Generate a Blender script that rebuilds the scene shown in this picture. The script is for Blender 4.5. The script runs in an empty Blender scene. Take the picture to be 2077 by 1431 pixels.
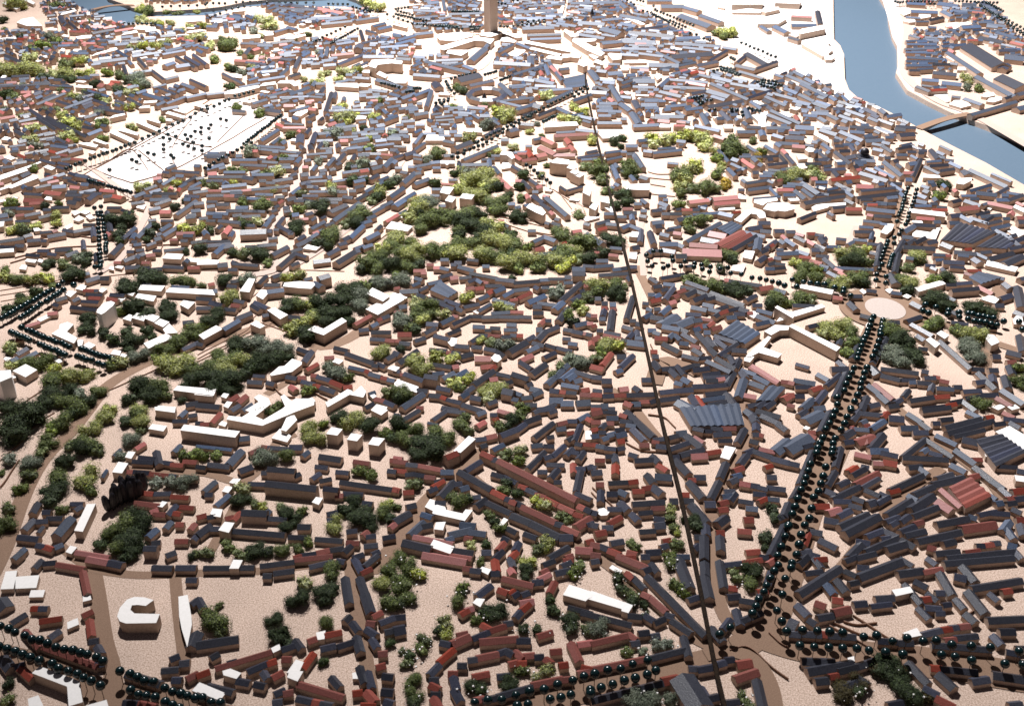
import bpy, bmesh, math, random
from mathutils import Vector, noise
from mathutils.geometry import delaunay_2d_cdt
random.seed(7)
R = math.radians
scene = bpy.context.scene
col = scene.collection
# ---------------------------------------------------------------- camera
FPX, PITCH, CAMH, CX, CY = 2168.0, R(30.3), 100.0, 1038.5, 715.5
cam_d = bpy.data.cameras.new("camera")
cam = bpy.data.objects.new("camera", cam_d); col.objects.link(cam)
cam_d.sensor_fit = 'HORIZONTAL'; cam_d.sensor_width = 36.0; cam_d.lens = 36.0 * FPX / 2077.0
cam_d.clip_start = 1.0; cam_d.clip_end = 3000.0
cam.location = (0, 0, CAMH); cam.rotation_euler = (math.pi / 2 - PITCH, 0, 0)
cam_d.dof.use_dof = True; cam_d.dof.focus_distance = 225.0; cam_d.dof.aperture_fstop = 0.16
scene.camera = cam
# ---------------------------------------------------------------- light
world = bpy.data.worlds.new("World"); scene.world = world; world.use_nodes = True
bg = world.node_tree.nodes["Background"]
bg.inputs[0].default_value = (0.95, 0.84, 1.0, 1); bg.inputs[1].default_value = 0.05
sl = bpy.data.lights.new("spot_lamp", 'SPOT'); so = bpy.data.objects.new("spot_lamp", sl); col.objects.link(so)
so.location = (-80, 480, 560)
sl.energy = 4.95e7; sl.color = (1.0, 0.98, 0.985); sl.shadow_soft_size = 4.0
sl.spot_size = R(69); sl.spot_blend = 1.0
so.rotation_euler = (Vector((40, 380, 0)) - Vector(so.location)).to_track_quat('-Z', 'Y').to_euler()
scene.view_settings.view_transform = 'Standard'; scene.view_settings.look = 'None'
scene.view_settings.exposure = 0.0; scene.view_settings.gamma = 1.0
scene.view_settings.use_curve_mapping = False

scene.cycles.diffuse_bounces = 1
# ---------------------------------------------------------------- helpers
def at(u, v, h=0.0):
    """where the sight line through photo pixel (u, v) meets the plane at height h of the board"""
    dx, dy, dz = (u - CX) / FPX, 1.0, -(v - CY) / FPX
    y = dy * math.cos(PITCH) + dz * math.sin(PITCH); z = -dy * math.sin(PITCH) + dz * math.cos(PITCH)
    t = (h - CAMH) / z
    return Vector((dx * t, y * t))

def mat(name, color, rough=0.6, var=0.0, spot=None, scale=6.0, bump=0.0, spec=0.5, grain=0.0):
    m = bpy.data.materials.new(name); m.use_nodes = True
    nt = m.node_tree; b = nt.nodes["Principled BSDF"]
    b.inputs["Roughness"].default_value = rough; b.inputs["Specular IOR Level"].default_value = spec
    L = nt.links.new
    geo = nt.nodes.new("ShaderNodeNewGeometry"); tc = nt.nodes.new("ShaderNodeTexCoord")
    n = nt.nodes.new("ShaderNodeTexNoise"); n.inputs["Scale"].default_value = scale; n.inputs["Detail"].default_value = 4
    L(geo.outputs["Position"], n.inputs["Vector"])
    mix = nt.nodes.new("ShaderNodeMix"); mix.data_type = 'RGBA'
    mix.inputs[6].default_value = (*color, 1)
    c2 = spot if spot else tuple(min(1, c * 1.35) for c in color)
    mix.inputs[7].default_value = (*c2, 1)
    ramp = nt.nodes.new("ShaderNodeMapRange"); ramp.inputs[1].default_value = .4; ramp.inputs[2].default_value = .62
    L(n.outputs["Fac"], ramp.inputs[0]); L(ramp.outputs[0], mix.inputs[0])
    hsv = nt.nodes.new("ShaderNodeHueSaturation")
    mr = nt.nodes.new("ShaderNodeMapRange"); mr.inputs[3].default_value = 1 - var; mr.inputs[4].default_value = 1 + var
    L(geo.outputs["Random Per Island"], mr.inputs[0]); L(mr.outputs[0], hsv.inputs["Value"])
    mr2 = nt.nodes.new("ShaderNodeMapRange"); mr2.inputs[3].default_value = 1 - var * .6; mr2.inputs[4].default_value = 1 + var * .5
    sq = nt.nodes.new("ShaderNodeMath"); sq.operation = 'FRACT'; mu = nt.nodes.new("ShaderNodeMath"); mu.operation = 'MULTIPLY'
    mu.inputs[1].default_value = 17.3; L(geo.outputs["Random Per Island"], mu.inputs[0]); L(mu.outputs[0], sq.inputs[0])
    L(sq.outputs[0], mr2.inputs[0]); L(mr2.outputs[0], hsv.inputs["Saturation"])
    L(mix.outputs[2], hsv.inputs["Color"]); L(hsv.outputs[0], b.inputs["Base Color"])
    if bump:
        bp = nt.nodes.new("ShaderNodeBump"); bp.inputs["Strength"].default_value = bump; bp.inputs["Distance"].default_value = .1
        L(n.outputs["Fac"], bp.inputs["Height"]); L(bp.outputs[0], b.inputs["Normal"])
    return m

M = {
 'wood': mat("bare_wood", (.49, .365, .285), .75, .16, (.38, .265, .20), 5, .25),
 'slate': mat("slate_blue_paint", (.033, .036, .053), .38, .45, (.060, .064, .088), 7, .3),
 'slate_light': mat("pale_slate_paint", (.043, .063, .108), .5, .42, (.085, .108, .160), 7, .3),
 'slate_mid': mat("blue_grey_paint", (.040, .055, .088), .7, .2, (.062, .080, .120), 7, .3, .3),
 'red': mat("brick_red_paint", (.205, .046, .032), .5, .25, (.285, .070, .050), 7, .3),
 'pink': mat("faded_red_paint", (.36, .115, .105), .5, .2, (.44, .17, .155), 7, .3),
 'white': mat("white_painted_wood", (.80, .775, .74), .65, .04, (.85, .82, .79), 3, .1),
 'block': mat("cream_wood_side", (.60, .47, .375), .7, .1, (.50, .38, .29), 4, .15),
 'bead': mat("dark_green_bead", (.003, .016, .018), .22, .3, (.005, .020, .022), 3, 0, .6),
 'pin': mat("brown_pin", (.10, .06, .04), .5, .1),
 'road': mat("brown_card_road", (.27, .175, .120), .85, 0, (.20, .125, .085), 9, .2, .2),
 'pale_road': mat("pale_card_path", (.50, .385, .33), .85, 0, (.42, .32, .27), 9, .2, .2),
 'paper': mat("pale_paper", (.66, .60, .57), .8, 0, (.60, .53, .49), 2, .1, .2),
 'disc': mat("cream_card", (.47, .40, .36), .85, 0, (.42, .35, .31), 3, .1, .1),
 'water': mat("blue_painted_water", (.085, .130, .180), .45, 0, (.105, .152, .205), 5, .1, .4),
 'contour': mat("dark_card_edge", (.20, .11, .07), .8, 0),
 'rod': mat("dark_brown_strip", (.012, .008, .006), .9, 0, (.025, .016, .010), 3, .2, .1),
 'black': mat("black_wood", (.012, .010, .014), .45, .2),
}
# cork board: fine particles plus broad faint mottling
def board_material():
    m = bpy.data.materials.new("cork_board"); m.use_nodes = True
    nt = m.node_tree; b = nt.nodes["Principled BSDF"]; L = nt.links.new
    b.inputs["Roughness"].default_value = .8; b.inputs["Specular IOR Level"].default_value = .25
    geo = nt.nodes.new("ShaderNodeNewGeometry")
    n1 = nt.nodes.new("ShaderNodeTexNoise"); n1.inputs["Scale"].default_value = 5.0; n1.inputs["Detail"].default_value = 2; n1.inputs["Roughness"].default_value = .9
    n2 = nt.nodes.new("ShaderNodeTexNoise"); n2.inputs["Scale"].default_value = .12; n2.inputs["Detail"].default_value = 5
    for n in (n1, n2): L(geo.outputs["Position"], n.inputs["Vector"])
    cr = nt.nodes.new("ShaderNodeValToRGB")
    e = cr.color_ramp.elements; e[0].position = .36; e[0].color = (.33, .225, .160, 1); e[1].position = .62; e[1].color = (.72, .56, .465, 1)
    L(n1.outputs["Fac"], cr.inputs[0])
    hs = nt.nodes.new("ShaderNodeHueSaturation"); mr = nt.nodes.new("ShaderNodeMapRange")
    mr.inputs[1].default_value = .3; mr.inputs[2].default_value = .7; mr.inputs[3].default_value = .92; mr.inputs[4].default_value = 1.08
    L(n2.outputs["Fac"], mr.inputs[0]); L(mr.outputs[0], hs.inputs["Value"]); L(cr.outputs[0], hs.inputs["Color"])
    L(hs.outputs[0], b.inputs["Base Color"])
    bp = nt.nodes.new("ShaderNodeBump"); bp.inputs["Strength"].default_value = .35; bp.inputs["Distance"].default_value = .06
    L(n1.outputs["Fac"], bp.inputs["Height"]); L(bp.outputs[0], b.inputs["Normal"])
    return m
M['board'] = board_material()

class MB:
    """collects faces, builds one mesh object"""
    def __init__(s): s.v, s.f = [], []
    def add(s, vs, fs):
        o = len(s.v); s.v += [tuple(p) for p in vs]; s.f += [tuple(i + o for i in f) for f in fs]
    def prism(s, pts, z0, z1, bottom=False):
        n = len(pts); ar = sum(pts[i][0] * pts[(i + 1) % n][1] - pts[(i + 1) % n][0] * pts[i][1] for i in range(n))
        if ar < 0: pts = pts[::-1]
        s.add([(p[0], p[1], z0) for p in pts] + [(p[0], p[1], z1) for p in pts],
              [tuple(range(n, 2 * n))] + [(i, (i + 1) % n, n + (i + 1) % n, n + i) for i in range(n)])
    def mesh(s, name, m):
        me = bpy.data.meshes.new(name); me.from_pydata(s.v, [], s.f); me.materials.append(m); me.update(); return me
    def build(s, name, m, parent=None, origin=None):
        if origin is not None:
            s.v = [(x - origin[0], y - origin[1], z - (origin[2] if len(origin) > 2 else 0)) for x, y, z in s.v]
        o = bpy.data.objects.new(name, s.mesh(name, m)); col.objects.link(o)
        if parent is not None: o.parent = parent
        elif origin is not None: o.location = (origin[0], origin[1], origin[2] if len(origin) > 2 else 0)
        return o
def empty(name, x, y, z=0):
    o = bpy.data.objects.new(name, None); o.empty_display_size = .5; col.objects.link(o); o.location = (x, y, z); return o
def tag(o, label, cat, group=None):
    o["label"] = label; o["category"] = cat
    if group: o["group"] = group
    return o
def kind(o, k): o["kind"] = k; return o
def ribbon(mb, pts, w, z):
    n = len(pts); L, Rr = [], []
    for i, p in enumerate(pts):
        a = pts[max(0, i - 1)]; b = pts[min(n - 1, i + 1)]
        d = (b - a).normalized(); nn = Vector((-d.y, d.x)) * (w / 2)
        L.append(p + nn); Rr.append(p - nn)
    mb.add([(p.x, p.y, z) for p in Rr] + [(p.x, p.y, z) for p in L], [(i, i + 1, n + i + 1, n + i) for i in range(n - 1)])
def smooth(pts, k=4):
    out = []
    for i in range(len(pts) - 1):
        p0 = pts[max(0, i - 1)]; p1 = pts[i]; p2 = pts[i + 1]; p3 = pts[min(len(pts) - 1, i + 2)]
        for j in range(k):
            t = j / k
            out.append(.5 * ((2 * p1) + (p2 - p0) * t + (2 * p0 - 5 * p1 + 4 * p2 - p3) * t * t + (3 * p1 - p0 - 3 * p2 + p3) * t ** 3))
    out.append(pts[-1]); return out
# gable block along a->b (ground positions), returns (wall, roof) builders
def gable(a, b, w, hw, hr, wall, roof):
    d = (b - a); L = d.length
    if L < .3: d = Vector((1, 0)); L = .3
    else: d = d / L
    n = Vector((-d.y, d.x)) * (w / 2)
    c = [a - n, b - n, b + n, a + n]
    wall.add([(p.x, p.y, -.05) for p in c] + [(p.x, p.y, hw) for p in c] + [(a.x, a.y, hw + hr - .03), (b.x, b.y, hw + hr - .03)],
             [(0, 1, 5, 4), (1, 2, 6, 9, 5), (2, 3, 7, 6), (3, 0, 4, 8, 7)])
    e = d * .03; nn = n * 1.03
    q = [a - nn - e, b - nn + e, b + nn + e, a + nn - e]
    z0, z1, t = hw - .02, hw + hr, .07
    ra, rb = a - e, b + e
    roof.add([(q[0].x, q[0].y, z0), (q[1].x, q[1].y, z0), (q[2].x, q[2].y, z0), (q[3].x, q[3].y, z0), (ra.x, ra.y, z1), (rb.x, rb.y, z1),
              (q[0].x, q[0].y, z0 + t), (q[1].x, q[1].y, z0 + t), (q[2].x, q[2].y, z0 + t), (q[3].x, q[3].y, z0 + t), (ra.x, ra.y, z1 + t), (rb.x, rb.y, z1 + t)],
             [(6, 7, 11, 10), (8, 9, 10, 11), (0, 1, 7, 6), (2, 3, 9, 8), (1, 5, 11, 7), (5, 2, 8, 11), (3, 4, 10, 9), (4, 0, 6, 10)])

# ---------------------------------------------------------------- traced plan: T = tile origin and zoom;
# d b r p = pitched block (dark slate, pale slate, red, faded red) along its ridge, W = flat white block by its roof outline,
# S R F = saw-tooth shed, g = lichen tree, o = row of bead trees, Z = densely built quarter
PLAN = """T 0 1131 4.77
b 130 0 200 -60 h1.2
d 330 90 395 20
d 425 45 530 35
r 555 55 810 100
r 800 130 845 340
p 850 0 1180 60 w1.3
d 1060 35 1180 60 w1.35
W 0.9 5 300 55 130 165 120 130 295
W 0.9 150 180 380 165 350 285 150 295
W 0.7 300 310 435 308 415 375 280 378
W 0.7 800 370 870 350 885 400 805 420
W 0.7 650 620 750 578 762 640 655 685
r 800 550 885 510
r 865 600 885 750
d 880 800 935 790
d 940 850 980 920
r 310 480 380 480
d 385 480 455 480
d 110 620 240 540
r 390 605 590 575
d 480 760 570 700
d 1480 85 1660 90 w1.2
d 1710 85 1890 85 w1.2
d 1810 205 1900 205
d 1850 440 1900 400
W 1.2 1727 372 1815 355 1850 560 1855 640 1812 860 1760 690 1735 560
W 1.9 1485 405 1400 380 1300 375 1230 400 1160 480 1135 560 1160 610 1220 630 1510 625 1545 540 1300 535 1260 500 1275 455 1330 450 1410 460
d 1850 850 1908 720 w1.6
d 1650 970 1720 940
d 1740 1010 1830 1000 w1.2
d 1570 1080 1720 1070 w1.1
d 1670 1170 1750 1170
r 1810 1160 1908 1110
r 240 700 380 860 w1
d 20 960 100 1060 w1.5
r 430 850 950 1040 w1.1
d 930 1020 1010 1010 w1.1
d 150 1040 230 1020
r 200 1060 310 1160
W 1.8 310 1110 385 1045 765 1185 650 1240
W 1.8 650 1240 765 1185 800 1390 665 1431
W 1.8 270 1360 370 1325 420 1431 280 1440
W 1.8 830 1425 1030 1370 1050 1440 850 1450
d 1230 1110 1550 1210 w1.2
d 1200 1390 1330 1400
r 1350 1400 1500 1431
W 1.2 1858 1280 1930 1200 2170 1300 2090 1370
d 0 400 60 480 w2
o 0 665 310 780 5
o 310 780 1000 985 10
o 0 850 370 990 6
o 500 1020 970 1230 7
o 1170 1090 1170 1090 1
o 1255 1120 1480 1200 4
o 1600 1265 1890 1355 5
o 1255 1285 1500 1360 4
o 1590 1390 1740 1440 3
g 1 60 1210 80
g 2 70 1370 90
g 1 1230 10 90
g 1 1870 -20 60
T 400 1131 4.77
d 70 90 545 85 w1.1
W 1.3 310 100 350 15 440 20 400 100
d 615 70 930 30 w1.1
d 640 165 720 165
d 745 140 930 115
r 950 10 1300 -25
d 1090 80 1300 30
d 10 390 60 480
g 3 1040 230 90
g 1 970 380 120
g 2 1290 110 120
g 1 1230 290 120
g 1 1240 430 80
g 2 180 590 170
g 2 220 700 90
g 2 220 460 60
g 1 740 580 95
g 1 800 740 110
g 1 860 840 80
g 2 1260 630 100
g 1 1230 1010 70
g 3 1790 240 100
g 2 1850 430 110
g 2 1860 100 110
g 1 1860 830 70
d 1360 20 1420 30
d 1430 190 1470 430 w1.3
d 1430 600 1470 560
d 1500 620 1560 700
d 1540 760 1580 900 w1.2
d 1360 850 1510 800
d 1520 0 1590 130 w1.1
d 1620 70 1740 -30
r 1590 140 1680 100
d 1570 190 1620 330 w1.2
d 1620 340 1680 520 w1.4
r 1700 560 1780 520
d 1770 620 1900 570 w1.1
d 1820 710 1908 690
r 1640 620 1720 630
d 1640 680 1730 740 w1.2
d 1690 780 1740 860 w1.1
W 1.0 1150 720 1240 700 1230 780 1165 790
r 1240 740 1390 710
r 1070 800 1150 770
d 1200 870 1330 840 w1.1
d 950 790 1010 870
d 820 880 930 840
W 1.0 715 870 795 828 808 880 735 915
r 180 1060 710 900 w1
d 300 1010 370 990 w1.05
d 0 830 390 770 w1.5
d 130 960 200 920
d 490 1090 680 1010
r 690 1010 750 990
r 0 1130 110 1090
W 1.2 245 1090 320 1068 425 1110 380 1165 255 1130
d 390 1180 500 1200
d 110 1230 340 1290 w1.1
W 1.4 0 1220 60 1225 265 1315 220 1375 0 1290
d 560 1210 650 1230
d 640 1100 680 1160
r 730 1150 820 1100
r 820 970 910 970 w1.1
W 1.2 865 1110 955 980 1030 1005 990 1090
W 1.4 870 1150 900 1080 1025 1095 970 1190
r 1020 1060 1120 920 w1.1
r 980 1210 1410 1340 w1.1
d 1300 1150 1380 1240
d 750 1310 840 1270 w1.1
r 850 1300 910 1290
d 740 1390 810 1380
d 970 1350 1100 1380
r 1100 1380 1200 1400
d 1200 1400 1300 1420
W 0.7 1500 1110 1550 1100 1560 1165 1505 1165
d 1570 1050 1620 1200 w1.1
d 1650 1100 1690 1250
r 1510 1300 1590 1290
r 1640 1290 1720 1380 w1.3
r 1590 1420 1720 1420
r 1750 920 1840 910 w1.1
r 1740 1050 1810 1030
d 1800 1130 1890 1140 w1.2
d 1790 1280 1890 1290 w1.3
d 1820 1380 1890 1400 w1.2
o 40 1360 230 1410 3
T 800 1131 4.77
p 280 -40 690 30 w1.6
r 670 90 740 100
d 740 110 830 120
W 0.9 815 115 850 82 935 110 905 160
r 970 20 990 120 w1.2
d 940 140 1010 140 w1.2
d 1120 0 1150 80 w1.1
p 1120 100 1150 150 w1.1
r 1050 190 1340 260 w1.2
d 1340 230 1430 220 w1.3
r 1420 140 1480 110
p 1400 200 1500 150
d 1440 60 1540 20 w1.1
d 1560 140 1690 110 w1.2
d 1620 70 1700 30
r 1500 330 1550 230 w1.1
r 1640 20 1720 10
d 800 360 930 260 w1.2
W 0.9 757 430 795 388 875 395 830 472
r 1010 300 1090 330 w1.2
r 1110 350 1160 310
d 1140 370 1200 330
d 1240 350 1290 330
p 1220 430 1340 410 w1.3
r 1230 500 1300 440 w1.1
d 1170 570 1230 500 w1.1
r 640 540 710 500
p 690 500 760 480
d 0 570 100 560 w1.1
d 0 690 95 670 w1.8
r 850 640 920 680
d 760 770 910 710
r 910 700 1070 650
d 1070 630 1130 620
r 560 820 720 750 w1.5
r 610 740 700 720
d 450 810 540 830
r 430 1000 570 880 w1.1
d 340 1120 430 1030 w1.1
d 345 1170 420 1170
r 350 1220 430 1260 w1.1
d 360 1310 440 1310
r 380 1350 430 1440 w1.2
r 520 1110 610 1110
d 570 1150 600 1260 w1.1
d 580 1270 640 1380 w1.2
d 610 1030 700 1030 w1.1
d 720 980 790 970
r 800 960 1000 920 w1.2
d 1020 910 1080 890
d 1080 890 1150 930 w1.2
r 1170 900 1240 960 w1.1
r 1110 1020 1190 1000
r 1195 1010 1270 1010
r 1260 940 1350 930
d 1360 950 1440 945
r 1465 970 1520 1010
r 1515 900 1610 890 w1.1
r 1600 1030 1670 1020
r 830 800 1190 770 w1.3
d 1190 790 1310 790 w1.2
r 1390 750 1520 710 w1.1
r 1710 820 1790 990 w1.2
p 1780 830 1908 810
r 760 1140 910 1110 w1.1
d 1000 1140 1110 1130 w1.1
r 780 1370 860 1350
d 860 1370 990 1340
d 1000 1330 1330 1240 w1.1
r 1330 1220 1620 1160
r 1620 1170 1720 1160
r 1780 1110 1908 1080
d 1690 470 1908 530 w1
W 1.2 1632 355 1690 255 1908 325 1908 380 1880 385 1850 415 
g 2 150 80 110
g 3 230 150 90
g 2 80 250 120
g 2 120 380 110
g 1 30 460 80
g 2 850 30 70
g 3 1290 30 90
g 1 1270 120 100
g 2 670 290 90
g 2 610 430 100
g 1 650 340 60
g 2 1790 60 80
g 2 1740 140 90
g 1 980 500 110
g 1 870 560 90
g 2 790 600 70
g 3 500 630 90
g 1 430 690 80
g 3 500 720 90
g 2 290 790 90
g 2 240 880 90
g 1 160 930 80
g 2 120 1030 80
g 2 170 1180 100
g 2 180 1320 110
g 1 200 1400 90
g 2 60 890 50
g 1 1520 400 70
g 1 1540 520 90
g 1 1680 600 110
g 1 1690 680 90
g 2 1850 700 90
g 1 1400 680 80
g 1 1260 690 80
g 1 780 1230 100
g 1 830 1290 80
g 1 720 1250 60
g 1 1100 1200 100
g 2 1240 1100 90
g 3 1470 1080 80
g 3 1380 1150 60
o 780 1405 900 1380 2
o 1040 1370 1720 1190 6
o 1510 1370 1700 1330 3
o 1180 1430 1300 1425 2
o 1835 1150 1835 1150 1
o 1890 1270 1890 1270 1
T 1200 1131 4.77
r 260 -30 540 90 w1.4
d 0 30 60 20
d 500 120 560 90 w1.3
d 540 170 1100 740 w1.25
d 580 50 640 130 w1.1
W 0.6 170 95 200 65 298 120 265 155
r 340 140 400 190
d 400 180 510 290 w1.1
r 490 340 560 370
r 570 380 720 510 w1.1
d 720 540 790 560 w1.1
d 780 600 960 720 w1.15
d 890 760 940 940 w1.1
W 1.2 -50 390 0 315 400 455 355 530 290 510 290 490
d 360 550 480 560 w1.1
d 520 550 600 600 w1.1
d 610 620 700 580
d -90 520 380 640 w1.1
d 460 720 550 710
d 580 750 650 740
r 0 820 340 740
r 360 730 430 780 w1
d 390 820 450 810
d 580 960 900 880 w1.1
r 0 1070 510 970
r -90 1050 0 1070
d 0 1370 680 1200 w1.1
r 690 1180 830 1150 w1.5
d 880 1140 1060 1431 w3.2 h1.6
d 960 1060 1010 1060
d 1030 1070 1200 1040 w1.2
d 1220 1020 1290 1000 w1.1
d 1300 980 1370 970
r 1410 1020 1540 1000 w1.5
r 1390 1160 1600 1090 w1.4
d 1600 1180 1660 1431 w1.3
d 1060 1250 1110 1330
d 1130 1350 1220 1330 w1.2
d 1310 1390 1420 1380
d 840 0 950 280 w1.6
d 1090 -20 1100 160 w1.3
d 1090 170 1140 380 w1.5
d 1240 30 1280 280 w1.25
d 1290 60 1450 40
r 1460 40 1640 10
r 1710 50 1770 10
r 1330 280 1410 290 w1.1
d 1320 370 1430 360 w1.3
d 1440 400 1560 420
d 1700 250 1740 130 w1.1
r 1610 320 1700 310
d 1600 420 1640 340 w1
d 1400 500 1440 640 w1.2
d 1450 600 1640 520 w1.1
d 940 400 1030 370
d 1160 670 1270 800 w1.2
d 1270 680 1340 590 w1.1
g 2 770 20 100
g 3 800 80 50
g 2 830 240 90
g 2 900 320 80
g 1 230 200 90
g 1 300 290 90
g 2 380 360 90
g 1 420 420 90
g 1 500 460 60
g 1 510 540 50
g 2 1400 170 90
g 1 1540 120 110
g 2 1530 230 100
g 4 100 680 110
g 4 0 700 100
g 2 340 910 80
g 4 500 900 60
g 4 660 830 90
g 4 760 830 60
g 4 400 1370 110
g 4 600 1350 110
g 4 740 1370 90
g 4 480 1431 110
g 2 1480 1330 80
g 2 1500 1410 90
o 30 1120 400 1025 4
o 540 985 540 985 1
o -10 1295 100 1245 2
o 210 1210 430 1160 3
o 540 1120 630 1090 2
o 1250 735 1340 670 2
o 1550 540 1810 65 6
o 1880 205 1800 515 3
o 1840 615 1885 705 2
T 1600 1131 4.354
d 90 50 160 -20 w1.3
d 230 0 290 80 w1.1
d 150 130 290 110 w1.1
d 90 310 450 80 w1.5
r 230 10 330 0
d 500 20 600 -20
d 430 190 510 290 w1.3
d 500 110 590 150 w1.1
d 540 220 610 205 w1.1
b 340 230 400 310 w1.3
r 390 360 470 370 w1.3
d 80 410 170 500 w1.3
d 180 540 240 580 w1.2
r 240 390 320 420 w1.3
d 260 520 385 500 w1.3
r 400 470 535 440 w1.5
d 580 400 680 390 w1.3
d 610 70 700 80 w1.2
d 620 160 990 20 w1.6
d 990 0 1090 60 w1.1
d 970 130 1180 100 w1.5
d 1120 200 1220 250 w1.2
d 1030 230 1170 400 w1.1
r 1190 120 1350 90 w1.1
d 1340 130 1450 320 w1.4
d 1480 360 1550 440 w1.2
W 1.2 910 280 1070 250 1100 300 945 335
d 770 350 920 340 w1.4
d 730 420 900 400 w1
r 1180 360 1250 350 w1.2
d 1230 310 1310 370 w1.1
d 1300 300 1370 300 w1.2
d 1210 430 1340 440 w1.2
d 1360 410 1430 400 w1
d 1150 440 1240 530 w1.1
d 1310 480 1360 480 w1
d 1230 0 1300 50 w1.1
d 1380 40 1980 -10 w1.3
d 1540 70 1650 200 w1.5
d 1470 150 1560 170 w1.5
d 1620 260 2050 190 w1.4
d 1590 290 1740 480 w1.5
d 1570 490 1650 560 w1.4
d 1780 310 1850 370 w1.1
r 1890 290 1960 280 w1.1
d 1760 540 2077 525 w1.4
W 0.9 1005 660 1130 615 1175 680 1070 700
d 1180 670 1340 630
r 1340 630 1430 615
d 1430 610 1510 600
r 1510 600 1590 590
r 1380 720 1470 710 w1.1
d 1470 700 1660 680 w1.1
d 1810 680 1880 760 w1.3
d 1870 640 1990 640 w1.3
d 1930 820 2030 840
d 2020 790 2077 790 w1.1
d 0 560 70 590 w2
d 10 660 100 670 w1.2
d 120 660 280 670 w1.2
r 280 660 345 670 w1.2
d 350 675 585 690 w1.2
d 790 720 950 730 w1.2
d 970 740 1090 740 w1.2
d 1270 760 1780 800 w1.2
d 120 900 400 910 w1.3
d 170 990 560 920 w1.5
W 0.7 520 880 575 865 580 910 530 920
d 240 1080 340 1070 w1.3
r 370 1040 430 1030 w1.1
d 440 990 600 950 w1.2
d 600 950 760 900 w1.2
d 600 1040 700 1110 w1.2
d 1060 920 1230 1100 w1.3
d 1200 1140 1320 1200 w1.2
r 1310 1230 1460 1306 w1.3
r 1260 960 1350 970 w1.2
d 1350 970 1660 1000 w1.2
d 1330 1020 1460 1140 w1.5
d 1620 1080 1760 1060 w1.2
d 1810 1020 2077 1060 w1.5
d 880 1290 1000 1270 w1.2
d 1950 1290 2050 1280
d 490 1130 610 1080
g 1 880 960 130
g 1 960 1030 110
g 1 1050 1150 120
g 5 480 1180 110
g 5 620 1100 90
g 1 630 1190 80
g 5 460 1090 70
g 1 1080 1230 90
g 5 1230 1250 80
g 5 800 1000 80
o 35 45 25 95 2
o 130 635 480 660 4
o 660 700 785 685 2
o 915 730 1045 705 2
o 1185 730 1305 730 2
o 1435 760 1780 790 3
o 90 770 600 800 5
o 710 815 1000 840 3
o 1345 860 1610 900 3
o 1900 930 2065 940 2
o 2045 825 2045 825 1
T 0 831 4.77
W 1.6 1495 -30 1700 -30 1690 25 1500 0
W 1.1 1435 180 1475 135 1615 155 1580 205
W 2.0 1745 195 1780 140 2320 205 2275 265
W 1.0 1210 455 1240 400 1310 405 1270 470
W 1.4 1085 600 1145 500 1240 515 1180 610
W 1.6 718 1165 840 910 925 905 800 1175
W 0.9 635 1370 680 1310 745 1325 690 1390
W 1.0 1525 930 1570 880 1620 890 1570 940
p 1310 370 1390 320
d 1350 450 1500 465
d 1290 490 1480 500
d 1510 400 1540 520 w1.3
d 1590 500 1660 510
r 1660 520 1770 530
r 1780 490 1900 500
r 1240 590 1300 590
d 1300 590 1440 600
r 1450 610 1640 630
d 1650 630 1700 635
d 1790 645 1908 650
r 1350 790 1480 805
d 1480 805 1650 800 w1.1
r 1660 830 1820 840 w1.1
r 1310 890 1540 920
r 1490 1000 1600 1005
r 1750 930 1870 940
d 1620 1010 1700 920
r 1680 990 1750 1000
p 1460 980 1510 960
b 1600 1140 1650 1080
r 1710 1100 1770 1100
r 1840 1150 1880 1100
b 1430 1220 1510 1150 w1.3
d 1470 1280 1550 1270
d 1400 1330 1510 1330 w1.2 h1.8
r 1700 1260 1815 1260 w1.1
d 1610 1400 1690 1370 w1.2
d 1870 1250 1908 1200
d 310 990 360 900 w1.2
d 230 1150 320 1060 w1.2
d 180 1220 370 1240 w1.2
d 360 1070 460 1065
d 460 1040 600 1040 w1.1
b 540 1200 680 1040 w1.7 h1.6
d 370 1180 410 1130 w.7
d 730 960 780 930
d 690 900 800 900
b 540 1320 590 1300
d 360 1300 430 1315
r 430 1315 510 1340
b 170 1400 230 1340
d 415 980 490 980
b 990 650 1020 600 w.6
b 1000 620 1030 580 w.6
d 1680 100 1810 100
b 1740 60 1790 10
d 1830 50 1900 40
b 1100 440 1160 380 w.7
b 1680 400 1740 340
p 740 1370 1050 1420
K 1020 900 1400 700
g 1 200 50 190
g 1 150 200 170
g 1 320 60 120
g 2 600 100 120
g 2 500 180 90
g 2 450 300 110
g 2 400 400 90
g 4 300 490 100
g 4 70 480 90
g 2 30 600 50
g 2 280 620 90
g 2 190 740 90
g 2 100 930 90
g 2 50 1100 110
g 1 720 20 90
g 3 870 170 100
g 3 1020 60 100
g 2 850 300 130
g 1 800 380 110
g 2 950 380 90
g 2 700 330 90
g 1 620 500 100
g 2 560 650 140
g 1 550 780 130
g 1 500 880 90
g 3 850 640 130
g 2 850 780 90
g 2 600 940 80
g 1 1200 100 90
g 4 1270 270 100
g 4 1170 430 70
g 3 1370 110 100
g 2 1310 30 100
g 2 1360 190 60
g 4 1500 700 80
g 4 1640 710 90
g 4 1800 700 100
g 2 1800 430 90
g 2 1880 420 80
g 1 1300 1030 120
g 2 1200 1100 140
g 1 1350 1120 130
g 2 1050 1200 110
g 1 1230 1220 140
g 1 950 1300 90
g 2 1150 1330 110
g 1 1300 1330 110
g 2 1880 1390 60
T 400 831 4.77
W 1.8 430 70 640 -60 700 -50 560 60 640 95 820 -10 950 -110 1130 -110 1130 -50 940 20 630 150 285 90 305 55
W 1.5 810 190 870 60 940 50 965 95 860 205
W 0.7 720 270 800 180 910 250 870 310
W 0.7 205 140 240 105 290 125 270 160
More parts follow.
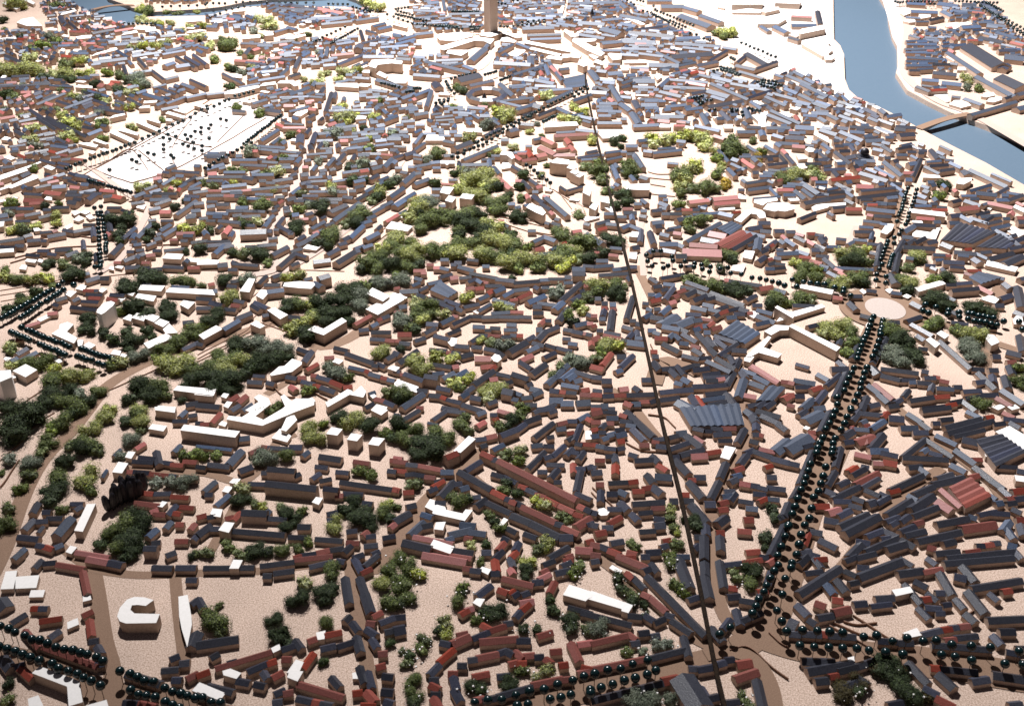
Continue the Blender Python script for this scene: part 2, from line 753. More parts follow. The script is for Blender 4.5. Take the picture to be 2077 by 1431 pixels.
W 1.4 1680 0 1720 -40 1845 0 1780 50
W 2.2 1250 230 1300 165 1405 185 1355 245
W 2.2 1450 285 1490 225 1597 240 1545 300
W 2.2 1655 330 1700 262 1815 275 1755 345
W 0.9 310 700 350 660 420 665 385 720
W 1.0 240 785 275 735 350 740 300 800
W 1.2 125 1000 150 950 245 960 225 1035 165 1025
W 1.7 205 1160 265 1080 360 1090 305 1185
W 1.2 1110 890 1150 840 1215 850 1175 915
r 140 120 220 30
r 40 130 110 130
d 0 120 40 120
b 410 270 500 260 w1.5
b 300 520 420 390 w1.6
d 110 520 310 540 w1.3
d 0 540 80 550
b 0 345 330 380 w.8
r 510 410 600 370 w1.1
r 630 350 700 360
d 690 355 890 370
d 900 350 1010 350 w1.5
b 1020 440 1070 400
d 410 580 520 540 w1.6
d 630 600 690 600
d 690 560 940 580 w1.4 h1.8
d 930 640 990 610
d 500 705 660 710
d 670 700 1150 750 w1.6 h2.1
d 1190 440 1390 470 w1.5
d 1150 540 1260 550
d 1350 590 1460 600
d 1110 660 1180 610
d 1190 680 1290 660 w1.1
d 1230 750 1360 765 w1.2 h1.8
r 1350 820 1400 820
r 1520 490 1660 510
d 1390 690 1880 760 w1.2
r 1880 760 1930 770
r 1880 480 1920 480
d 1850 580 1920 590
d 1420 800 1600 810 w1.1
d 1610 890 1690 900
b 65 780 170 690 w1.1
d 90 810 140 810
b 180 920 300 820 w1.1
r 0 1030 80 1010 w1.2
d 110 1030 160 1020
r 290 1040 330 1030
r 350 1060 410 990
d 440 980 670 990 w1.5 h1.7
b 660 1010 690 970
d 680 1040 860 1050
d 980 1120 1090 1120 w1.3
d 0 1200 120 1110 w1.5
d 120 1140 210 1140 w1.2
d 340 1160 840 1200 w1.2
d 890 1220 1050 1225
d 1150 1240 1400 1260 w1.1
d 1260 1000 1350 980 w1.2
d 1260 1060 1330 1050
d 1450 1170 1540 1160
r 1600 1210 1650 1170
d 1640 1220 1720 1210
r 1450 1275 1560 1280 w1.1
d 1800 1230 1908 1210 w1.1
d 1620 1310 1740 1300 w1.1
d 1690 1390 1760 1360
d 1510 1420 1600 1390 w1.2
d 1420 1370 1480 1310
d 1010 1400 1150 1380 w1.1
r 1160 1375 1270 1350 w1.1
d 1280 1350 1410 1330 w1.1
r 950 1420 990 1410
p 1870 1130 1908 1100
g 1 620 30 80
g 2 700 10 60
g 3 1080 170 110
g 3 1130 270 110
g 2 1220 130 70
g 1 1380 60 110
g 3 1500 90 110
g 1 1640 150 110
g 2 1820 220 90
g 1 1880 280 80
g 2 60 430 80
g 2 180 430 80
g 4 680 440 110
g 4 600 480 90
g 2 850 440 100
g 2 1570 600 90
g 2 1680 620 90
g 3 430 760 90
g 1 430 860 100
g 2 540 910 70
g 3 640 930 60
g 2 790 940 80
g 1 900 1000 110
g 2 1020 980 80
g 1 880 1110 100
g 1 1500 900 110
g 1 1400 980 90
g 1 1560 1000 140
g 1 1650 1080 110
g 3 1340 1110 100
g 2 1800 990 110
g 3 1830 910 80
g 1 1860 1040 80
g 2 80 1390 90
g 2 300 1310 90
g 2 420 1390 90
g 1 560 1360 100
g 1 680 1350 90
g 2 830 1340 100
g 2 960 1340 80
g 2 1050 1270 80
T 800 831 4.77
d 0 40 60 50 w1.1
d 60 100 230 0 w1.1
d 370 90 500 0 w1.1
d 520 0 680 20
b 330 120 420 140 w.7
b 800 40 870 10 w1.2
d 930 40 990 40
r 950 100 1000 80
p 1010 0 1120 30 w1.1
p 800 150 870 110 w1.2
d 1350 20 1550 -60 w1.1
d 1260 110 1400 60 w1.5
d 1190 180 1260 130 w1.2
d 1030 240 1180 180 w1.5 h1.6
b 950 380 1050 330 w1.2
r 890 260 980 240 w1.3
d 790 280 880 270 w1.2
d 830 350 890 330
d 1500 20 1560 0
d 1350 260 1530 120 w1.2
r 1580 130 1660 110 w1.2
b 1570 180 1650 170 w1.3
d 1680 100 1760 100 w1.2
b 1780 90 1870 40
d 1740 290 1800 140 w1.1
r 1670 220 1730 210
d 1670 290 1720 260
r 1870 80 1908 100
W 0.8 1850 200 1908 200 1908 280 1850 285
r 1800 320 1908 330
d 1760 320 1810 330
d 1480 260 1530 250
b 1330 340 1425 330 w1.3
d 1450 340 1540 345
d 1290 560 1450 400 w1.1
d 1450 460 1540 430 w1.2
d 1530 440 1640 340 w1.1
d 1660 430 1720 370 w1.1
d 1720 400 1780 410
d 1780 470 1830 400
d 1480 520 1640 525 w1.1
d 1390 590 1470 590 w1.1
r 1730 520 1735 600 w1.1
d 1510 650 1580 570 w1.2
d 1550 690 1610 690
d 1760 560 1840 560 w1.2
d 1760 780 1800 590 w1.2
d 1870 550 1908 540 w1.2
d 1760 800 1900 860 w1.1
r 850 410 960 460 w1.3 h1.4
d 960 470 1010 485 w1.3 h1.4
r 1010 485 1760 860 w1.35 h1.5
d 830 490 690 580 w1.2 h1.3
d 630 590 940 760 w1.35 h1.3
r 950 780 1070 840 w1.2 h1.2
d 1080 850 1140 870 w1.2 h1.2
r 1130 880 1170 895 w1.2 h1.2
d 1180 890 1240 920 w1.2 h1.2
r 1240 930 1560 1080 w1.3 h1.2
d 1560 1090 1630 1110 w1.2 h1.2
r 1630 1130 1780 1190 w1.2 h1.2
W 2.0 570 395 720 250 785 280 640 412
r 500 450 600 410 w1.4 h1.9
r 0 490 120 500 w1.1
d 120 520 220 530 w1.1
r 225 530 460 575 w1.1
b 455 590 565 590 w1.4
r 0 575 110 590
d 110 620 190 610 w1.1
d 195 615 290 630
r 300 640 390 650
d 390 690 480 670 w1.1
r 370 740 470 680
d 330 780 400 750 w1.1
p 0 455 70 465
r 0 760 40 770 w1.2
r 90 790 180 785 w1.2
d 120 930 200 910 w1.3
d 0 1070 140 990 w1.5
d 440 830 570 690 w1.4
d 580 710 650 700 w1.2
b 640 760 710 740 w1.3
d 760 840 830 830 w1.1
d 790 920 880 860 w1.4
d 900 890 1120 990 w1.2
d 1140 1010 1310 1080 w1.5
d 1330 1090 1600 1220 w1.5
d 1100 1140 1180 1180 w1.1
d 1260 1190 1370 1230
d 1600 1220 1720 1220 w1.6
d 950 610 1050 640 w1.1
d 1060 640 1180 700
r 1210 730 1280 750
d 1280 760 1370 800
r 1370 810 1460 840
r 1460 850 1580 910 w1.2
r 1600 920 1730 980 w1.2
r 1780 920 1840 950 w1.2
d 1850 950 1908 980 w1.2
r 1740 1000 1820 1020 w1.1
r 1760 1120 1890 1040 w1.6
d 1880 1100 1908 1090
p 1760 1340 1908 1350 w1.6
r 1870 1270 1908 1260
W 0.9 295 935 345 860 430 885 375 975
W 1.1 370 985 410 915 490 935 500 965 660 1000 690 960 755 970 680 1070 370 1000
W 1.1 385 1150 405 1085 495 1080 470 1160
W 0.6 1005 1110 1060 1040 1100 1060 1040 1125
W 0.6 1100 1030 1130 985 1155 1000 1125 1040
b 270 1000 360 1030 w1.2
b 150 1200 280 1080 w1.4
d 260 1120 360 1100 w1.3
b 640 1100 780 1110 w1.4
b 500 1250 560 1230
b 530 1200 740 1150 w1.5
b 730 1170 880 1190 w1.3
r 680 1230 750 1240
d 400 890 490 890
p 190 1220 560 1290 w1.1
d 90 1270 350 1330 w1.7 h1.3
W 1.2 340 1320 380 1250 580 1320 540 1390
d 560 1345 760 1375 w1.3
r 540 1400 740 1431 w1
d 850 1370 930 1370 w1.2
r 1000 1350 1060 1280 w1.2
d 970 1431 1040 1360 w1.2
d 1050 1230 1110 1260 w1.2
d 1170 1350 1200 1280 w1.2
r 1130 1420 1180 1370 w1.1
d 1500 1420 1680 1320 w1.2
r 1660 1420 1720 1400
g 1 50 150 110
g 2 80 280 110
g 2 200 200 110
g 1 300 280 140
g 2 400 230 110
g 1 230 420 100
g 1 400 390 130
g 2 520 280 110
g 2 620 120 100
g 2 700 180 90
g 2 680 70 70
g 2 1000 150 90
g 1 1120 100 100
g 2 1220 50 90
g 2 1080 430 90
g 3 1220 390 80
g 2 1200 490 80
g 2 170 730 90
g 1 240 700 70
g 2 560 830 70
g 2 640 880 110
g 1 730 860 70
g 1 1090 690 80
g 2 1060 770 80
g 1 1180 810 80
g 3 1390 880 80
g 3 1460 930 80
g 2 1620 1030 80
g 2 1680 1060 60
g 2 920 1010 70
g 1 960 1070 70
g 2 1030 1140 80
g 1 880 1290 70
g 3 750 1310 60
g 3 1480 1260 80
g 2 1400 1340 90
g 3 1480 1330 80
g 2 20 930 60
g 2 50 1425 100
T 1200 831 4.77
r 0 30 90 10 w1.4
d 100 10 240 20 w1.1
b 150 70 250 70 w1.4
r 150 120 210 120 w1.2
r 0 110 80 110 w1.2
d 90 170 130 130
d 70 210 130 210
b 150 240 220 220 w1.3
b 0 250 60 240 w1.3
b 100 280 150 260
r 0 330 50 330
b 50 340 120 350 w1.2
d 130 360 230 370 w1.1
r 0 190 50 180
r 280 40 340 60 w1.2
d 280 100 390 110 w1.2
d 230 185 310 180
b 235 240 325 220 w1.4
r 250 300 310 290 w1.3
d 250 370 310 360 w1.1
d 140 440 200 440
d 220 430 235 500 w1.2
r 230 530 230 610 w1.3
r 40 480 120 480 w1.1
d 0 540 30 550
d 0 600 90 590 w1.4
r 50 710 110 710 w1.3
d 90 780 85 880 w1.2
d 340 10 600 250 w1.5
b 340 140 420 150 w1.2
d 400 180 510 290 w1.3
r 470 330 550 330 w1.3
d 600 280 700 270 w1.2
r 590 300 650 310
d 630 340 720 350 w1.3
d 370 420 440 440 w1.2
d 420 480 590 470 w1.3
d 590 440 650 500 w1.3
r 650 530 730 580 w1.3
d 170 700 360 690 w1.2
r 360 690 440 680 w1.2
d 540 620 600 700 w1.4
b 620 630 770 640 w1.8
r 400 780 500 775 w1.2
r 500 750 570 740 w1.2
d 600 740 680 800 w1.6
d 155 800 240 800 w1.4
b 270 780 340 810 w1.4
d 400 900 700 880 w1.3
r 580 945 700 940
d 460 990 580 980
d 390 1000 450 1060 w1.2
d 160 950 280 950 w1.2
d 280 890 350 960 w1.5
d 0 980 40 990 w1.2
d 0 1100 50 1110 w1.3
W 0.9 48 990 70 955 120 945 172 985 150 1015 90 1020
r 170 1090 280 1030 w1.2
d 110 1130 200 1130 w1.2
r 40 1190 130 1170 w1.3
d 190 1280 300 1260 w1.3
d 610 1040 700 1050 w1.2
d 610 1110 700 1100 w1.6
d 470 1170 610 1160 w1.1
r 700 1260 750 1250
d 670 1320 730 1300 w1.2
d 530 1370 660 1360 w1.4
d 480 1410 560 1410 w1.2
r 0 1290 80 1310 w1.3
d 90 1310 170 1340 w1.3
r 170 1350 270 1390 w1.3
r 0 1390 80 1400 w1.2
r 350 1370 430 1390 w1.4
r 300 1420 420 1420
b 830 1410 940 1410 w1.1
S 960 160 850 -20 1430 -60 1480 150
d 990 170 1080 190 w1.2 h1.2
d 1080 195 1160 200 w1.1
d 1160 170 1260 180 w1.3
r 1260 170 1390 170 w1.2
d 1180 230 1340 220 w1.4
d 1230 290 1350 290
d 1410 310 1480 180 w1.3
b 820 220 910 210 w1.8
d 750 260 830 240 w1.2
d 920 240 1070 350 w1.6
p 1000 260 1080 310
d 760 370 930 310 w1.2
d 860 430 1080 370 w1.4
p 965 440 1110 430 w1.6
r 1120 410 1240 390 w1.2
W 1.1 1245 455 1290 345 1395 365 1330 480
d 780 450 840 440 w1.2
d 820 480 940 610 w1.5
r 940 670 1000 670 w1.2
d 950 690 1080 840 w1.5
d 1100 900 1190 900 w1.6
d 1000 640 1095 640 w1.4
d 1300 510 1240 650 w1.3
d 1230 690 1150 850 w1.3
r 870 810 940 810 w1.2
d 760 870 830 870 w1.5
d 860 870 980 870 w1.4
d 970 910 1120 1080 w1.6 h1.2
d 1100 1110 1110 1200 w1.4 h1.2
d 1000 1220 1110 1220 w1.2
d 990 1340 1030 1300 w1.2
d 1090 1220 1090 1431 w1.4 h1.2
d 1550 30 1590 110 w1.6
d 1590 130 1590 190 w1.3
d 1560 230 1620 230 w1.2
r 1610 230 1650 240
d 1540 290 1610 310 w1.2
d 1490 410 1560 380 w1.3
d 1430 520 1500 430 w1.3
r 1380 580 1460 550 w1.3
b 1370 640 1440 620 w1.3
d 1340 690 1400 660 w1.3
d 1290 780 1380 780 w1.3
b 1270 830 1350 820 w1.3
d 1340 870 1390 800 w1.2
r 1240 900 1310 880 w1.2
r 1230 960 1310 950 w1.3
d 1220 1090 1300 1030 w1.6
r 1210 1180 1280 1180 w1.3
d 1240 1220 1250 1350 w1.3
d 1570 390 1740 450 w1.3
p 1630 370 1770 400
b 1770 400 1908 290 w2.2
d 1750 460 1908 500 w1.5
d 1650 50 1830 130 w1.3
d 1810 130 1890 190 w1.4
d 1600 0 1820 60 w1.5
b 1500 0 1590 80 w1.5
r 1680 550 1740 530 w1.1
d 1700 640 1780 640 w1.3
p 1440 700 1530 715 w1.3
d 1530 715 1620 730 w1.3
d 1620 740 1700 760
d 1700 740 1870 760 w1.3
d 1570 800 1680 810 w1.2
b 1690 850 1810 860 w1.1
r 1620 880 1690 850 w1.1
d 1430 870 1560 890 w1.1
b 1500 940 1600 950 w1.3
r 1480 1050 1560 1050 w1.5
r 1420 1160 1540 1170 w1.2
r 1500 1370 1620 1360 w1.2
d 1640 1410 1700 1420 
d 1860 1020 1908 900 w1.3
d 1730 1400 1870 1110 w1.3
d 1800 1040 1880 1000 w1.2
g 3 770 960 70
g 2 760 1040 70
g 2 800 1130 70
g 3 830 1180 50
g 1 960 1050 100
g 1 1010 1130 90
g 2 820 1290 90
g 2 750 1390 90
g 2 380 1280 70
g 2 450 1340 70
g 1 1740 970 90
g 1 1760 1040 80
g 1 1660 1200 90
g 1 1700 1260 80
g 1 1690 1330 60
o 1905 1115 1800 1415 4
T 1600 831 4.354
d 90 40 150 0 w1.2
b 150 90 290 20 w2.2
d 280 190 370 10 w1.5
d 90 650 210 360 w1.1
d 30 780 90 680 w1.1
d 560 90 620 10 w1.2
d 620 20 820 40 w1.3
b 640 110 680 90
r 660 140 710 130
b 550 160 700 170 w1.2
b 730 160 840 90 w1.3
r 830 60 870 20 w1.2
d 890 60 1010 70 w1.8
b 1060 30 1170 100 w1.3
b 990 150 1130 150 w1.7
d 1100 190 1220 190 w1.4
r 540 200 570 150
d 480 230 560 180 w1.6
d 490 280 560 270 w1.3
r 600 280 750 230 w2.0
r 680 230 700 300
d 730 330 830 210 w1.6
b 720 350 870 350 w1.7
d 820 370 960 400 w1.3
p 590 380 720 410 w1.3
p 750 460 830 465 w1.2
r 840 450 950 470 w1.6
d 410 500 460 330 w1.2
d 340 660 410 540 w1.2
W 0.7 125 160 150 140 190 155 165 175
r 180 190 220 190
b -20 340 170 230 w3
r 190 220 240 240
d 0 460 90 480 w1.3
d 130 320 200 300 w1.2
r 530 540 600 500 w1.6
d 560 570 670 510 w1.3
d 650 490 700 500 w1.1
r 590 650 790 550 w1.4
d 650 680 790 600 w1
d 440 660 520 620 w1.2
d 390 780 620 670 w1.4
d 320 700 410 740 w1.3
d 400 800 540 800 w1.2
d 570 770 660 800 w1.2
d 680 700 800 750 w1.2
d 810 730 880 760 w1.1
d 540 830 640 860 w1.2
r 230 840 350 840 w1.4
p 350 900 450 870 w1.6
d 440 930 540 880 w1.3
d 320 960 430 980 w1.4
d 450 1020 700 910 w1.3 h1.2
d 500 1080 790 930 w1.6 h1.2
d 700 820 760 800 w1.6
d 780 820 880 760 w1.1
d 900 700 1180 570 w1.4
r 890 720 970 700 w1.1
d 1060 500 1170 490 w1.3
b 1160 510 1230 560 w1.2
d 1010 410 1210 250 w1.2
d 1010 410 1400 430 w1.4
d 1220 260 1450 410 w1.2
b 1180 370 1220 340 w1.1
d 1250 370 1350 400 w1.2
d 1280 110 1320 110 w1.2
d 1340 80 1440 70 w1.3
d 1380 150 1690 70 w1.3
d 1400 200 1800 90 w1.4
d 1460 230 1720 170 w1.1
b 1580 10 1710 70 w1.2
d 1170 110 1250 170 w1.2
b 1310 220 1480 300 w1.3
b 1480 350 1650 470 w1.4
d 1650 500 1800 620 w1.4
b 1800 620 1900 690 w1.3
d 1880 690 1960 760 w1.2
b 1440 480 1560 540 w1.4
d 1310 600 1440 560 w1.4
d 1270 650 1540 590 w1.6
d 1110 740 1270 670 w1.4
b 1060 750 1130 790 w1.2
d 870 920 1080 790 w1.4
d 1080 870 1270 750 w1.7
d 1100 930 1310 850 w1.4
d 860 980 970 940 w1.3
d 990 980 1060 930 w1.2
r 1110 1000 1180 980 w1.1
p 1320 800 1440 880 w1.8
p 1350 700 1520 850 w1.1
R 1410 680 1600 590 1790 760 1560 870
r 1600 590 1670 570 w1.3
b 1780 750 1830 780
b 1830 820 1880 810 w1.3
d 1780 900 1940 910 w1.2
b 1590 930 1660 950 w1.3
d 1680 920 1830 890 w1.1
d 1310 1000 1580 950 w1.5
r 1530 1040 1820 1000 w1.8
d 1140 1150 1510 1070 w1.5
d 990 1070 1110 1020 w1.3
d 1030 1100 1200 1060 w1.3
b 1890 1060 1950 980 w1.3
b 1930 1050 1990 1130 w1.3
b 1940 1180 2010 1200 w1.5
d 1660 1190 1720 1190
r 1720 1190 1800 1180
d 1800 1170 1860 1165
r 1560 1250 1680 1235
d 1370 1170 1460 1150 w1.4
r 1230 1200 1300 1220 w1.3
d 1300 1260 1500 1240 w1.3
d 1400 1300 2000 1240 w1.3
d 820 1050 960 1110 w1.2
d 690 1110 820 1060 w1.2
d 600 1150 710 1170 w1.3
d 530 1290 640 1180 w1.3
d 680 1240 960 1120 w1.2
d 870 1220 1030 1170 w1.5
d 1000 1140 1110 1200 w1.4
d 600 1300 760 1260
d 820 1130 890 1120
d 180 1060 290 1080 w1.4
d 280 1140 420 1210 w1.4
r 140 1190 180 1080 w.9
d 110 1260 190 1240 w1.6
d 200 1270 270 1290 w1.4
d 900 1010 950 980 w1.1
F 1640 260 1870 210 2100 370 1830 500
W 1.0 1690 280 1750 275 1830 395 1740 410
W 1.0 1825 190 1950 140 2150 260 2150 400
d 1540 250 1680 280 w1.9
d 1840 490 2010 500 w1.1
d 1960 110 2040 150 w1.2
d 1810 120 1900 110 w1.2
r 1740 60 1800 50
d 1900 70 2077 90 w1.2
r 1900 20 1990 60 w1.2
r 1980 710 2077 700 w1.5
d 2000 780 2077 770 w1.3
r 1930 780 2000 770 w1.3
d 1930 820 2000 810 w1.2
r 2010 960 2077 960 w1.4
d 1980 870 2050 900 w1.2
d 2050 1010 2077 1100 w1.3
r 1630 430 1700 430
d 2030 530 2077 540 w1.4
d 2010 1250 2060 1306 w1.2
d 1180 0 1420 -30 w1.3
o 415 10 330 170 4
o 545 5 465 175 4
o 305 250 240 380 4
o 405 250 375 390 4
o 195 480 110 710 5
o 325 505 265 720 4
o 80 790 35 915 3
o 225 775 185 955 3
o 0 1035 0 1035 1
o 135 1020 65 1270 4
Z d 0.3 900 900 2077 600 2077 1306 500 1306
T 0 551 5.11
W 1.0 665 225 720 195 795 205 730 262
W 1.1 785 175 840 130 895 145 870 195
W 0.8 1010 195 1060 165 1110 180 1060 215
W 0.7 1205 295 1250 260 1305 270 1260 310
W 0.8 1300 230 1330 205 1405 215 1375 250
W 1.3 1435 185 1460 135 1710 145 1670 200
W 1.2 1395 270 1430 225 1620 250 1590 305
W 1.5 1715 210 1760 165 2200 185 2230 240
W 1.5 1865 340 1900 295 2020 315 1950 385
W 3.6 1000 420 1010 390 1080 320 1150 302 1190 320 1170 350 1080 425 1050 440
W 1.2 1270 485 1340 440 1370 450 1355 510
W 1.4 1365 475 1420 425 1520 450 1490 510
W 1.4 1495 480 1550 432 1660 465 1595 520
W 1.3 1600 530 1660 485 1755 520 1690 572
W 1.3 1690 595 1755 535 1840 630 1720 640
W 1.4 1490 740 1720 640 1800 680 1535 795
W 1.5 535 640 615 590 620 545 700 520 760 545 690 620 800 685 765 740
W 1.0 800 705 865 705 850 760 810 770
W 0.9 865 760 920 725 990 760 930 800
W 0.9 1145 850 1180 808 1255 820 1240 865
W 0.7 1245 875 1260 845 1320 860 1290 890
W 1.6 130 1025 265 955 385 1015 265 1090
W 4.2 -60 1110 -10 1025 110 1015 120 1090 0 1140
W 0.9 125 1070 160 1070 165 1095 130 1105
W 0.7 35 900 60 880 120 890 70 930
W 0.9 565 920 655 885 645 930 610 945
W 1.5 1795 1225 1840 1180 2240 1215 2215 1280
W 1.2 1610 1430 1640 1385 1825 1400 1800 1460
d 890 90 1020 50 w1.6
b 870 20 920 10 w1.2
d 1050 60 1130 60 w1.6
d 580 290 680 260 w1.3
d 560 330 610 345 w1.1
r 870 190 970 190 w1
d 970 190 1010 190
d 750 300 810 270 w1.2
d 850 300 1020 310 w1.1
d 740 360 1000 390 w1.2
r 930 265 1040 270 w1.2
d 1150 230 1290 240 w1.3
r 1120 270 1220 290 w1.2
p 500 430 590 420 w1.2
W 0.7 380 490 500 440 545 455 420 515
p 270 560 400 520 w1
r 320 590 440 640 w.8
d 170 850 270 790 w1.3
b 110 920 170 890 w1.2
b 210 910 370 830 w1.2
d 530 870 600 880 w1.2
r 170 700 240 690
d 1900 520 2000 510 w1.3
d 1890 800 2044 730 w1.2
b 1790 150 1960 160 w1.2
d 1930 1370 2044 1350 w1.4
d 1480 130 1560 130
d 900 230 1060 235
g 3 50 50 80
g 2 190 60 100
g 3 330 70 90
g 3 490 60 90
g 1 700 20 110
g 1 820 30 90
g 2 540 140 60
g 1 380 210 90
g 2 260 310 100
g 1 100 370 100
g 1 60 430 70
g 1 200 260 70
g 1 900 500 115
g 1 850 610 72
g 1 960 600 79
g 1 1050 640 93
g 1 1180 680 100
g 1 1320 620 93
g 1 1400 700 108
g 1 1300 740 86
g 1 1340 800 72
g 1 1530 600 86
g 1 1560 680 72
g 2 1250 390 90
g 1 1380 360 120
g 1 1500 420 110
g 1 1300 150 120
g 1 1280 110 80
g 1 1500 30 140
g 1 1640 40 110
g 2 1890 90 110
g 1 1720 360 110
g 1 1780 440 110
g 2 1980 620 120
g 2 1850 730 120
g 2 1700 810 110
g 4 1430 860 120
g 3 1240 930 100
g 2 1150 970 80
g 2 1600 880 70
g 3 1720 950 130
g 3 1880 940 150
g 2 2000 1000 110
g 2 90 800 90
g 3 90 780 80
g 3 130 970 80
g 2 300 930 110
g 2 450 930 120
g 3 560 1000 90
g 2 540 1110 150
g 3 720 1080 130
g 3 880 1070 110
g 1 700 1240 120
g 4 800 1280 100
g 2 600 1320 110
g 2 1030 1220 110
g 1 900 1330 100
g 1 500 1250 130
g 1 440 1350 120
g 2 780 1370 130
g 1 100 1390 120
g 1 1480 1130 120
g 1 1430 1210 130
g 2 1640 1180 130
g 1 1560 1270 120
g 2 1700 1290 90
g 1 1350 1320 100
g 3 1450 1410 110
g 3 1140 1420 80
g 1 1950 1130 110
g 1 1880 1330 60
o 655 105 605 150 2
o 765 135 765 135 1
o 540 190 20 480 10
o 655 190 490 300 4
o 425 335 215 475 5
o 220 580 220 580 1
o 280 605 725 775 9
o 110 625 300 705 6
o 410 750 680 860 7
o 845 800 1160 905 7
o 800 875 950 920 4
o 1020 950 1070 965 2
T 400 551 5.11
W 2.0 440 200 535 65 600 75 540 210
W 1.5 610 245 660 185 725 190 740 215 680 285
W 1.7 890 150 905 112 1060 98 1210 108 1220 135 1180 175 1040 165
W 1.8 725 395 800 370 940 445 860 490
W 1.6 15 655 195 555 265 590 65 700
W 1.9 550 540 610 505 700 560 650 585
W 2.1 1145 600 1215 560 1310 590 1500 475 1550 510 1310 655
W 1.8 1755 225 1815 165 1995 250 1925 305
W 1.5 1745 385 1860 325 1920 340 2100 220 2150 260 2140 290 1870 445
W 1.3 755 1060 850 980 905 975 985 900 1085 935 1080 960 980 1035 900 1050 770 1075
W 0.9 1400 930 1440 895 1515 920 1470 955
W 1.2 1970 1000 2030 970 2100 990 2060 1030
W 1.4 -30 1270 0 1212 185 1235 160 1290
W 1.0 245 1290 275 1255 330 1265 300 1310
W 1.0 270 1390 310 1340 365 1350 320 1410
W 0.9 590 1300 640 1270 740 1310 760 1370 700 1400
W 1.6 865 1290 900 1270 1010 1370 1190 1300 1225 1340 1000 1431 930 1431
W 1.5 1330 1355 1560 1215 1600 1230 1620 1250 1700 1180 1750 1240 1720 1300 1580 1270 1350 1400
W 1.6 500 1431 640 1345 685 1365 560 1460
W 1.3 1800 1431 1860 1370 1970 1400 1940 1460
W 0.8 1790 1280 1830 1260 1860 1290 1820 1310
W 0.7 0 200 30 190 40 220 0 240
b 730 200 890 180 w1.6 h1.6
d 700 130 850 130 w1.3
d 630 120 710 40 w1.1
d 780 50 870 20 w1.4
d 1110 80 1180 60 w1.2
b 1220 110 1290 150 w1.6 h1.6
d 1260 60 1360 30 w2.0 h2.6
d 570 340 650 390 w1.2
d 600 310 730 370 w1.2
d 680 450 730 440 w1.2
d 400 480 550 420 w1.5 h1.5
b 265 590 420 500 w1.5 h1.4
d 950 460 1070 470 w1.3
d 320 140 410 150 w1.2
d 350 100 420 90 w1.2
r 120 130 170 120
b 60 210 200 190 w1.5
d 0 270 150 280 w1.4
d 140 310 260 340 w1.6
d 0 370 140 370 w1.3
d 290 380 400 390 w1.3
r 360 340 440 350 w1.2
d 390 290 490 310 w1.3
d 0 740 60 750
r 1630 540 1790 450 w1.2
r 1860 500 1900 480 w1.2
d 1900 480 1980 450 w1.3
b 1800 560 1860 530 w1.2
d 1680 600 1770 590 w1.3
d 1810 620 2000 620 w1.3
d 1800 690 1960 700 w1.2
r 1960 700 2044 710 w1.2
d 1430 780 1560 810 w1.2
d 1550 840 1830 940 w1.3
d 1820 960 1880 970 w1.2
d 1880 950 1950 980 w1.2
b 1580 980 1760 1020 w1.1
r 1750 1020 1790 1040 w1.1
b 1790 1050 1900 1080 w1.2
r 1910 1090 1970 1100 w1.1
b 1980 1110 2044 1120 w1.2
d 1960 900 2044 850 w1.2
d 1050 790 1160 830 w1.2
d 1180 820 1100 930 w1.4
r 1130 1010 1240 950 w1.2
r 1325 885 1410 880 w1.1
r 1190 1065 1240 1070 w1.2
d 1250 1080 1390 1120 w1.3
r 1390 1130 1510 1180 w1.3
r 1520 1190 1600 1180 w1.2
d 930 1080 1030 1100 w1.3
r 1050 1090 1120 1090 w1.2
d 1090 1130 1220 1160 w1.2
r 1210 1170 1280 1180 w1.2
d 1290 1190 1430 1240 w1.3
d 730 1140 800 1160 w1.2
p 970 1180 1020 1220 w1.2
d 590 1070 700 1080 w1
d 530 1130 670 1140 w1.3
r 330 1330 410 1280 w1.3
r 420 1350 500 1280 w1.3
d 0 1370 230 1390 w1.4
d 350 1431 430 1380 w1.2
b 470 1431 560 1370 w1.2
r 1850 1310 1940 1330 w1.2
d 1950 1340 2044 1380 w1.2
d 1740 1400 1820 1360 w1.2
b 1780 1260 1840 1240 w1
g 1 250 80 110
g 2 40 140 60
g 4 550 60 100
g 4 480 90 80
g 3 320 260 110
g 3 930 60 90
g 3 1060 40 90
g 1 200 440 110
g 1 120 500 110
g 2 50 560 80
g 2 30 590 60
g 1 930 330 120
g 2 1060 330 110
g 3 1180 330 100
g 1 1280 330 120
g 2 1200 440 110
g 3 1170 490 90
g 1 1390 400 140
g 1 1460 280 140
g 1 1540 160 130
g 1 1650 130 110
g 2 1750 130 100
g 4 1700 240 110
g 4 1680 340 110
g 4 1880 110 110
g 4 1980 130 90
g 1 1550 430 110
g 1 1350 490 110
g 3 1060 540 90
g 3 990 590 100
g 1 1120 650 110
g 1 1130 580 80
g 1 1590 510 80
g 1 430 740 120
g 4 600 740 130
g 4 750 780 130
g 4 880 780 110
g 1 880 880 120
g 1 740 930 130
g 1 640 930 120
g 2 200 860 110
g 2 330 900 120
g 3 460 920 110
g 3 250 970 110
g 3 330 1030 110
g 2 130 960 120
g 1 50 980 100
g 1 100 1080 130
g 1 250 1110 130
g 1 400 1100 130
g 1 200 1200 110
g 1 350 1190 110
g 1 500 1050 90
g 1 570 990 100
g 4 1350 1000 90
g 4 1470 1050 110
g 2 1580 1100 80
g 3 1900 830 110
g 2 1160 1230 100
g 2 830 1390 80
g 2 1980 1250 90
T 800 551 5.11
b 180 140 250 110 w1.2
b 220 60 290 80 w1.3
p 580 60 650 50 w1.5
d 470 50 590 20 w1.2
b 350 120 480 90 w1.3
d 250 190 330 150 w1.2
b 60 200 240 190 w1.6
W 1.2 -60 260 0 215 135 265 0 345 -60 340
b 50 360 120 350 w1.4
p 0 420 50 410 w1.3
S 480 95 660 210 560 270 370 190
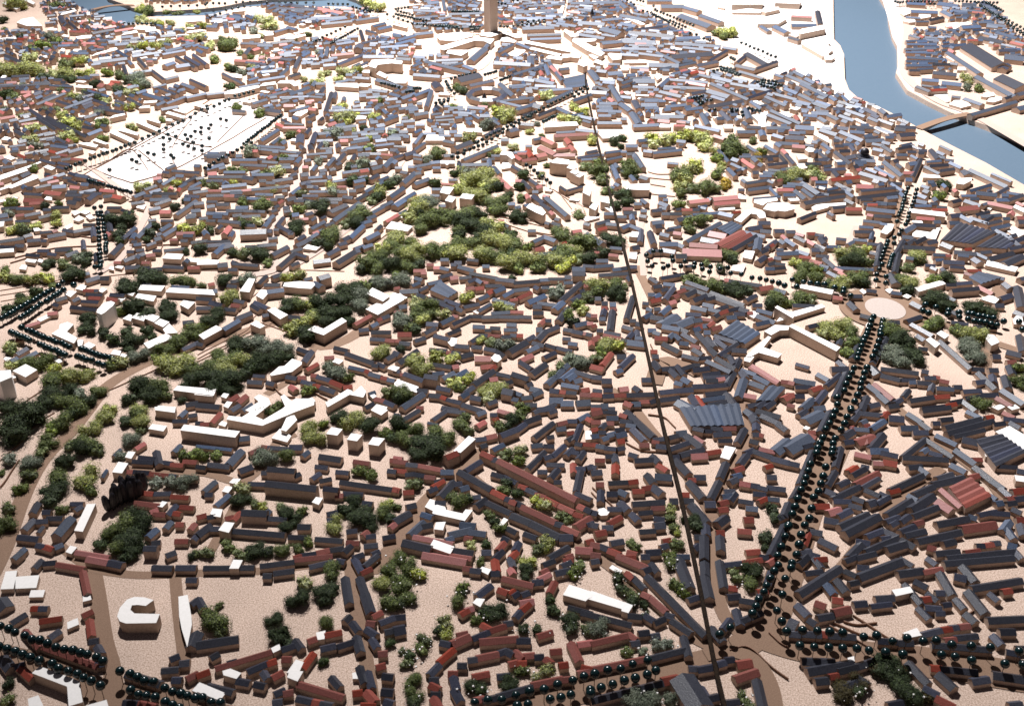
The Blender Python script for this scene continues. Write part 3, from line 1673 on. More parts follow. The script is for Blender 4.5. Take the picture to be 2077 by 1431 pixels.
d 240 230 330 260 w1.4
d 370 270 530 320 w1.4
d 530 290 680 340 w1.3
d 480 320 620 380 w1.3
d 640 370 710 400 w1.2
d 680 60 790 50 w1.2
b 860 80 910 110 w1.2
d 760 100 840 70 w1.2
d 790 10 1060 60 w1.3 h1.4
d 1060 70 1240 90 w1.4 h1.5
d 1240 110 1500 90 w1.3
b 1510 80 1600 75 w1.3
d 1600 70 1760 70 w1.2
d 1770 50 1830 50 w1.5
b 1760 110 1840 105 w1.2
d 1850 10 1970 10 w1.8 h1.8
r 750 170 820 160 w1.4
r 840 170 920 160 w1.4
r 910 100 970 110 w1.1
d 950 140 1110 140 w1.2
b 870 280 960 240 w1.4
r 960 220 1010 190 w1.4
b 1030 200 1130 160 w1.5
b 1120 250 1230 190 w1.3
b 1230 190 1390 170 w1.3
r 1200 290 1270 280 w1.1
r 1280 270 1410 210 w1.3
b 1380 310 1550 240 w1.7
d 1460 150 1500 170 w1.3
b 1530 160 1600 160 w1.1
b 1490 320 1670 340 w1.2
b 1030 280 1250 340 w1.3
d 1440 350 1520 350 w1.8
d 1540 420 1440 420 w1.3
b 1660 380 1740 310 w1.6
d 1730 290 1930 110 w1.4
d 1920 200 1960 190 w1.3
d 1830 300 1920 240 w1.3
d 1700 500 1800 370 w1.5
d 720 360 870 330 w1.2
b 870 400 990 330 w1.1
W 0.8 815 410 850 395 885 415 860 435
d 780 455 910 460 w1.2
d 910 465 1070 460 w1.2
d 1070 460 1290 465 w1.2
d 1290 460 1415 465 w1.2
d 600 540 770 460 w1.2
d 550 640 670 590 w1.2
b 1010 425 1190 415 w1.1
r 1210 410 1330 415 w1.1
r 610 450 660 460 w1.1
b 480 530 600 470 w1.4
d 340 530 450 540 w1.5
d 310 630 410 580 w1.3
d 210 710 310 680 w1.2
W 1.2 545 720 590 680 650 690 640 760 590 770
d 420 655 560 690 w1.3 h1.5
r 40 640 170 640 w1.5
r 0 710 60 710 w1.1
d 60 730 160 740 w1.4
b 820 560 930 565 w1.4
d 950 600 990 600 w1.1
d 1000 575 1090 580 w1.2
b 1170 540 1260 545 w1.3
b 1140 595 1260 595 w1.2
d 790 720 880 660 w1.2
d 890 650 960 655 w1.1
r 960 655 1120 660 w1.1
d 1120 670 1200 670 w1.1
d 1210 650 1260 655 w1.2
r 1270 655 1330 655 w1.2
b 1480 590 1520 590 w1.7
r 1510 540 1560 490 w1.1
d 1580 500 1610 500 w1.2
d 1370 700 1440 660 w1.3
d 1480 700 1560 610 w1.5
d 1570 610 1690 560 w1.4
d 1190 820 1360 720 w1.7 h1.3
d 630 760 770 770 w1.3
d 810 770 900 780 w1.3
d 940 790 1050 810 w1.2
d 1050 810 1140 870 w1.2
W 1.6 1005 890 1040 850 1090 865 1110 900 1070 935 1030 925
r 840 890 990 890 w2
r 900 980 1010 970 w1.5
r 990 1010 1040 970 w1.2
d 820 1160 1020 1020 w1.5
b 690 1290 750 1250 w1.3
d 740 1240 810 1190 w1.2
d 370 800 540 810 w1.2
r 545 830 600 830 w1.1
d 600 830 680 840 w1.2
d 690 870 800 840 w1.6
d 390 950 590 980 w1.2
p 600 980 660 970 w1.3
b 400 1050 510 1040 w1.2
b 500 1100 610 1040 w1.2
b 640 1080 740 1020 w1.5
d 320 1070 450 1090 w1.5 h1.9
d 450 1190 580 1220 w1.3
d 110 1050 300 1120 w1.3 h1.3
r 70 1060 115 1060 w1.1
d 0 1020 60 1030 w1.1
d 40 940 230 810 w1.4
d 0 830 50 850 w1.5
W 1.0 0 1150 40 1115 250 1190 230 1250 0 1180
d 240 1220 340 1230 w1.3
b 80 1400 290 1260 w1.5
d 370 1270 480 1280 w1.3
r 490 1290 540 1310 w1.1
d 530 1310 600 1330 w1.1
d 610 1330 690 1350 w1.2
d 500 1400 660 1431 w1.3
d 710 1370 900 1431 w1.3
d 800 1290 900 1310 w1.5
d 970 1360 1050 1330 w1.2
d 1130 1220 1230 1240 w1.9 h1.6
b 1240 1240 1320 1270 w1.1
b 1230 1310 1280 1320 w1.2
d 1230 1050 1390 1100 w1.5 h1.8
d 1070 1050 1210 1080 w1.2
d 1150 1150 1210 1130 w1.2
p 990 1110 1060 1100 w1.4
d 1370 1170 1420 1150 w1.2
b 1420 1200 1500 1220 w1.6
b 1320 1300 1420 1290 w1.3
b 1430 1270 1520 1230 w1.3
d 1440 730 1550 760 w1.3
b 1370 820 1480 770 w1.3
p 1310 910 1420 860 w1.4
d 1310 930 1420 1000 w1.2
d 1420 1050 1560 950 w1.6
d 1550 880 1660 830 w1.2
d 1570 750 1670 780 w1.2
d 1690 780 1840 820 w1.2
b 1580 1160 1790 960 w1.4
b 1730 1110 1860 1010 w1.3
b 1790 1110 1860 1060 w1.5
b 1860 1130 1930 1110 w1.5
b 1740 1160 1910 1190 w1.3
d 1880 1030 2044 1080 w1.3
d 1620 1220 1700 1230 w1.4
r 1690 1230 1770 1240 w1.2
d 1770 1240 1880 1250 w1.1
r 1940 1220 2010 1210 w1.4
r 1930 1260 2044 1270 w1.3
b 1610 1320 1740 1320 w1.8
b 1730 1350 1850 1350 w1.7
b 1890 1350 2020 1340 w1.8
d 1480 1420 1650 1400 w1.6
d 1360 1370 1470 1370 w1.3
d 1760 590 1850 605 w1.2
d 1850 610 1950 630 w1.3
r 1955 630 2000 640 w1.1
d 2000 640 2044 650 w1.2
d 1750 685 1820 690 w1.1
b 1810 735 1890 745 w1.2
b 1870 550 1990 520 w1.4
p 2010 530 2044 530 w1.3
r 2040 720 2044 760 w1.2
d 2010 440 2044 450 w1.2
r 1970 140 2030 140 w1.2
b 1870 870 1930 880 w1.3
r 0 170 50 160
r 280 10 330 10 w1
r 230 1400 300 1400 w1
g 4 70 80 110
g 2 30 50 90
g 3 230 330 100
g 2 340 340 110
g 2 240 420 110
g 2 380 430 90
g 3 500 440 80
g 4 70 520 110
g 4 50 470 80
g 2 160 560 90
g 3 290 500 90
g 1 230 590 90
g 3 750 270 90
g 3 1080 360 80
g 3 1170 380 80
g 4 1680 200 100
g 4 1650 250 80
g 2 1000 720 90
g 4 1120 750 100
g 4 1200 760 80
g 3 890 710 60
g 3 440 880 90
g 3 600 900 90
g 3 230 950 130
g 3 290 1010 110
g 3 180 900 80
g 3 620 1150 90
g 3 780 1100 90
g 2 680 1180 80
g 3 940 1220 110
g 3 1060 1210 110
g 3 990 1310 90
g 2 50 1260 120
g 1 80 1310 100
g 1 50 800 70
g 2 1330 1400 90
g 2 2000 240 90
g 2 1920 330 90
g 2 1830 440 100
g 1 1850 510 90
g 3 1960 400 70
g 4 1800 890 100
g 2 1700 980 90
g 2 1640 1060 80
g 4 1960 920 110
g 1 1230 60 60
T 1200 551 5.11
d 80 30 390 10 w1.3
d 380 50 410 90 w1.2
d 40 270 90 270 w1.5
d 110 320 160 320 w1.5
r 110 370 155 370 w1.3
d 130 390 115 450 w1.3
b 90 480 130 480 w1.3
b 200 330 240 330 w1.6
r 200 380 245 380 w1.3
d 215 400 190 600 w1.4
r 0 450 50 450 w1.2
r 0 560 30 550 w1.2
d 60 600 110 600 w1.3
d 140 620 290 650 w1.2
r 130 650 310 690 w1.2
d 320 700 370 710 w1.2
d 360 480 430 250 w1.2
d 405 500 450 500 w1.3
d 470 530 520 540 w1.5
d 330 560 430 590 w1.3
d 380 680 420 630 w1.2
b 455 680 540 680 w1.2
d 470 610 480 660 w1.1
b 375 720 550 740 w1.9
d 270 870 350 870 w1.6
d 300 980 425 860 w1.3
b 250 1030 305 1010 w1.3
r 110 960 200 840 w1.3
r 0 970 120 1000 w1.6
r 0 700 70 670 w1.6
d 10 1080 100 1090 w1.4
d 110 1120 200 1120 w1.6
d 20 1220 100 1230 w1.1
d 130 1220 210 1220 w1.2
p 290 1210 370 1200 w1.5
d 450 1190 500 1230 w1.3
d 525 1110 630 1110 w1.4
r 0 1265 100 1270 w1.2
d 120 1280 220 1275 w1.3
r 220 1270 350 1270 w1.2
d 355 1270 650 1260 w1.3
r 350 1350 420 1380 w1.4
b 420 1360 500 1360 w1.5
r 500 1340 610 1335 w1.2
d 610 1340 650 1330 w1.2
b 0 1390 90 1390 w1.5
b 110 1380 160 1380 w1.6
r 0 1420 90 1420 w1.1
d 170 1410 240 1410 w1.1
d 610 60 690 110 w1.2
d 640 150 720 140 w1.4
b 750 120 860 130 w1.3
d 720 190 780 170 w1.2
d 760 280 850 160 w1.3
b 650 260 700 230 w1.3
r 610 300 700 280 w1.5
b 590 230 650 230 w1.3
d 540 320 580 325 w1.1
b 580 380 620 390 w1.2
d 660 380 700 380 w1.3
b 540 470 610 430 w1.3
d 620 460 740 480 w1.6
b 720 430 800 360 w1.4
p 800 320 860 300 w1.4
r 850 260 890 240 w1.3
r 880 210 960 180 w1.3
d 720 60 950 20 w1.3
d 990 100 1210 180 w1.4
d 930 150 1080 180 w1.2
d 1080 190 1580 370 w1.3
d 1240 210 1580 340 w1.4
p 1380 80 1430 85 w1.3
d 1430 90 1760 140 w1.3
r 1740 170 1870 150 w1.7
b 1900 180 2010 210 w1.5
d 970 240 1070 190 w1.5
d 1050 290 1180 240 w1.6
b 1160 330 1260 350 w1.4
d 1180 280 1270 260 w1.3
b 1040 360 1190 390 w1.5
b 1220 380 1330 410 w1.3
d 980 430 1130 440 w1.3
d 1310 380 1400 350 w1.2
d 1270 460 1330 420 w1.3
r 1320 430 1400 400 w1.2
r 1130 480 1250 500 w1.1
r 1200 560 1260 520 w1.1
b 1400 470 1490 460 w1.4
d 1480 430 1580 430 w1.4
d 1400 400 1530 370 w1.2
d 1540 380 1620 400 w1.4
W 0.7 1610 440 1670 405 1750 420 1680 480
r 1615 425 1660 420 w1
d 1670 340 1760 340 w1.3
d 1600 290 1700 240 w1.2
b 1720 390 1870 430 w1.3
b 1720 450 1900 520 w1.5
b 1700 540 1830 510 w1.3
b 720 540 880 450 w2.4
b 880 550 1050 480 w2.4
b 1060 500 1130 490 w1.5
b 740 560 910 590 w1.5
d 910 580 1000 620 w1.3
r 1060 580 1150 550 w1.6
b 1050 600 1110 580 w1.5
b 1110 560 1200 550 w1.5
b 590 600 660 600 w1.3
b 650 620 710 640 w1.3
r 660 680 780 685 w1.4
b 800 680 840 640 w1.2
b 870 650 920 700 w1.1
b 920 730 1000 740 w1.3
d 750 740 910 820 w1.5
d 950 640 1090 720 w1.3
r 1040 760 1120 780 w1.3
d 1060 800 1150 850 w1.3
d 1100 630 1230 780 w1.3
d 1200 680 1280 770 w1.3
d 1230 790 1300 860 w1.4
r 1240 590 1330 560 w1.4
b 1170 620 1220 620 w1.4
S 1310 640 1500 500 1750 640 1590 750
d 1280 660 1510 730 w1.2
d 1290 700 1400 780 w1.3
d 1320 860 1440 780 w1.2
d 1400 810 1530 720 w1.1
d 1460 800 1600 810 w1.6
d 1300 890 1490 1000 w1.4
d 1380 860 1430 870 w1.3
d 1440 880 1480 950 w1.3
d 1490 990 1530 900 w1.3
d 1110 890 1230 880 w1.2
d 950 860 1110 900 w1.3
r 620 820 670 820 w1.3
d 630 870 690 870 w1.4
d 650 930 710 1010 w1.6
d 730 1000 850 990 w1.4
d 810 1000 890 1080 w1.4
b 870 1140 940 1160 w1.3
b 950 1100 1020 1140 w1.5
d 890 970 960 1060 w1.2
d 930 1000 1060 960 w1.2
d 1050 1010 1210 990 w1.5
d 1060 960 1110 960 w1.1
b 1200 920 1440 1030 w1.3 h1.5
d 1150 1060 1320 1040 w1.3
d 1160 1090 1410 1080 w1.2
d 1190 1120 1300 1120 w1.3
p 1300 1110 1370 1100 w1.2
d 1400 1170 1470 1040 w1.3
d 1180 1180 1400 1160 w1.3
d 1050 1180 1180 1175 w1.4
d 710 1240 900 1220 w1.5
d 900 1220 1040 1210 w1.5
d 710 1320 900 1295 w1.4
W 1.5 1790 615 1900 550 2060 560 2050 600 1950 605 1860 655
W 1.4 1600 870 1830 665 1860 680 1780 780 1970 850 1930 890 1730 835 1640 880
W 1.2 1585 890 1630 865 1685 880 1640 935 1580 920
W 2.5 1900 370 1925 350 2105 445 2085 480
p 1670 970 1940 1140 w1.3
r 1640 990 1920 1160 w.7
r 1970 1130 2044 1140 w1.2
b 1560 1010 1700 1060 w1.2
b 1700 1080 1840 1150 w1.4
b 1650 1140 1790 1190 w1.4
d 1560 1030 1600 1090 w1.5
b 1580 1110 1520 1290 w1.6
p 1590 1270 1700 1290 w1.4
S 1700 1340 1840 1180 2010 1200 1880 1340
d 1620 1380 1700 1370 w1.3
d 1710 1400 1790 1340 w1.3
d 1800 1400 1880 1340 w1.3
r 1990 1310 2044 1280 w1.6
b 900 1340 1070 1431 w2.4
r 1090 1290 1170 1400 w1
d 1040 1280 1100 1380 w1.5
b 1150 1320 1370 1290 w1.3
d 1180 1260 1390 1240 w1.3
d 1210 1370 1390 1340 w1.4
d 1400 1260 1500 1400 w1.6
b 1210 1390 1460 1400 w1.8
g 3 50 130 110
g 2 60 200 100
g 2 250 120 110
g 1 260 220 110
g 3 190 150 50
g 2 360 140 60
g 1 0 290 50
g 3 150 760 110
g 3 260 770 100
g 2 100 830 90
g 2 50 900 90
g 2 1010 70 90
g 2 1130 90 90
g 2 1260 130 110
g 2 1340 160 90
g 1 1460 150 110
g 1 1520 220 80
g 1 1610 190 90
g 2 1930 270 110
g 1 1870 330 90
g 2 1990 310 80
o 1440 20 1550 30 2
o 1660 60 1740 70 2
o 1810 80 2000 140 3
T 1600 551 4.354
W 1.5 90 140 110 110 395 160 380 200
W 1.1 -60 375 290 285 320 310 0 410 -110 440
W 2.3 0 480 30 460 455 665 420 700
W 1.3 1110 140 1345 75 1390 105 1150 175
W 0.9 1690 240 1780 200 1860 240 1820 280
W 0.7 625 165 650 148 690 180 660 195
W 0.7 850 160 880 145 920 155 890 190
W 0.7 1000 215 1040 195 1085 215 1050 235
W 1.3 1305 545 1345 518 1415 560 1375 590
W 1.7 1210 600 1250 575 1335 635 1295 670
W 1.7 1740 590 1760 550 1815 560 1860 620 1790 650
W 1.0 1980 420 2010 385 2060 400 2077 470 1990 460
W 1.0 1785 1190 1870 1170 1910 1190 1850 1219
W 1.0 1930 1190 2000 1170 2040 1200 1970 1219
W 0.6 680 470 710 430 715 480 690 520
r 395 220 470 230 w1.4
d 530 210 640 210 w1.4
d 690 160 770 170 w1.2
b 910 180 990 190 w1.2
d 540 270 600 330 w1.6
d 640 380 720 400 w1.3
d 870 440 970 440 w1.4
d 1040 430 1160 390 w1.4
d 1090 270 1170 310 w1.5
d 1090 460 1270 560 w1.3
d 1340 610 1610 850 w1.4
d 1620 850 1720 860 w1.3
d 1680 890 1830 1030 w1.4
d 1140 560 1200 600 w1.3
d 1150 670 1220 680 w1.2
d 1390 110 1470 110 w1.2
b 1360 200 1470 250 w1.1
d 1440 160 1670 140 w1.4 h1.6
d 1480 100 1610 90 w1.3
S 1680 0 1890 50 1700 110 1590 50
r 1680 130 1800 190 w1.4
b 1750 20 1900 60 w1.2
d 1820 290 1890 290 w1.7
d 1870 230 1960 200 w1.7
d 1910 100 1960 140 w1.6
d 2020 130 2060 310 w2
d 2000 350 2077 380 w1.5
d 2040 560 2070 700 w1.5
d 1930 700 2050 730 w1.7
r 1930 790 2000 790 w1.4
d 1950 830 1980 900 w1.5
d 1910 920 1940 1020 w1.5
b 1890 1040 2077 1160 w1.6
d 1800 740 1860 740 w1.5
d 1770 860 1840 860 w1.5
d 1800 910 1810 970 w1.4
r 1840 1110 1970 1180 w1.2
d 40 290 220 300 w1.3
d 170 480 290 450 w1.3
d 440 640 470 560 w1.1
d 560 760 640 580 w1.2
d 740 800 860 580 w1.3
d 820 850 1140 890 w1.3
d 730 840 790 900 w2
d 820 910 980 950 w1.3
d 980 950 1110 950 w1.2
b 1070 970 1110 970 w1.1
d 1180 870 1230 880 w1.3
d 1200 930 1290 930 w1.2
r 1280 920 1330 930 w1.1
r 1340 955 1410 970 w1.2
d 1140 970 1250 980 w1.3
d 1250 1050 1270 990 w1.1
b 1310 1020 1450 1030 w1.3
d 1460 1010 1520 1010 w1.3
d 1540 1050 1690 1040 w1.3
d 1650 970 1730 960 w1.4
d 1560 1110 1700 1090 w1.2
d 1700 1080 1840 1080 w1.4
d 1070 1130 1270 1100 w1.4
r 1270 1100 1410 1090 w1.3
d 1420 1150 1530 1130 w1.3
d 1180 1200 1370 1180 w1.2
r 1370 1180 1470 1160 w1.2
d 1530 1130 1650 1219 w1.3
r 760 990 920 1120 w1.3
b 710 1000 800 1070 w1.3
b 800 1080 880 1150 w1.4
d 1010 1100 1060 1040 w1.1
d 940 1150 990 1120 w1.2
d 710 1180 790 1160 w1.3
d 880 1180 960 1170 w1.4
d 380 850 520 850 w1.7
d 440 790 500 840 w1.3
d 410 1100 510 890 w1.4
d 330 1000 450 900 w1.1
b 260 900 350 950 w1.3
b 50 950 230 980 w1.5
d 60 1010 180 1010 w1.3
r 200 1040 280 1010 w1.3
d 240 1150 320 1050 w1.3
d 60 1090 130 1090 w1.4
r 0 1080 30 1080 w1.5
r 0 970 40 980 w1.2
r 0 1170 40 1180 w1.1
b 120 1200 210 1120 w1.6
b 220 1200 310 1190 w1.5
d 70 810 175 840 w1
d 690 1100 640 1219 w1.4
d 1430 350 1500 370 w1.2
d 1440 440 1580 460 w1.2
d 1640 480 1830 490 w1.2
b 350 0 450 50 w1.3
p 450 0 510 40 w1.1
d 900 20 950 100 w2
r 1560 10 1620 30 w1
d 2040 60 2077 50 w1.4
g 2 110 20 90
g 2 230 50 90
g 2 330 90 80
g 3 430 110 90
g 3 500 80 70
g 2 620 50 100
g 1 660 90 70
g 2 1020 60 90
g 3 1080 100 90
g 1 1030 150 80
g 2 1280 60 80
g 1 1420 50 90
g 2 110 230 100
g 2 200 240 70
g 2 20 280 70
g 3 350 490 90
g 3 480 460 100
g 3 300 540 80
g 2 550 520 90
g 2 560 620 80
g 2 510 700 80
g 3 420 560 80
g 2 940 520 110
g 1 1010 600 110
g 4 930 690 100
g 4 900 750 90
g 1 1080 700 110
g 1 1140 770 80
g 4 1000 780 90
g 1 1300 240 110
g 1 1390 300 90
g 1 1640 310 100
g 1 1740 350 90
g 2 1300 430 100
g 2 1250 470 80
g 2 1480 510 80
g 3 1620 550 110
g 3 1690 540 80
g 4 1600 650 110
g 4 1650 740 100
g 4 1570 610 90
g 2 2040 850 80
g 2 2050 960 90
g 2 1720 1150 90
o 30 70 65 130 2
o 130 95 315 115 3
o 405 140 480 150 2
o 480 185 550 210 2
o 775 20 770 75 2
o 855 40 855 100 2
o 745 400 600 765 9
o 575 845 490 1045 5
o 430 1115 430 1170 2
o 830 430 810 555 4
o 790 610 740 745 4
o 690 845 640 990 4
o 630 1030 550 1205 4
o 1210 295 1295 315 2
o 1185 345 1230 365 2
o 1405 340 1405 375 2
o 1500 355 1505 395 2
o 1585 370 1805 410 4
o 1585 420 1840 470 5
o 1900 435 1900 435 1
o 2030 440 2065 510 2
T 0 291 4.945
W 1.6 0 320 250 235 260 250 280 270 0 365
W 1.6 240 240 400 180 415 190 270 250
W 1.6 130 410 340 310 375 325 385 345 110 450 90 440 0 470 0 450
W 1.6 435 235 480 215 555 245 515 268
W 1.0 780 0 870 -10 985 15 960 40
W 1.0 885 90 920 70 960 85 930 105
W 1.0 1000 60 1040 45 1090 65 1060 85
W 0.7 40 140 90 115 155 145 110 165
W 0.8 715 690 760 670 810 690 750 720
W 0.8 805 690 850 665 905 685 860 710
W 0.8 735 765 790 720 840 755 790 780
W 0.8 860 730 900 705 950 745 900 760
W 1.0 335 850 375 835 415 870 345 880
W 0.8 440 560 470 530 520 540 520 570
W 0.8 1365 640 1390 610 1465 615 1440 660
W 1.3 -60 1080 0 1060 135 1050 140 1085 0 1095
W 1.0 250 1180 270 1155 370 1165 350 1195
W 0.8 375 1180 390 1155 440 1165 420 1195
W 0.8 190 1255 220 1215 270 1220 260 1265
W 1.4 1630 1150 1670 1100 1840 1110 1810 1160
W 0.8 1880 1180 1900 1150 2000 1160 1990 1190
W 0.8 2000 1200 2020 1170 2077 1180 2077 1205
W 0.8 650 835 720 800 730 830 670 860
W 0.7 1090 1255 1110 1230 1140 1235 1140 1270
W 0.7 1150 1240 1180 1225 1240 1230 1220 1255
W 0.5 110 545 130 530 180 540 160 560
W 0.8 0 570 40 555 70 575 0 590
d 100 30 250 10
d 250 100 480 60
d 0 240 140 225 w1.2
d 140 200 260 180 w1.3
d 110 80 180 75
r 190 110 260 140
d 260 160 350 170
d 410 160 560 200 w1.2
r 500 70 570 90 w1.3
d 560 100 690 60 w1.1
d 560 0 760 20
d 690 20 760 10
d 510 140 600 130
r 600 110 680 120
d 620 160 720 150 w1.3
r 720 150 830 160 w1.2
d 590 190 700 210 w1.2
d 580 230 650 250
b 400 370 640 300 w1.4
d 360 440 500 410
p 480 390 580 370
r 480 330 570 340
d 640 340 720 345
b 530 430 660 420 w2.2
r 460 480 620 500 w2.2
p 710 430 800 440 w1.3
d 690 370 780 400
d 680 480 770 480 w1.3
b 800 490 950 460 w1.3
d 850 490 1020 500 w1.2
d 1040 530 1120 520 w1.4
r 1130 520 1230 540 w2
d 700 290 760 310 w1.3
b 770 310 880 330 w1.5
d 880 340 980 370 w1.2
r 970 370 1040 390
d 250 500 420 510 w1.2
r 250 560 440 570 w1.8
r 300 600 430 590 w1.2
d 520 640 690 635 w1.3
d 690 580 770 590 w1.8 h1.5
d 440 660 510 660 w1.2
r 190 640 310 640 w1.2
d 20 650 170 640 w1.2
d 10 770 120 755 w1.2
r 160 720 240 710 w1.2
d 250 720 400 690 w1.2
d 390 740 510 710 w1.3
d 160 780 300 770 w1.2
d 0 980 230 945 w1.3
d 240 930 310 910 w1.3
d 280 970 400 960 w1.4
d 0 1030 150 1040 w1.2
d 160 1020 240 1020 w1.4
d 430 970 460 970 w1.3
d 480 930 650 900 w1.5
d 410 890 520 880
r 530 880 555 870
d 640 860 740 880 w1.2
d 740 880 910 850 w1.3
d 840 810 950 810 w1.1
d 930 840 940 930 w1.2
d 830 970 840 1060 w1
d 1070 680 1110 880 w1.3
p 1070 890 1110 920 w1.1
d 385 1070 490 1070 w1.3
d 270 1110 400 1120 w1.2
d 560 1060 710 1055 w1.6
d 490 1100 570 1110 w1.3
d 660 1120 770 1080 w1.6
d 1110 1110 1210 1010 w1.5
d 1220 950 1300 890 w1.4
b 1290 890 1350 840 w1.3
d 960 1100 970 1180 w1.1
b 1320 950 1350 900 w1.3
b 1370 940 1510 800 w1.4
d 1330 980 1370 980 w1.1
d 1080 640 1210 640 w1.1
d 1230 660 1320 700 w1.2
b 1340 530 1440 490 w1.5
d 1450 520 1520 520 w1.2
d 1450 460 1560 420 w1.2
b 1500 490 1600 460 w1.4
d 1540 495 1770 500 w1.2
r 1780 480 1800 450
b 1790 440 1860 400 w1.2
d 1830 400 1960 330 w1.3
b 1620 410 1740 340 w1.3
d 1730 270 1850 275 w1.2
d 1850 280 2000 290 w1.2
d 1640 280 1700 290 w1.2
b 1670 250 1750 215 w1.2
p 1540 350 1610 340 w1.4
r 1580 310 1620 310
d 1320 600 1440 580 w1.1
b 1510 560 1690 555 w1.5
d 1550 610 1700 560 w1.3
b 1500 660 1600 640 w1.4
p 1610 680 1710 680 w1.5
b 1760 710 1960 570 w1.4
d 1860 520 2000 530 w1.3
d 1940 490 2077 470 w1.2
b 1900 440 2000 390 w1.2
d 1970 350 2040 340 w1.2
d 1950 600 2040 590 w1.4
b 1880 720 1960 710 w1.5
d 2000 750 2077 740 w1.3
d 1490 770 1560 760 w1.1
d 1620 770 1730 770 w1.1
b 1600 870 1700 810 w1.4
b 1630 920 1780 830 w1.4
d 1570 910 1610 900 w1.2
d 1470 1020 1550 990 w1.1
d 1280 1080 1340 1080 w1.2
d 1370 1070 1440 1060 w1.2
d 1240 1170 1440 1100 w1.5
d 1540 1070 1610 1070 w1.1
r 1470 1120 1550 1110 w1.3
r 1430 1190 1500 1190 w1.2
d 1430 1240 1500 1240 w1.2
d 1260 1240 1400 1230 w1.4
d 1500 1260 1620 1250 w1.3
d 1640 1230 1840 1240 w1.2
d 1650 1070 1850 1050 w1.2
d 1820 970 1880 970 w1.3
d 1920 990 2077 970 w1.2
r 1890 1240 2000 1240 w1.2
r 1710 960 1780 960 w1
r 1150 1190 1210 1190 w1
g 4 330 20 60
g 4 420 30 50
g 2 360 240 70
g 2 190 330 40
g 2 100 590 90
g 2 170 600 60
g 1 460 620 60
g 2 580 600 50
g 3 560 740 70
g 3 560 800 60
g 3 560 700 45
g 3 130 860 80
g 2 200 850 90
g 3 350 820 70
g 1 260 880 70
g 4 80 710 60
g 1 1160 750 110
g 1 1260 760 100
g 1 1180 900 90
g 1 1190 970 70
g 1 1230 830 80
g 1 1290 700 70
g 3 1430 430 90
g 3 1380 470 40
g 3 1770 390 60
g 3 1690 460 60
g 1 1860 570 50
g 1 1770 630 70
g 1 1560 810 70
g 1 1500 900 80
g 1 1460 960 60
g 3 1860 850 80
g 3 1990 860 90
g 2 2050 390 60
g 1 1880 1070 60
g 1 2000 1060 90
g 1 490 1190 80
g 2 640 1200 90
g 1 850 1120 90
g 1 880 1180 80
g 4 780 1150 70
g 2 70 1260 80
g 1 730 1100 60
g 1 740 1240 70
g 1 450 1230 60
o 665 250 850 180 5
o 910 155 1080 90 5
o 1130 75 1300 10 5
o 890 370 1310 490 12
o 945 645 980 690 2
o 1010 635 1015 685 2
o 985 720 1000 1235 9
o 1025 730 1060 960 5
o 1060 1000 1060 1090 3
o 1010 1100 1010 1230 3
o 955 1235 955 1235 1
o 1095 265 1095 265 1
o 1320 165 1370 180 2
o 1395 125 1395 125 1
o 1480 95 1545 110 2
o 1640 15 1645 60 2
o 1715 120 1745 140 2
o 1835 10 1890 25 2
o 1940 -10 1950 50 2
o 2025 25 2025 75 2
o 2055 245 2055 245 1
Z d 0.55 0 0 900 0 650 250 900 420 1200 560 700 700 0 1000
Z b 0.25 1100 700 2077 560 2077 1286 1250 1286
Z b 0.6 1350 480 2000 250 2077 560 1400 640
T 420 291 4.945
b 470 20 780 40 w1.3
b 490 50 940 90 w1.2
b 790 120 910 120 w1.2
d 940 20 970 50 w1.3
d 1030 10 1050 60 w1.4
d 1110 50 1150 -10 w1.3
d 1140 50 1260 45 w1
b 1000 110 1250 90 w1
d 1310 0 1320 40 w1.5
b 1400 50 1870 0 w1.1
d 1880 25 1990 30
b 1380 50 1500 20 w1.1
d 1340 70 1390 60 w1.4
d 1300 180 1370 100 w1.4
d 910 90 940 100 w1.3
b 890 190 930 140 w1.3
d 860 260 890 240 w1.4
d 830 320 890 300 w1.3
b 250 160 500 160 w1.2
d 510 150 590 160
b 560 180 710 190 w1.2
d 340 210 600 220 w1.4
d 620 235 710 230 w1.2
d 730 210 830 210
b 740 235 840 235 w1.2
d 660 150 690 130
b 120 250 180 235
d 20 330 370 330 w1.3
d 370 330 470 350 w1.8
d 0 370 160 370 w1.3
b 150 430 390 405 w1.5
b 440 290 520 270 w1.2
d 530 370 590 370 w1.5
d 600 390 680 390 w1.3
d 660 375 850 345 w1.4
r 0 470 140 470
b 150 480 350 470
p 350 470 440 460
b 450 460 770 430 w1.2
d 760 430 820 420
b 490 505 660 510 w1.2
d 0 520 170 515 w1.3
r 175 520 270 520 w1.3
d 275 525 380 530 w1.3
b 400 545 540 550 w1.2
p 550 560 640 560 w1
d 640 560 700 560 w1.2
d 690 530 770 530 w1.4
d 760 470 800 470 w1.2
r 710 600 750 570
d 0 580 100 580
d 100 605 220 605 w1.5
b 0 630 70 620 w1.4
d 200 670 350 670 w1.4
d 350 670 580 680 w1.2
b 0 695 210 700 w1.4
d 260 720 340 710 w1.3
d 340 730 530 720 w1.3
d 0 770 80 770
d 120 770 340 790 w1.4
d 340 810 480 820 w1.3
d 340 880 590 870 w2.6 h2
d 600 870 650 870 w1.6
d 620 950 700 940
b 600 770 660 720 w1.3
d 640 680 690 660 w1.3
d 670 640 710 620 w1.2
b 570 830 620 770 w1.2
b 230 930 260 880 w1
d 0 980 230 975 w1
d 0 1020 240 1000 w1.5
b 70 1100 160 1020 w1.5
d 170 1040 260 1020
d 390 1030 500 1030 w1.3
d 510 1020 690 1005 w1.4
d 260 1200 510 1220 w1.1
d 260 1180 290 1190 w1.2
W 1.3 -100 1180 0 1160 120 1170 110 1210 -100 1215
d 110 1215 200 1205 w1.8
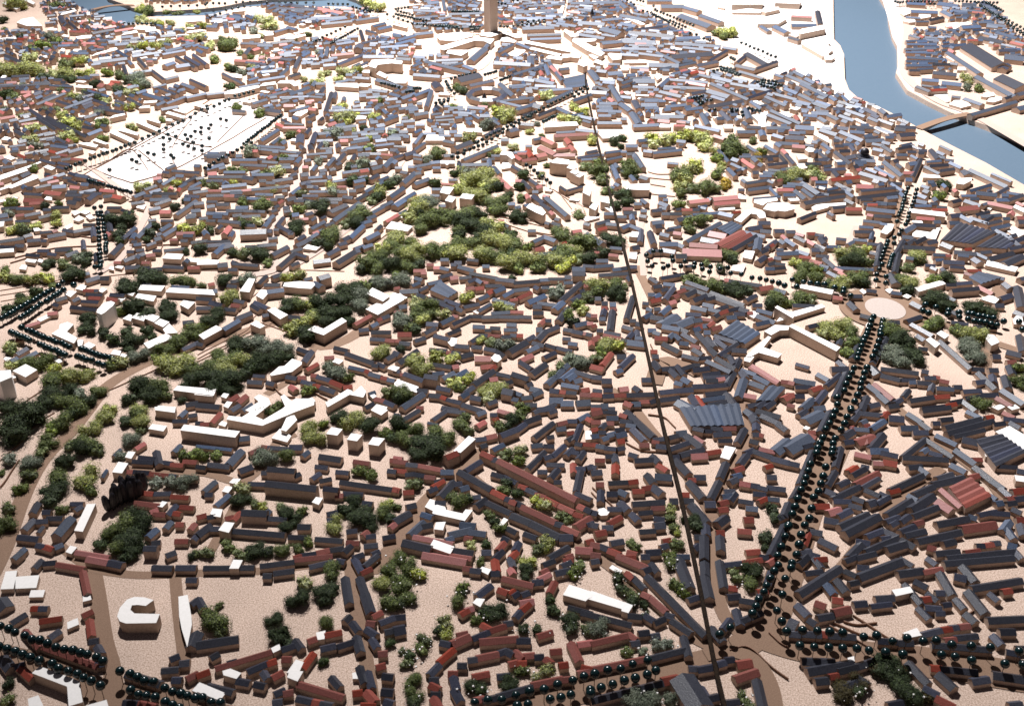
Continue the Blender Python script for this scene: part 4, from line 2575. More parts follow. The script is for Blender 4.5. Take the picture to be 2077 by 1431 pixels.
d 220 1260 300 1260 w1.2
d 650 1110 800 1030 w1.5
d 720 1230 870 1100 w1.4
d 840 1220 910 1190 w1.2
d 840 1080 940 1050 w1.3
d 890 1020 1030 950 w1.6
d 900 960 970 920 w1.4
b 1030 940 1100 900 w1.3
p 1060 900 1110 880
b 1060 900 1160 860 w1.2
d 1180 820 1260 790 w1.3
b 1040 850 1170 780 w1.3
d 700 820 760 740 w1.2
d 720 820 850 890 w1.3
d 830 900 850 900
d 670 860 720 860
d 940 550 930 550
d 1120 450 1000 400
d 800 560 880 540 w1.7
b 840 500 920 440 w1.3
d 770 640 820 640 w1.4
d 775 680 830 670
d 985 710 1050 690 w1.4
d 1140 750 1180 730
d 1040 770 1080 740
p 890 760 1010 750 w1.1
d 880 570 970 570 w1.3
d 980 560 1120 590 w1.2
d 1130 555 1350 555 w1.5
d 960 520 1110 520 w1.2
d 1370 530 1460 540 w1.5
d 1230 680 1390 610 w2
d 1240 590 1310 590
b 1030 480 1310 475 w1.1
d 1310 480 1400 480 w1.4
d 1430 470 1490 470 w1.4
d 1480 440 1560 420 w1.4
b 1260 770 1520 590 w1.6
d 1490 560 1600 500 w1.4
b 1580 480 1760 380 w1.4
b 1720 370 1810 330 w1.2
b 1260 380 1600 325 w1
b 1200 340 1240 330 w1.8
b 1020 380 1200 370 w1.1
d 940 400 1030 380 w1.4
d 940 310 1010 300 w1.8
b 1020 340 1150 330 w1.2
d 1010 430 1110 430 w1.3
p 960 230 1010 230 w1.4
d 980 170 1030 160 w1.4
d 1130 270 1190 260 w1.5
b 1050 270 1090 220 w1.2
d 1230 260 1280 250 w1.5
b 1200 220 1270 140 w1.3
d 1290 210 1330 190 w1.4
d 1450 160 1480 110 w1.2
b 1140 130 1200 130 w1.1
b 1360 290 1620 255 w1.2
b 1630 200 1690 190 w2.2 h1.6
b 1650 250 1760 220 w1.6 h1.6
b 1770 230 1850 150 w1.8 h1.6
d 1630 350 1710 310 w1.4
d 1560 100 1740 100 w1.3
r 1740 105 1860 115 w1
b 1860 200 1890 170 w1.3
d 1870 140 1960 110 w1.3
d 1980 110 2077 80 w1.8
b 1890 240 1950 240
d 1950 280 2010 290 w1.4
b 2020 230 2077 230 w1.2
b 1960 390 2077 290 w1.8
b 1830 530 1960 440 w1.7
b 1960 560 2077 490 w1.4
b 1880 620 1970 560 w2 h1.5
b 1760 620 1850 580 w1.4
b 1650 690 1760 630 w1.3
b 1600 750 1680 720 w1.3
b 1540 800 1640 770 w1.3
b 1430 940 1560 820 w1.4
d 1360 960 1420 930 w1.6
d 1320 1010 1390 990 w1.3
d 1200 1110 1310 1050 w1.5
d 1070 1180 1230 1160 w2.0
d 1290 1190 1470 1080 w1.9 h1.5
d 1480 1080 1530 1070 w1.3
b 1480 1050 1560 1020 w1.2
b 1560 1040 1650 1010 w1.3
b 1590 950 1710 890 w1.7
d 1700 860 1740 820 w1.2
p 1790 780 1910 710 w1.3
b 1890 720 1990 670 w1.2
W 1.0 1790 850 1850 780 2060 830 2010 880
W 0.9 1940 740 2010 670 2060 680 2010 760
r 1310 430 1390 430 w1
W 0.8 960 1050 1010 1010 1120 1040 1160 1000 1170 1010 1090 1070
d 890 1100 1000 1130
g 4 450 80 90
g 2 240 270 70
g 2 360 260 70
g 3 690 280 90
g 2 600 310 80
g 2 760 150 70
g 4 1100 180 60
g 4 1180 10 50
g 1 1400 230 90
g 4 1560 200 90
g 1 1470 370 90
g 1 1570 360 70
g 2 1630 50 80
g 1 1840 410 80
g 4 1880 350 80
g 3 1740 480 90
g 1 1720 530 90
g 2 1650 570 70
g 3 260 390 50
g 2 50 430 70
g 2 950 490 70
g 3 1250 430 70
g 4 1250 490 80
g 2 360 590 80
g 2 540 610 110
g 3 680 460 60
g 1 1170 630 110
g 2 920 640 80
g 4 1030 610 60
g 1 860 720 50
g 1 880 820 100
g 1 890 860 80
g 2 360 760 60
g 3 510 780 70
g 1 410 820 80
g 1 20 870 70
g 4 1550 650 70
g 2 1520 690 110
g 1 1500 770 100
g 2 1400 800 80
g 2 1260 900 130
g 2 1200 880 80
g 1 1110 980 90
g 1 1220 1020 70
g 1 250 1080 80
g 2 360 1100 90
g 1 530 1090 110
g 2 610 1190 70
g 2 1630 1180 130
g 1 1560 1250 90
g 2 1720 1130 110
g 2 1850 1000 110
g 2 1950 1080 130
g 3 2030 1130 110
g 1 1830 1190 130
g 2 1980 1220 110
g 3 1900 930 110
g 2 2040 980 110
g 2 1700 1240 100
g 1 2060 1250 80
g 3 1760 1040 90
g 3 2040 740 90
o 20 220 440 -10 10
Z b 0.3 0 150 950 60 850 420 700 800 0 1000
Z b 0.3 950 420 1500 100 2077 60 1900 420 1250 900 850 800
Z b 0.25 450 0 2077 0 2077 300 900 100
T 840 291 4.945
W 3.5 1360 185 1430 145 1555 165 1550 210 1400 195
W 3.2 1530 240 1560 215 1630 240 1600 265
W 2.8 1560 285 1610 260 1660 285 1620 310
W 2.5 1600 315 1650 290 1705 310 1660 340
W 2.6 860 110 880 80 980 85 1010 140 980 155 930 115
W 0.8 870 220 890 190 970 195 985 240 880 255
W 2.3 260 490 290 430 400 440 350 510
W 2.3 310 570 350 520 420 540 380 590
W 2.6 455 545 490 500 605 515 575 560
W 2.6 1125 640 1160 600 1280 640 1320 690 1290 720 1220 690
W 3.2 1690 490 1730 430 1780 460 1760 525
W 2.2 1755 640 1790 600 1850 610 1820 670
W 2.2 1870 580 1900 530 1950 545 1960 600
W 0.6 1555 565 1570 545 1660 560 1650 575
W 0.6 1700 755 1720 730 1860 735 1850 745 1720 780
W 1.0 1910 640 1970 620 2010 660 1990 700
W 1.3 300 200 330 185 360 200 330 215
W 0.7 1310 470 1330 440 1390 460 1370 480
r 1270 30 1420 100 w2.4 h1.4
r 1400 110 1610 110 w2 h1.2
r 1550 0 1610 70 w1.5 h1.2
r 1430 55 1590 40 w1 h1.2
r 1020 120 1080 160 w1.6 h1.4
r 1080 170 1220 150 w1.4 h1.4
r 1140 60 1180 130 w1.6 h1.6
r 1220 120 1310 100 w2.6 h1.4
r 1040 100 1120 100 w1.1
b 490 160 830 20 w1.4
b 480 210 740 205 w1.5
b 750 150 760 230 w1.3
d 450 190 460 260 w1.2
d 680 160 800 150
d 780 120 860 120
b 1120 20 1180 20 w1.2
b 1130 80 1000 90
b 800 230 860 300 w1.3
d 990 220 1080 270 w1.3
p 840 330 970 450 w1.6
p 1020 370 1080 370 w1.2
d 1090 370 1170 450 w1.3
d 1170 360 1240 410 w1.2
p 1220 440 1270 420 w1.4
b 1190 480 1240 480 w1.3
p 1130 510 1150 550 w1.3
d 1200 520 1300 590 w1.7
d 1280 600 1370 660 w1.3
p 1300 520 1350 530 w1.2
b 1330 540 1540 720 w1.5
p 1370 680 1400 710
d 1420 750 1460 760 w1.3
d 1390 790 1470 820 w1.4
d 1320 790 1360 800 w1.2
b 950 600 1010 600 w1.4
b 1010 640 1060 630 w1.3
b 1100 620 1140 610
d 1470 430 1530 470 w1
d 1530 470 1680 430 w1
d 400 40 560 -20 w2.6
d 300 120 400 110 w1.5
b 160 190 250 180 w1.5
d 270 180 400 180 w2 h1.5
b 0 230 160 200 w1.2
b 190 240 260 240
d 0 150 80 160
b 0 60 100 -10 w1.1
b 0 110 70 120
b 0 400 140 350 w1.7
b 0 300 60 290 w1.5
b 40 250 80 260 w1.3
d 350 360 430 360 w1.1
b 180 455 280 455 w1.1
b 170 515 250 520 w1.1
b 250 620 310 620 w1.2
r 280 400 400 410 w.8
p 850 770 900 770 w1.2
b 880 800 950 830 w1.2
b 1145 870 1215 870 w1.3
b 1190 980 1300 930 w1.4
b 1310 930 1420 970 w1.5
r 1310 940 1340 940 w1.1
r 1210 1060 1290 1040 w1.7
b 1250 1110 1370 1090 w1.2
b 1370 1060 1440 1030 w1.1
r 1470 1000 1520 990
p 1590 880 1670 870 w1.3
d 1710 800 1760 810 w1.2
b 1830 800 1950 770 w1.3
b 1740 900 1890 1000 w1.9
r 1840 860 1920 840 w1.3
b 1930 800 2050 810 w1.4
b 1910 700 2020 700 w1.3
b 1680 160 1830 150 w1
d 1730 90 1830 70 w1.5
d 1850 110 1900 110 w1.3
d 1640 140 1850 110 w1.2
b 1920 90 2077 70 w1.2
b 1930 160 2077 130 w1.1
b 1990 220 2050 350 w1.4
b 2020 200 2050 240
b 2020 400 2060 420 w1.3
b 1980 430 2010 440
b 1970 1040 2077 1050
b 1830 1170 1940 1170 w1.4
r 1960 1110 2040 1120 w1.2
p 1820 1090 1850 1090
b 1590 1250 1710 1250 w1.6
b 1800 1230 1990 1215 w1.3
d 1700 1220 1800 1230
b 1990 1260 2077 1250 w1.4
d 370 1210 420 1210 w1.2
d 410 1190 470 1190 w1.5
b 450 1230 600 1270 w1.4
b 690 1225 750 1225 w1.3
p 200 1240 260 1240 w1.2
b 260 1240 350 1260 w1.2
r 130 1210 190 1210 w1.1
b 270 1160 340 1160 w1.3
r 0 1270 110 1270 w1.3
d 540 1160 640 1170
g 2 220 80 100
g 4 150 160 70
g 3 990 30 60
g 3 830 80 50
g 2 770 110 40
g 3 470 270 60
g 1 400 290 60
g 4 560 290 90
g 3 690 330 130
g 3 560 370 130
g 3 760 370 110
g 2 730 440 90
g 3 460 450 90
g 3 570 490 100
g 3 660 520 110
g 3 680 420 90
g 1 860 430 80
g 1 920 520 80
g 2 810 580 120
g 2 860 650 100
g 2 780 640 90
g 1 1050 420 70
g 2 1050 540 70
g 1 1110 310 90
g 1 210 380 80
g 2 1340 220 50
g 2 1270 310 60
g 2 1720 220 80
g 2 1850 180 70
g 2 1850 270 110
g 2 1900 350 90
g 2 1900 370 70
g 2 1930 470 70
g 1 2020 600 90
g 1 2050 500 70
g 3 60 550 110
g 4 150 600 110
g 3 30 640 110
g 2 230 730 130
g 2 130 770 120
g 2 60 830 110
g 1 60 690 80
g 2 400 700 120
g 1 480 760 110
g 2 560 690 130
g 1 640 700 110
g 1 560 790 110
g 3 730 790 100
g 2 430 850 90
g 1 440 910 90
g 3 830 830 90
g 1 680 900 130
g 3 760 940 120
g 3 860 950 110
g 1 980 900 90
g 1 1060 720 100
g 3 30 1060 120
g 2 170 1060 120
g 2 300 1060 110
g 2 430 1000 100
g 2 560 980 110
g 3 440 1090 120
g 3 350 1100 90
g 3 680 1090 130
g 2 780 1130 110
g 3 900 1010 110
g 1 950 1100 90
g 2 1010 1000 110
g 3 1080 1130 110
g 3 1160 1160 110
g 3 940 1200 110
g 2 1150 1030 80
g 2 30 1140 90
g 1 80 1200 80
g 2 1270 1180 110
g 3 1400 1170 110
g 2 1480 1080 130
g 3 1560 1060 100
g 2 1700 980 130
g 3 1740 960 80
g 1 1770 1120 110
g 1 1910 1080 90
g 2 1650 1150 90
g 3 1550 1190 90
g 3 1500 1240 90
g 2 1240 1250 90
g 1 1990 940 110
g 1 2040 1000 90
g 2 1670 700 80
g 2 1460 890 110
g 2 1400 870 50
g 2 1050 1250 80
o 380 130 440 100 2
o 440 140 440 140 1
o 500 100 510 70 2
o 555 60 690 10 4
o 630 -10 630 -10 1
o 1130 215 1170 235 2
o 1200 270 1370 400 5
T 1260 291 4.945
b 50 20 160 20 w1.6
d 60 100 130 100 w1.5
b 0 80 50 80
d 210 20 260 20 w1.6
b 230 70 310 80 w1.4
b 320 90 600 60 w1.4
b 370 50 540 40 w1.1
d 580 10 620 10
b 130 100 220 240 w1.7
b 100 320 140 370 w1.3
b 200 330 270 350 w1.6
b 0 270 70 270
W 2.2 50 460 60 410 290 400 280 465
b 135 600 200 600 w1.3
b 210 560 260 600 w1.2
r 20 650 110 650 w1.3
d 30 690 150 690 w1.5
b 200 670 250 670 w1.3
d 190 720 250 730 w1.3
d 310 670 400 660 w1.4 h1.5
b 390 640 450 650 w1.3
d 410 700 490 700 w1.4 h1.5
d 490 700 600 700 w1.4 h1.5
d 560 760 640 740 w1.7
b 390 590 470 620 w1.6
b 380 520 450 520 w1.3
b 430 560 460 560 w1.3
b 310 790 420 780 w1.7
d 290 880 330 1000 w1.5
b 400 900 480 920 w1.4
p 530 890 600 900 w1.4
d 450 870 520 860
b 480 850 590 830 w1.1
b 390 1000 560 1000 w1.8
b 560 1000 630 1030 w1.5
d 420 1060 540 1080 w2
b 270 1090 310 1060 w1.5
d 330 1070 400 1070 w1.1
d 550 1120 650 1120 w1.9
b 0 840 80 810 w1.5
b 100 820 200 860 w1.4
d 200 860 190 980 w1.3
W 1.3 80 930 110 880 180 890 160 940
d 110 1040 170 1030 w1.8
W 0.9 80 1150 90 1090 160 1090 150 1160
d 0 1250 60 1240 w1.4
d 90 1230 150 1230 w1.4
d 550 660 610 650
r 610 660 720 660 w1.2
d 720 660 780 660 w1.3
b 640 740 700 730 w1.2
b 780 630 850 650 w1.1
b 720 710 980 690
b 990 690 1120 720 w2.0
r 1120 690 1190 680 w1
p 680 580 870 560 w2
p 920 550 1160 530 w2.3
p 930 600 1180 580 w1.6
b 870 550 900 560
W 0.8 1165 550 1180 500 1250 530 1245 555
W 0.6 970 670 990 635 1140 640 1140 660
W 1.2 1330 590 1340 555 1560 540 1570 570 1460 590 1420 620
W 1.8 1425 655 1470 600 1600 590 1740 620 1740 655 1640 680 1570 670 1540 680
W 1.2 1135 765 1240 680 1330 650 1440 690 1450 740 1390 750 1360 710 1300 700 1200 790
W 0.9 1670 550 1690 530 1770 540 1790 570 1700 575
W 1.0 1910 640 1960 610 2077 610 2077 640 1930 680
W 1.1 1220 1140 1240 1070 1340 1080 1310 1160
W 0.8 1110 1270 1120 1220 1250 1210 1220 1286
W 1.1 1780 160 1760 110 1830 130 1870 150 
W 1.4 1845 60 1880 35 1935 50 1930 80 1880 85
W 0.9 1740 220 1760 200 1830 200 1870 240 1800 260
W 0.5 1580 260 1600 250 1620 260 1600 275
b 650 980 990 790 w1.4
S 950 850 1100 780 1220 830 1090 920
p 890 890 1050 920 w3
d 810 950 980 980 w2.4
r 690 1005 960 1025 w2.2
r 960 1010 1220 880 w2 h1.4
r 1020 1050 1290 905 w1.8 h1.4
p 620 1070 1000 1085 w3.6 h1.5
d 1110 1060 1350 920 w1.4
b 1230 880 1440 930 w1.4
b 1380 950 1360 1060 w1.8
d 1270 850 1400 830 w1.8
d 1380 790 1490 790 w1.6
d 1400 870 1500 880 w1.6
d 1270 1020 1320 1010
d 1440 1050 1550 970 w1.3
d 1400 1090 1460 1060 w1.3
d 1370 1180 1440 1130 w1.5
r 1490 1030 1520 1010
b 1110 200 1240 260 w1.2
b 1120 150 1180 170 w1.8
b 1080 250 1150 320 w1.5
p 1220 160 1340 240 w1.6
b 1150 270 1250 240
b 1190 130 1400 130 w1.1
d 1420 130 1600 120 w1.2
b 1450 20 1570 90 w1.4
b 1270 20 1380 90 w1.3
d 1590 110 1650 180 w1.2
d 1470 210 1660 190 w1.3
b 1600 260 1760 230 w1.3
b 1480 260 1590 270 w1.2
p 1620 60 1660 100 w1.4
d 1660 110 1740 200 w1.3
p 1720 20 1840 30 w1.8
d 1850 10 1930 20 w1.3
b 1930 90 2000 60
d 1940 160 2077 150 w1.2
d 1850 200 2000 200 w1.4
b 1390 320 1500 320 w1.4
b 1220 360 1260 390 w1.2
b 1250 395 1480 360 w1.3
b 1480 370 1530 390 w1.2
b 1270 460 1500 430 w1.4
b 1490 440 1570 520 w1
b 1330 550 1590 530 w.9
d 1180 460 1230 460
b 980 60 1080 180 w1.2
b 470 190 570 200
b 1670 400 1820 410 w1.4
b 1820 390 1990 500 w2.1
p 1570 460 1720 460 w1.4
b 1630 510 1740 510 w1.5
b 1750 470 1850 550 w1.5
b 1960 430 2050 430 w1.4
d 1830 590 2077 550 w2.2 h1.5
d 1790 750 1940 690 w1.3
b 2000 500 2077 510
d 1540 870 1630 870 w1.7 h1.5
d 1660 880 1740 880 w1.5
p 1620 920 1670 960 w1.2
b 1660 960 1750 1020 w1.4
p 1760 900 1830 920
r 1870 900 1940 900 w1.2
d 1950 910 2030 920 w1.2
d 1750 930 1850 980 w1.3
p 1870 970 1940 1010 w1.3
d 1910 1060 1980 1060 w1.6
d 1960 1020 2040 1080 w1.2
d 2000 960 2050 940 w1.3
b 1600 970 1640 1000 w1.3
b 1560 1060 1620 1060
b 1560 1100 1770 1090 w1.6
b 1760 1070 1880 1110 w1.3
d 1470 1210 1540 1190 w1.3
d 1540 1140 1600 1150 w1.3
r 1470 1160 1510 1150
d 1550 1200 1640 1210
b 1450 1250 1530 1250 w1.3
d 1540 1250 1640 1240
r 1900 1170 2010 1200 w1.5
r 1790 1130 1900 1140
b 2000 1220 2077 1240 w1.4
d 1960 1120 2077 1130 w1.2
d 2040 1160 2077 1190
d 640 1230 700 1220
b 770 640 850 620
g 3 330 0 70
g 2 60 180 90
g 2 90 270 100
g 1 130 330 50
g 3 850 20 90
g 3 930 70 60
g 2 960 140 80
g 3 1010 220 50
g 2 1120 60 120
g 1 1100 20 90
g 2 1230 90 70
g 2 1410 80 70
g 6 1370 130 70
g 6 1380 180 50
g 3 760 220 90
g 3 680 250 90
g 2 600 300 110
g 2 540 330 80
g 3 640 340 90
g 2 980 300 90
g 3 1000 250 50
g 3 590 430 80
g 2 600 490 80
g 2 720 440 90
g 2 840 430 110
g 2 930 440 90
g 6 1060 390 80
g 6 1030 430 60
g 2 580 600 90
g 2 700 780 90
g 2 810 760 100
g 3 880 740 50
g 2 680 860 80
g 2 1620 330 100
g 3 1740 320 100
g 3 1860 310 90
g 2 1960 320 90
g 2 1930 250 60
g 1 30 500 90
g 1 60 590 90
g 2 1100 1110 100
g 1 1110 1170 80
g 2 870 1190 60
g 1 1010 1240 80
g 3 1740 1190 70
g 2 1840 1240 100
g 2 1960 1260 90
g 1 0 20 50
o 255 1115 270 1175 2
o 325 1080 400 1080 2
o 315 1235 420 1245 2
o 470 1220 510 1140 2
o 515 1180 515 1180 1
o 595 1235 640 1185 2
o 725 1240 740 1200 2
o 805 1215 815 1260 2
o 900 1235 890 1280 2
o 995 1255 1075 1250 2
Z b 0.6 1150 100 2077 0 2077 700 1500 560
Z b 0.3 0 600 600 600 600 900 0 900
T 1657 291 4.945
d 0 60 130 170 w1.4
b 60 0 150 60 w1.5
d 180 20 260 20 w1.6
d 190 80 340 200 w1.5
d 280 140 420 110 w2.2
d 350 170 430 170 w1.6
D 480 80
b 420 160 580 170 w2
d 340 20 380 70 w1.3
b 570 50 660 70 w1.5
b 560 0 670 20 w1.3
d 660 20 760 80 w1.5
d 810 50 970 20 w1.3
b 800 110 900 110 w1.3
d 910 80 990 80 w1.3
d 950 20 1050 60 w1.1
b 680 180 860 320 w1.6
b 920 200 990 190 w1.8
b 950 120 1010 150
p 870 290 970 290 w1.5
d 1040 150 960 330 w1.3
b 590 240 780 340 w1.2
p 630 290 700 320
b 440 290 710 370 w2.2
b 500 250 600 290 w1.2
d 720 390 850 400 w1.3
d 0 160 130 160 w1.4
d 70 260 280 250 w1.4
r 140 360 420 330 w1.6
p 280 310 340 310
d 200 400 350 470 w1.5
d 250 450 340 460
p 400 420 560 430 w1.9
d 440 470 780 440 w1.2
d 400 540 830 490 w1.4
b 750 400 860 470 w1.2
b 100 460 200 440
d 0 430 80 450 w1.3
d 100 490 270 480 w1.4
d 0 560 270 525 w1.4 h1.3
W 1.0 0 640 0 610 290 590 290 615
d 160 640 280 630 w1.3
r 290 650 440 650 w2
d 290 560 370 600 w1.3
d 120 690 170 720
b 280 470 370 530 w1.2
d 0 510 100 510
r 510 610 600 610
b 470 600 790 600 w1.4
b 600 590 700 600 w1.6
b 500 650 780 680 w1.6
p 510 710 560 720
d 580 720 740 730 w1.4
b 470 770 640 790 w1.2
b 430 830 560 840 w1.1
b 640 800 700 810 w1
d 380 880 560 880 w1.3
b 560 880 540 960 w1
b 370 960 500 970 w1.1
d 510 1000 620 1010
d 200 950 290 960 w1.1
b 100 1030 230 1030
b 310 1010 360 980
d 540 1090 620 1110
W 1.3 640 890 700 800 775 810 750 870 700 910
W 1.9 925 650 1280 690 1290 735 930 690
W 0.7 960 900 1000 870 1140 890 1180 850 1240 840 1190 960 960 930
W 1.3 1065 340 1075 305 1230 320 1240 345
W 1.6 1400 400 1430 350 1550 340 1550 370 1470 410
d 980 810 1180 820 w1.5
b 870 880 970 820 w1.5
b 860 930 960 940 w1.5
d 900 1000 980 960 w1.4
d 980 990 1080 940 w1.6
d 1100 990 1190 970 w1.7
d 870 1030 1180 1050 w1.6
b 1000 500 1100 540 w1.6
b 1000 570 1100 590 w1.6
b 960 620 1140 620 w1.2
d 1140 600 1200 600 w1.4
r 1160 660 1300 660 w1.3
d 1210 630 1300 640
b 840 490 890 540 w1.3
b 700 540 800 530 w1.5
d 440 560 550 560
d 1150 60 1220 150 w1.7
b 1210 80 1280 110 w1.4
b 1220 130 1280 140 w1.3
d 1290 160 1370 170 w1.1
b 1100 180 1240 170
b 1090 230 1230 300 w1.2
d 1130 220 1310 210 w1.4
d 1230 270 1370 250 w1.4
b 1340 190 1450 240 w1.4
b 1240 20 1350 70 w.9
b 1760 300 1950 380 w.9
d 1480 270 1520 310 w2.2
b 1540 260 1910 430 w1.6 h1.3
d 1820 490 1910 440 w1.3
b 1530 470 1740 410 w1.3
b 1600 490 1800 510 w1.8
b 1450 520 1590 520 w1.1
b 1910 490 2040 510 w1.2
d 1920 560 2060 510 w1.5
d 1350 580 1430 560 w1.6
b 1490 570 1640 620 w1.5
r 1420 650 1600 630 w2.6
W 0.4 1450 690 1480 670 1530 690 1500 715
W 0.5 1690 640 1720 600 1780 625 1740 665
b 1660 610 1720 590
p 1720 590 1960 640 w1.5
b 1800 560 1920 560 w1.6
W 1.0 1970 640 2000 600 2077 640 2077 690
r 2010 590 2077 620
d 1590 710 1720 680 w1.2
b 1640 730 1840 710 w1.5
d 1660 790 1760 730 w1.1
d 1700 800 1840 770 w1.3
b 1540 740 1720 800 w1.2
b 1740 850 1920 810 w1.4
b 1440 720 1560 780 w1.5
d 1340 720 1450 710 w1.8
b 1330 790 1420 790 w1.6
F 1240 970 1420 790 1800 890 1560 1010
F 1590 1040 1830 900 1980 1010 1900 1060
W 0.4 1880 860 1960 830 2077 880 2077 910 2010 940
b 1800 870 1950 940 w1.3
d 1920 930 1990 910 w1.4
d 1960 980 2077 940 w1.6
d 1950 950 2050 1030 w1.4
d 1720 1150 1960 1090 w1.8
d 1880 1200 2060 1120 w2.2
d 1640 1090 1740 1080 w1.3
b 1600 1100 1710 1150
W 1.0 1690 1220 1710 1170 2020 1240 1990 1286
d 1380 1080 1590 1100 w2 h1.4
d 1270 1180 1470 1190 w1.7
d 1580 1150 1640 1190 w2
d 1260 1000 1360 1040 w1.8
r 1480 1060 1540 1050 w1.2
b 1170 1110 1300 1115
r 1300 1120 1330 1120 w1.1
b 1190 1165 1260 1160
d 1090 1215 1180 1220
d 1150 1240 1200 1260
d 1340 1230 1470 1240
d 1260 1250 1290 1286
d 870 970 780 1120 w1.3
d 820 1100 780 1286 w1.4
d 640 1000 600 1230 w1.4
b 840 1000 870 990
d 80 1150 180 1240 w1.3
b 170 1240 560 1260
d 40 940 80 1000 w1.5
d 0 1020 80 1050 w1.3
d 0 910 60 920
r 1510 1270 1640 1270
d 2020 780 2077 780 w1.6
d 1930 1050 2077 1020 w1.3
r 0 1190 40 1200 w1.2
b 0 1250 90 1260 w1.3
p 180 1250 260 1280
g 3 10 300 70
g 3 60 350 50
g 1 1260 400 80
g 1 1290 430 70
g 2 1230 520 80
g 2 1190 500 40
g 3 290 1110 110
g 2 420 1090 100
g 3 490 1060 60
g 1 400 1170 110
g 1 300 1180 90
g 2 500 1160 90
g 3 1010 1120 100
g 2 1050 1150 80
g 1 980 1160 70
g 2 910 1240 80
g 2 30 1260 60
o 910 450 825 725 7
o 1005 465 895 810 7
o 805 780 805 780 1
o 850 870 830 910 2
o 770 940 775 1000 2
o 710 980 640 1160 4
o 765 1115 720 1240 4
o 650 1215 630 1260 2
Z b 0.6 1100 400 2077 560 2077 1286 850 1286
Z d 0.6 0 0 1100 60 900 450 760 640 0 600
T 0 0 4.917
W 1.9 165 225 220 190 330 170 420 260 270 260
W 1.4 20 30 70 15 200 80 160 95
W 1.4 230 0 290 -10 350 30 330 45
W 1.9 600 150 620 130 750 95 765 110 640 145
W 1.2 470 300 500 280 570 285 560 305
W 1.2 610 360 640 345 690 355 680 370
W 1.2 750 370 820 355 920 350 900 380 780 390
W 1.9 1210 350 1240 330 1360 300 1375 325
W 1.4 1320 290 1350 270 1550 270 1550 290 1480 300
W 1.2 910 560 960 530 1160 475 1175 495
W 1.2 600 500 620 480 650 490 640 515
W 1.2 720 510 740 490 800 490 790 515
W 1.4 750 870 780 845 920 860 920 880
W 1.7 1380 1080 1410 1060 1495 1050 1490 1075
W 1.7 1095 1180 1130 1150 1240 1130 1250 1145
W 1.4 940 1200 960 1175 1030 1160 1040 1175
W 1.4 1180 1300 1220 1270 1385 1330 1370 1350
W 1.4 1090 1320 1140 1300 1340 1390 1310 1420
W 1.4 1355 1220 1380 1195 1600 1290 1570 1310
W 1.4 1460 1190 1480 1175 1600 1215 1590 1230
W 1.4 1650 1130 1680 1110 1850 1160 1830 1180
W 1.3 1720 1095 1740 1080 1850 1115 1840 1130
W 1.4 1935 1050 1960 1030 2065 1060 2065 1085
W 1.4 925 1400 950 1380 1080 1431 1050 1440
W 1.2 10 1390 50 1360 110 1375 80 1400
W 1.4 1650 1200 1670 1180 1720 1190 1710 1210
W 1.2 1850 220 1870 205 2010 195 2010 210
W 1.2 1860 330 1880 310 2020 295 2020 315
W 1.2 1430 1030 1440 1010 1570 1000 1560 1020
W 1.7 1020 195 1040 175 1115 170 1110 190
d 60 550 240 630 w2 h1.8
b 880 900 1090 960 w1.3
b 1440 930 1640 990 w1.8
d 920 330 1140 290 w2.2
b 1210 370 1320 360 w2.5
b 1150 440 1280 430 w2.6
b 1170 500 1280 570 w1.5
b 1640 510 1800 470 w2.4
b 930 620 1260 580 w2.6
b 1320 560 1600 520 w1.5
b 1620 540 1840 500 w1.3
b 1750 660 1880 640 w3 h1.8
b 1640 650 1730 620 w2.4
d 1760 560 1950 670 w1.5
d 1850 560 2000 650 w1.5
d 1930 540 2065 640 w1.5
d 1520 700 1640 790 w1.3
b 1640 790 1770 760 w1.3
d 1380 580 1460 670 w1.3
d 1230 650 1260 740 w1.3
b 1290 730 1510 700 w1.4
r 1000 840 1050 850 w3 h1.6
r 1080 850 1110 830 w2
r 1110 810 1200 820 w1.4
d 0 860 500 835 w1.2
b 500 850 720 860 w1.1
b 360 1040 640 930 w1.3
d 430 1180 760 1330 w1.5
d 470 1160 870 1360 w1.5
d 600 1120 840 1200 w1.6
d 570 1000 720 1050 w1.4
d 300 1090 440 1180 w1.4
d 370 1170 560 1290 w1.3
b 640 1080 910 980 w1.3
d 940 1070 1240 1120 w1.4
d 1280 980 1420 1050 w1.5
d 1160 1000 1300 1050 w1.5
b 1660 1030 1850 960 w1.2
b 1860 970 2050 930 w1.3
b 1610 1090 1770 1060 w1.5
b 1530 870 1650 840
d 1590 870 1760 940 w1.3
d 1900 790 2060 860 w1.3
b 1820 830 1950 880 w2
b 870 1340 1000 1290 w1.6
d 160 1300 250 1350 w1.6
d 150 1230 180 1290 w1.4
p 220 1240 380 1220 w1.2
b 190 1210 350 1180 w1.2
d 400 1390 540 1370 w1.2
b 200 1390 500 1320 w1.1
d 540 1360 660 1420 w1.2
p 1140 310 1320 280 w2
p 1030 280 1150 260 w1.6
r 700 310 850 320 w1.5
p 820 430 950 430 w1.5
r 920 460 980 460 w1.2
r 1470 610 1520 610 w1.5
b 450 230 550 220 w1.3
d 600 160 640 230 w2
d 690 220 760 280 w1.4
g 3 150 30 110
g 3 210 60 60
g 2 560 50 90
g 1 30 200 60
g 2 40 300 50
g 1 200 365 60
g 2 430 440 90
g 2 550 400 90
g 4 480 370 70
g 2 320 470 70
g 3 290 580 90
g 2 890 205 45
g 3 1410 90 70
g 2 1490 90 70
g 2 1440 110 60
g 3 1400 190 60
g 3 1440 210 50
g 3 1550 220 60
g 3 1600 240 50
g 3 1700 230 50
g 2 1660 120 50
g 2 1800 120 45
g 2 1740 140 30
g 3 1960 120 40
g 3 1900 270 50
g 3 2000 250 60
g 3 1800 300 50
g 3 1880 390 70
g 3 1980 360 80
g 3 1320 480 60
g 3 1420 460 70
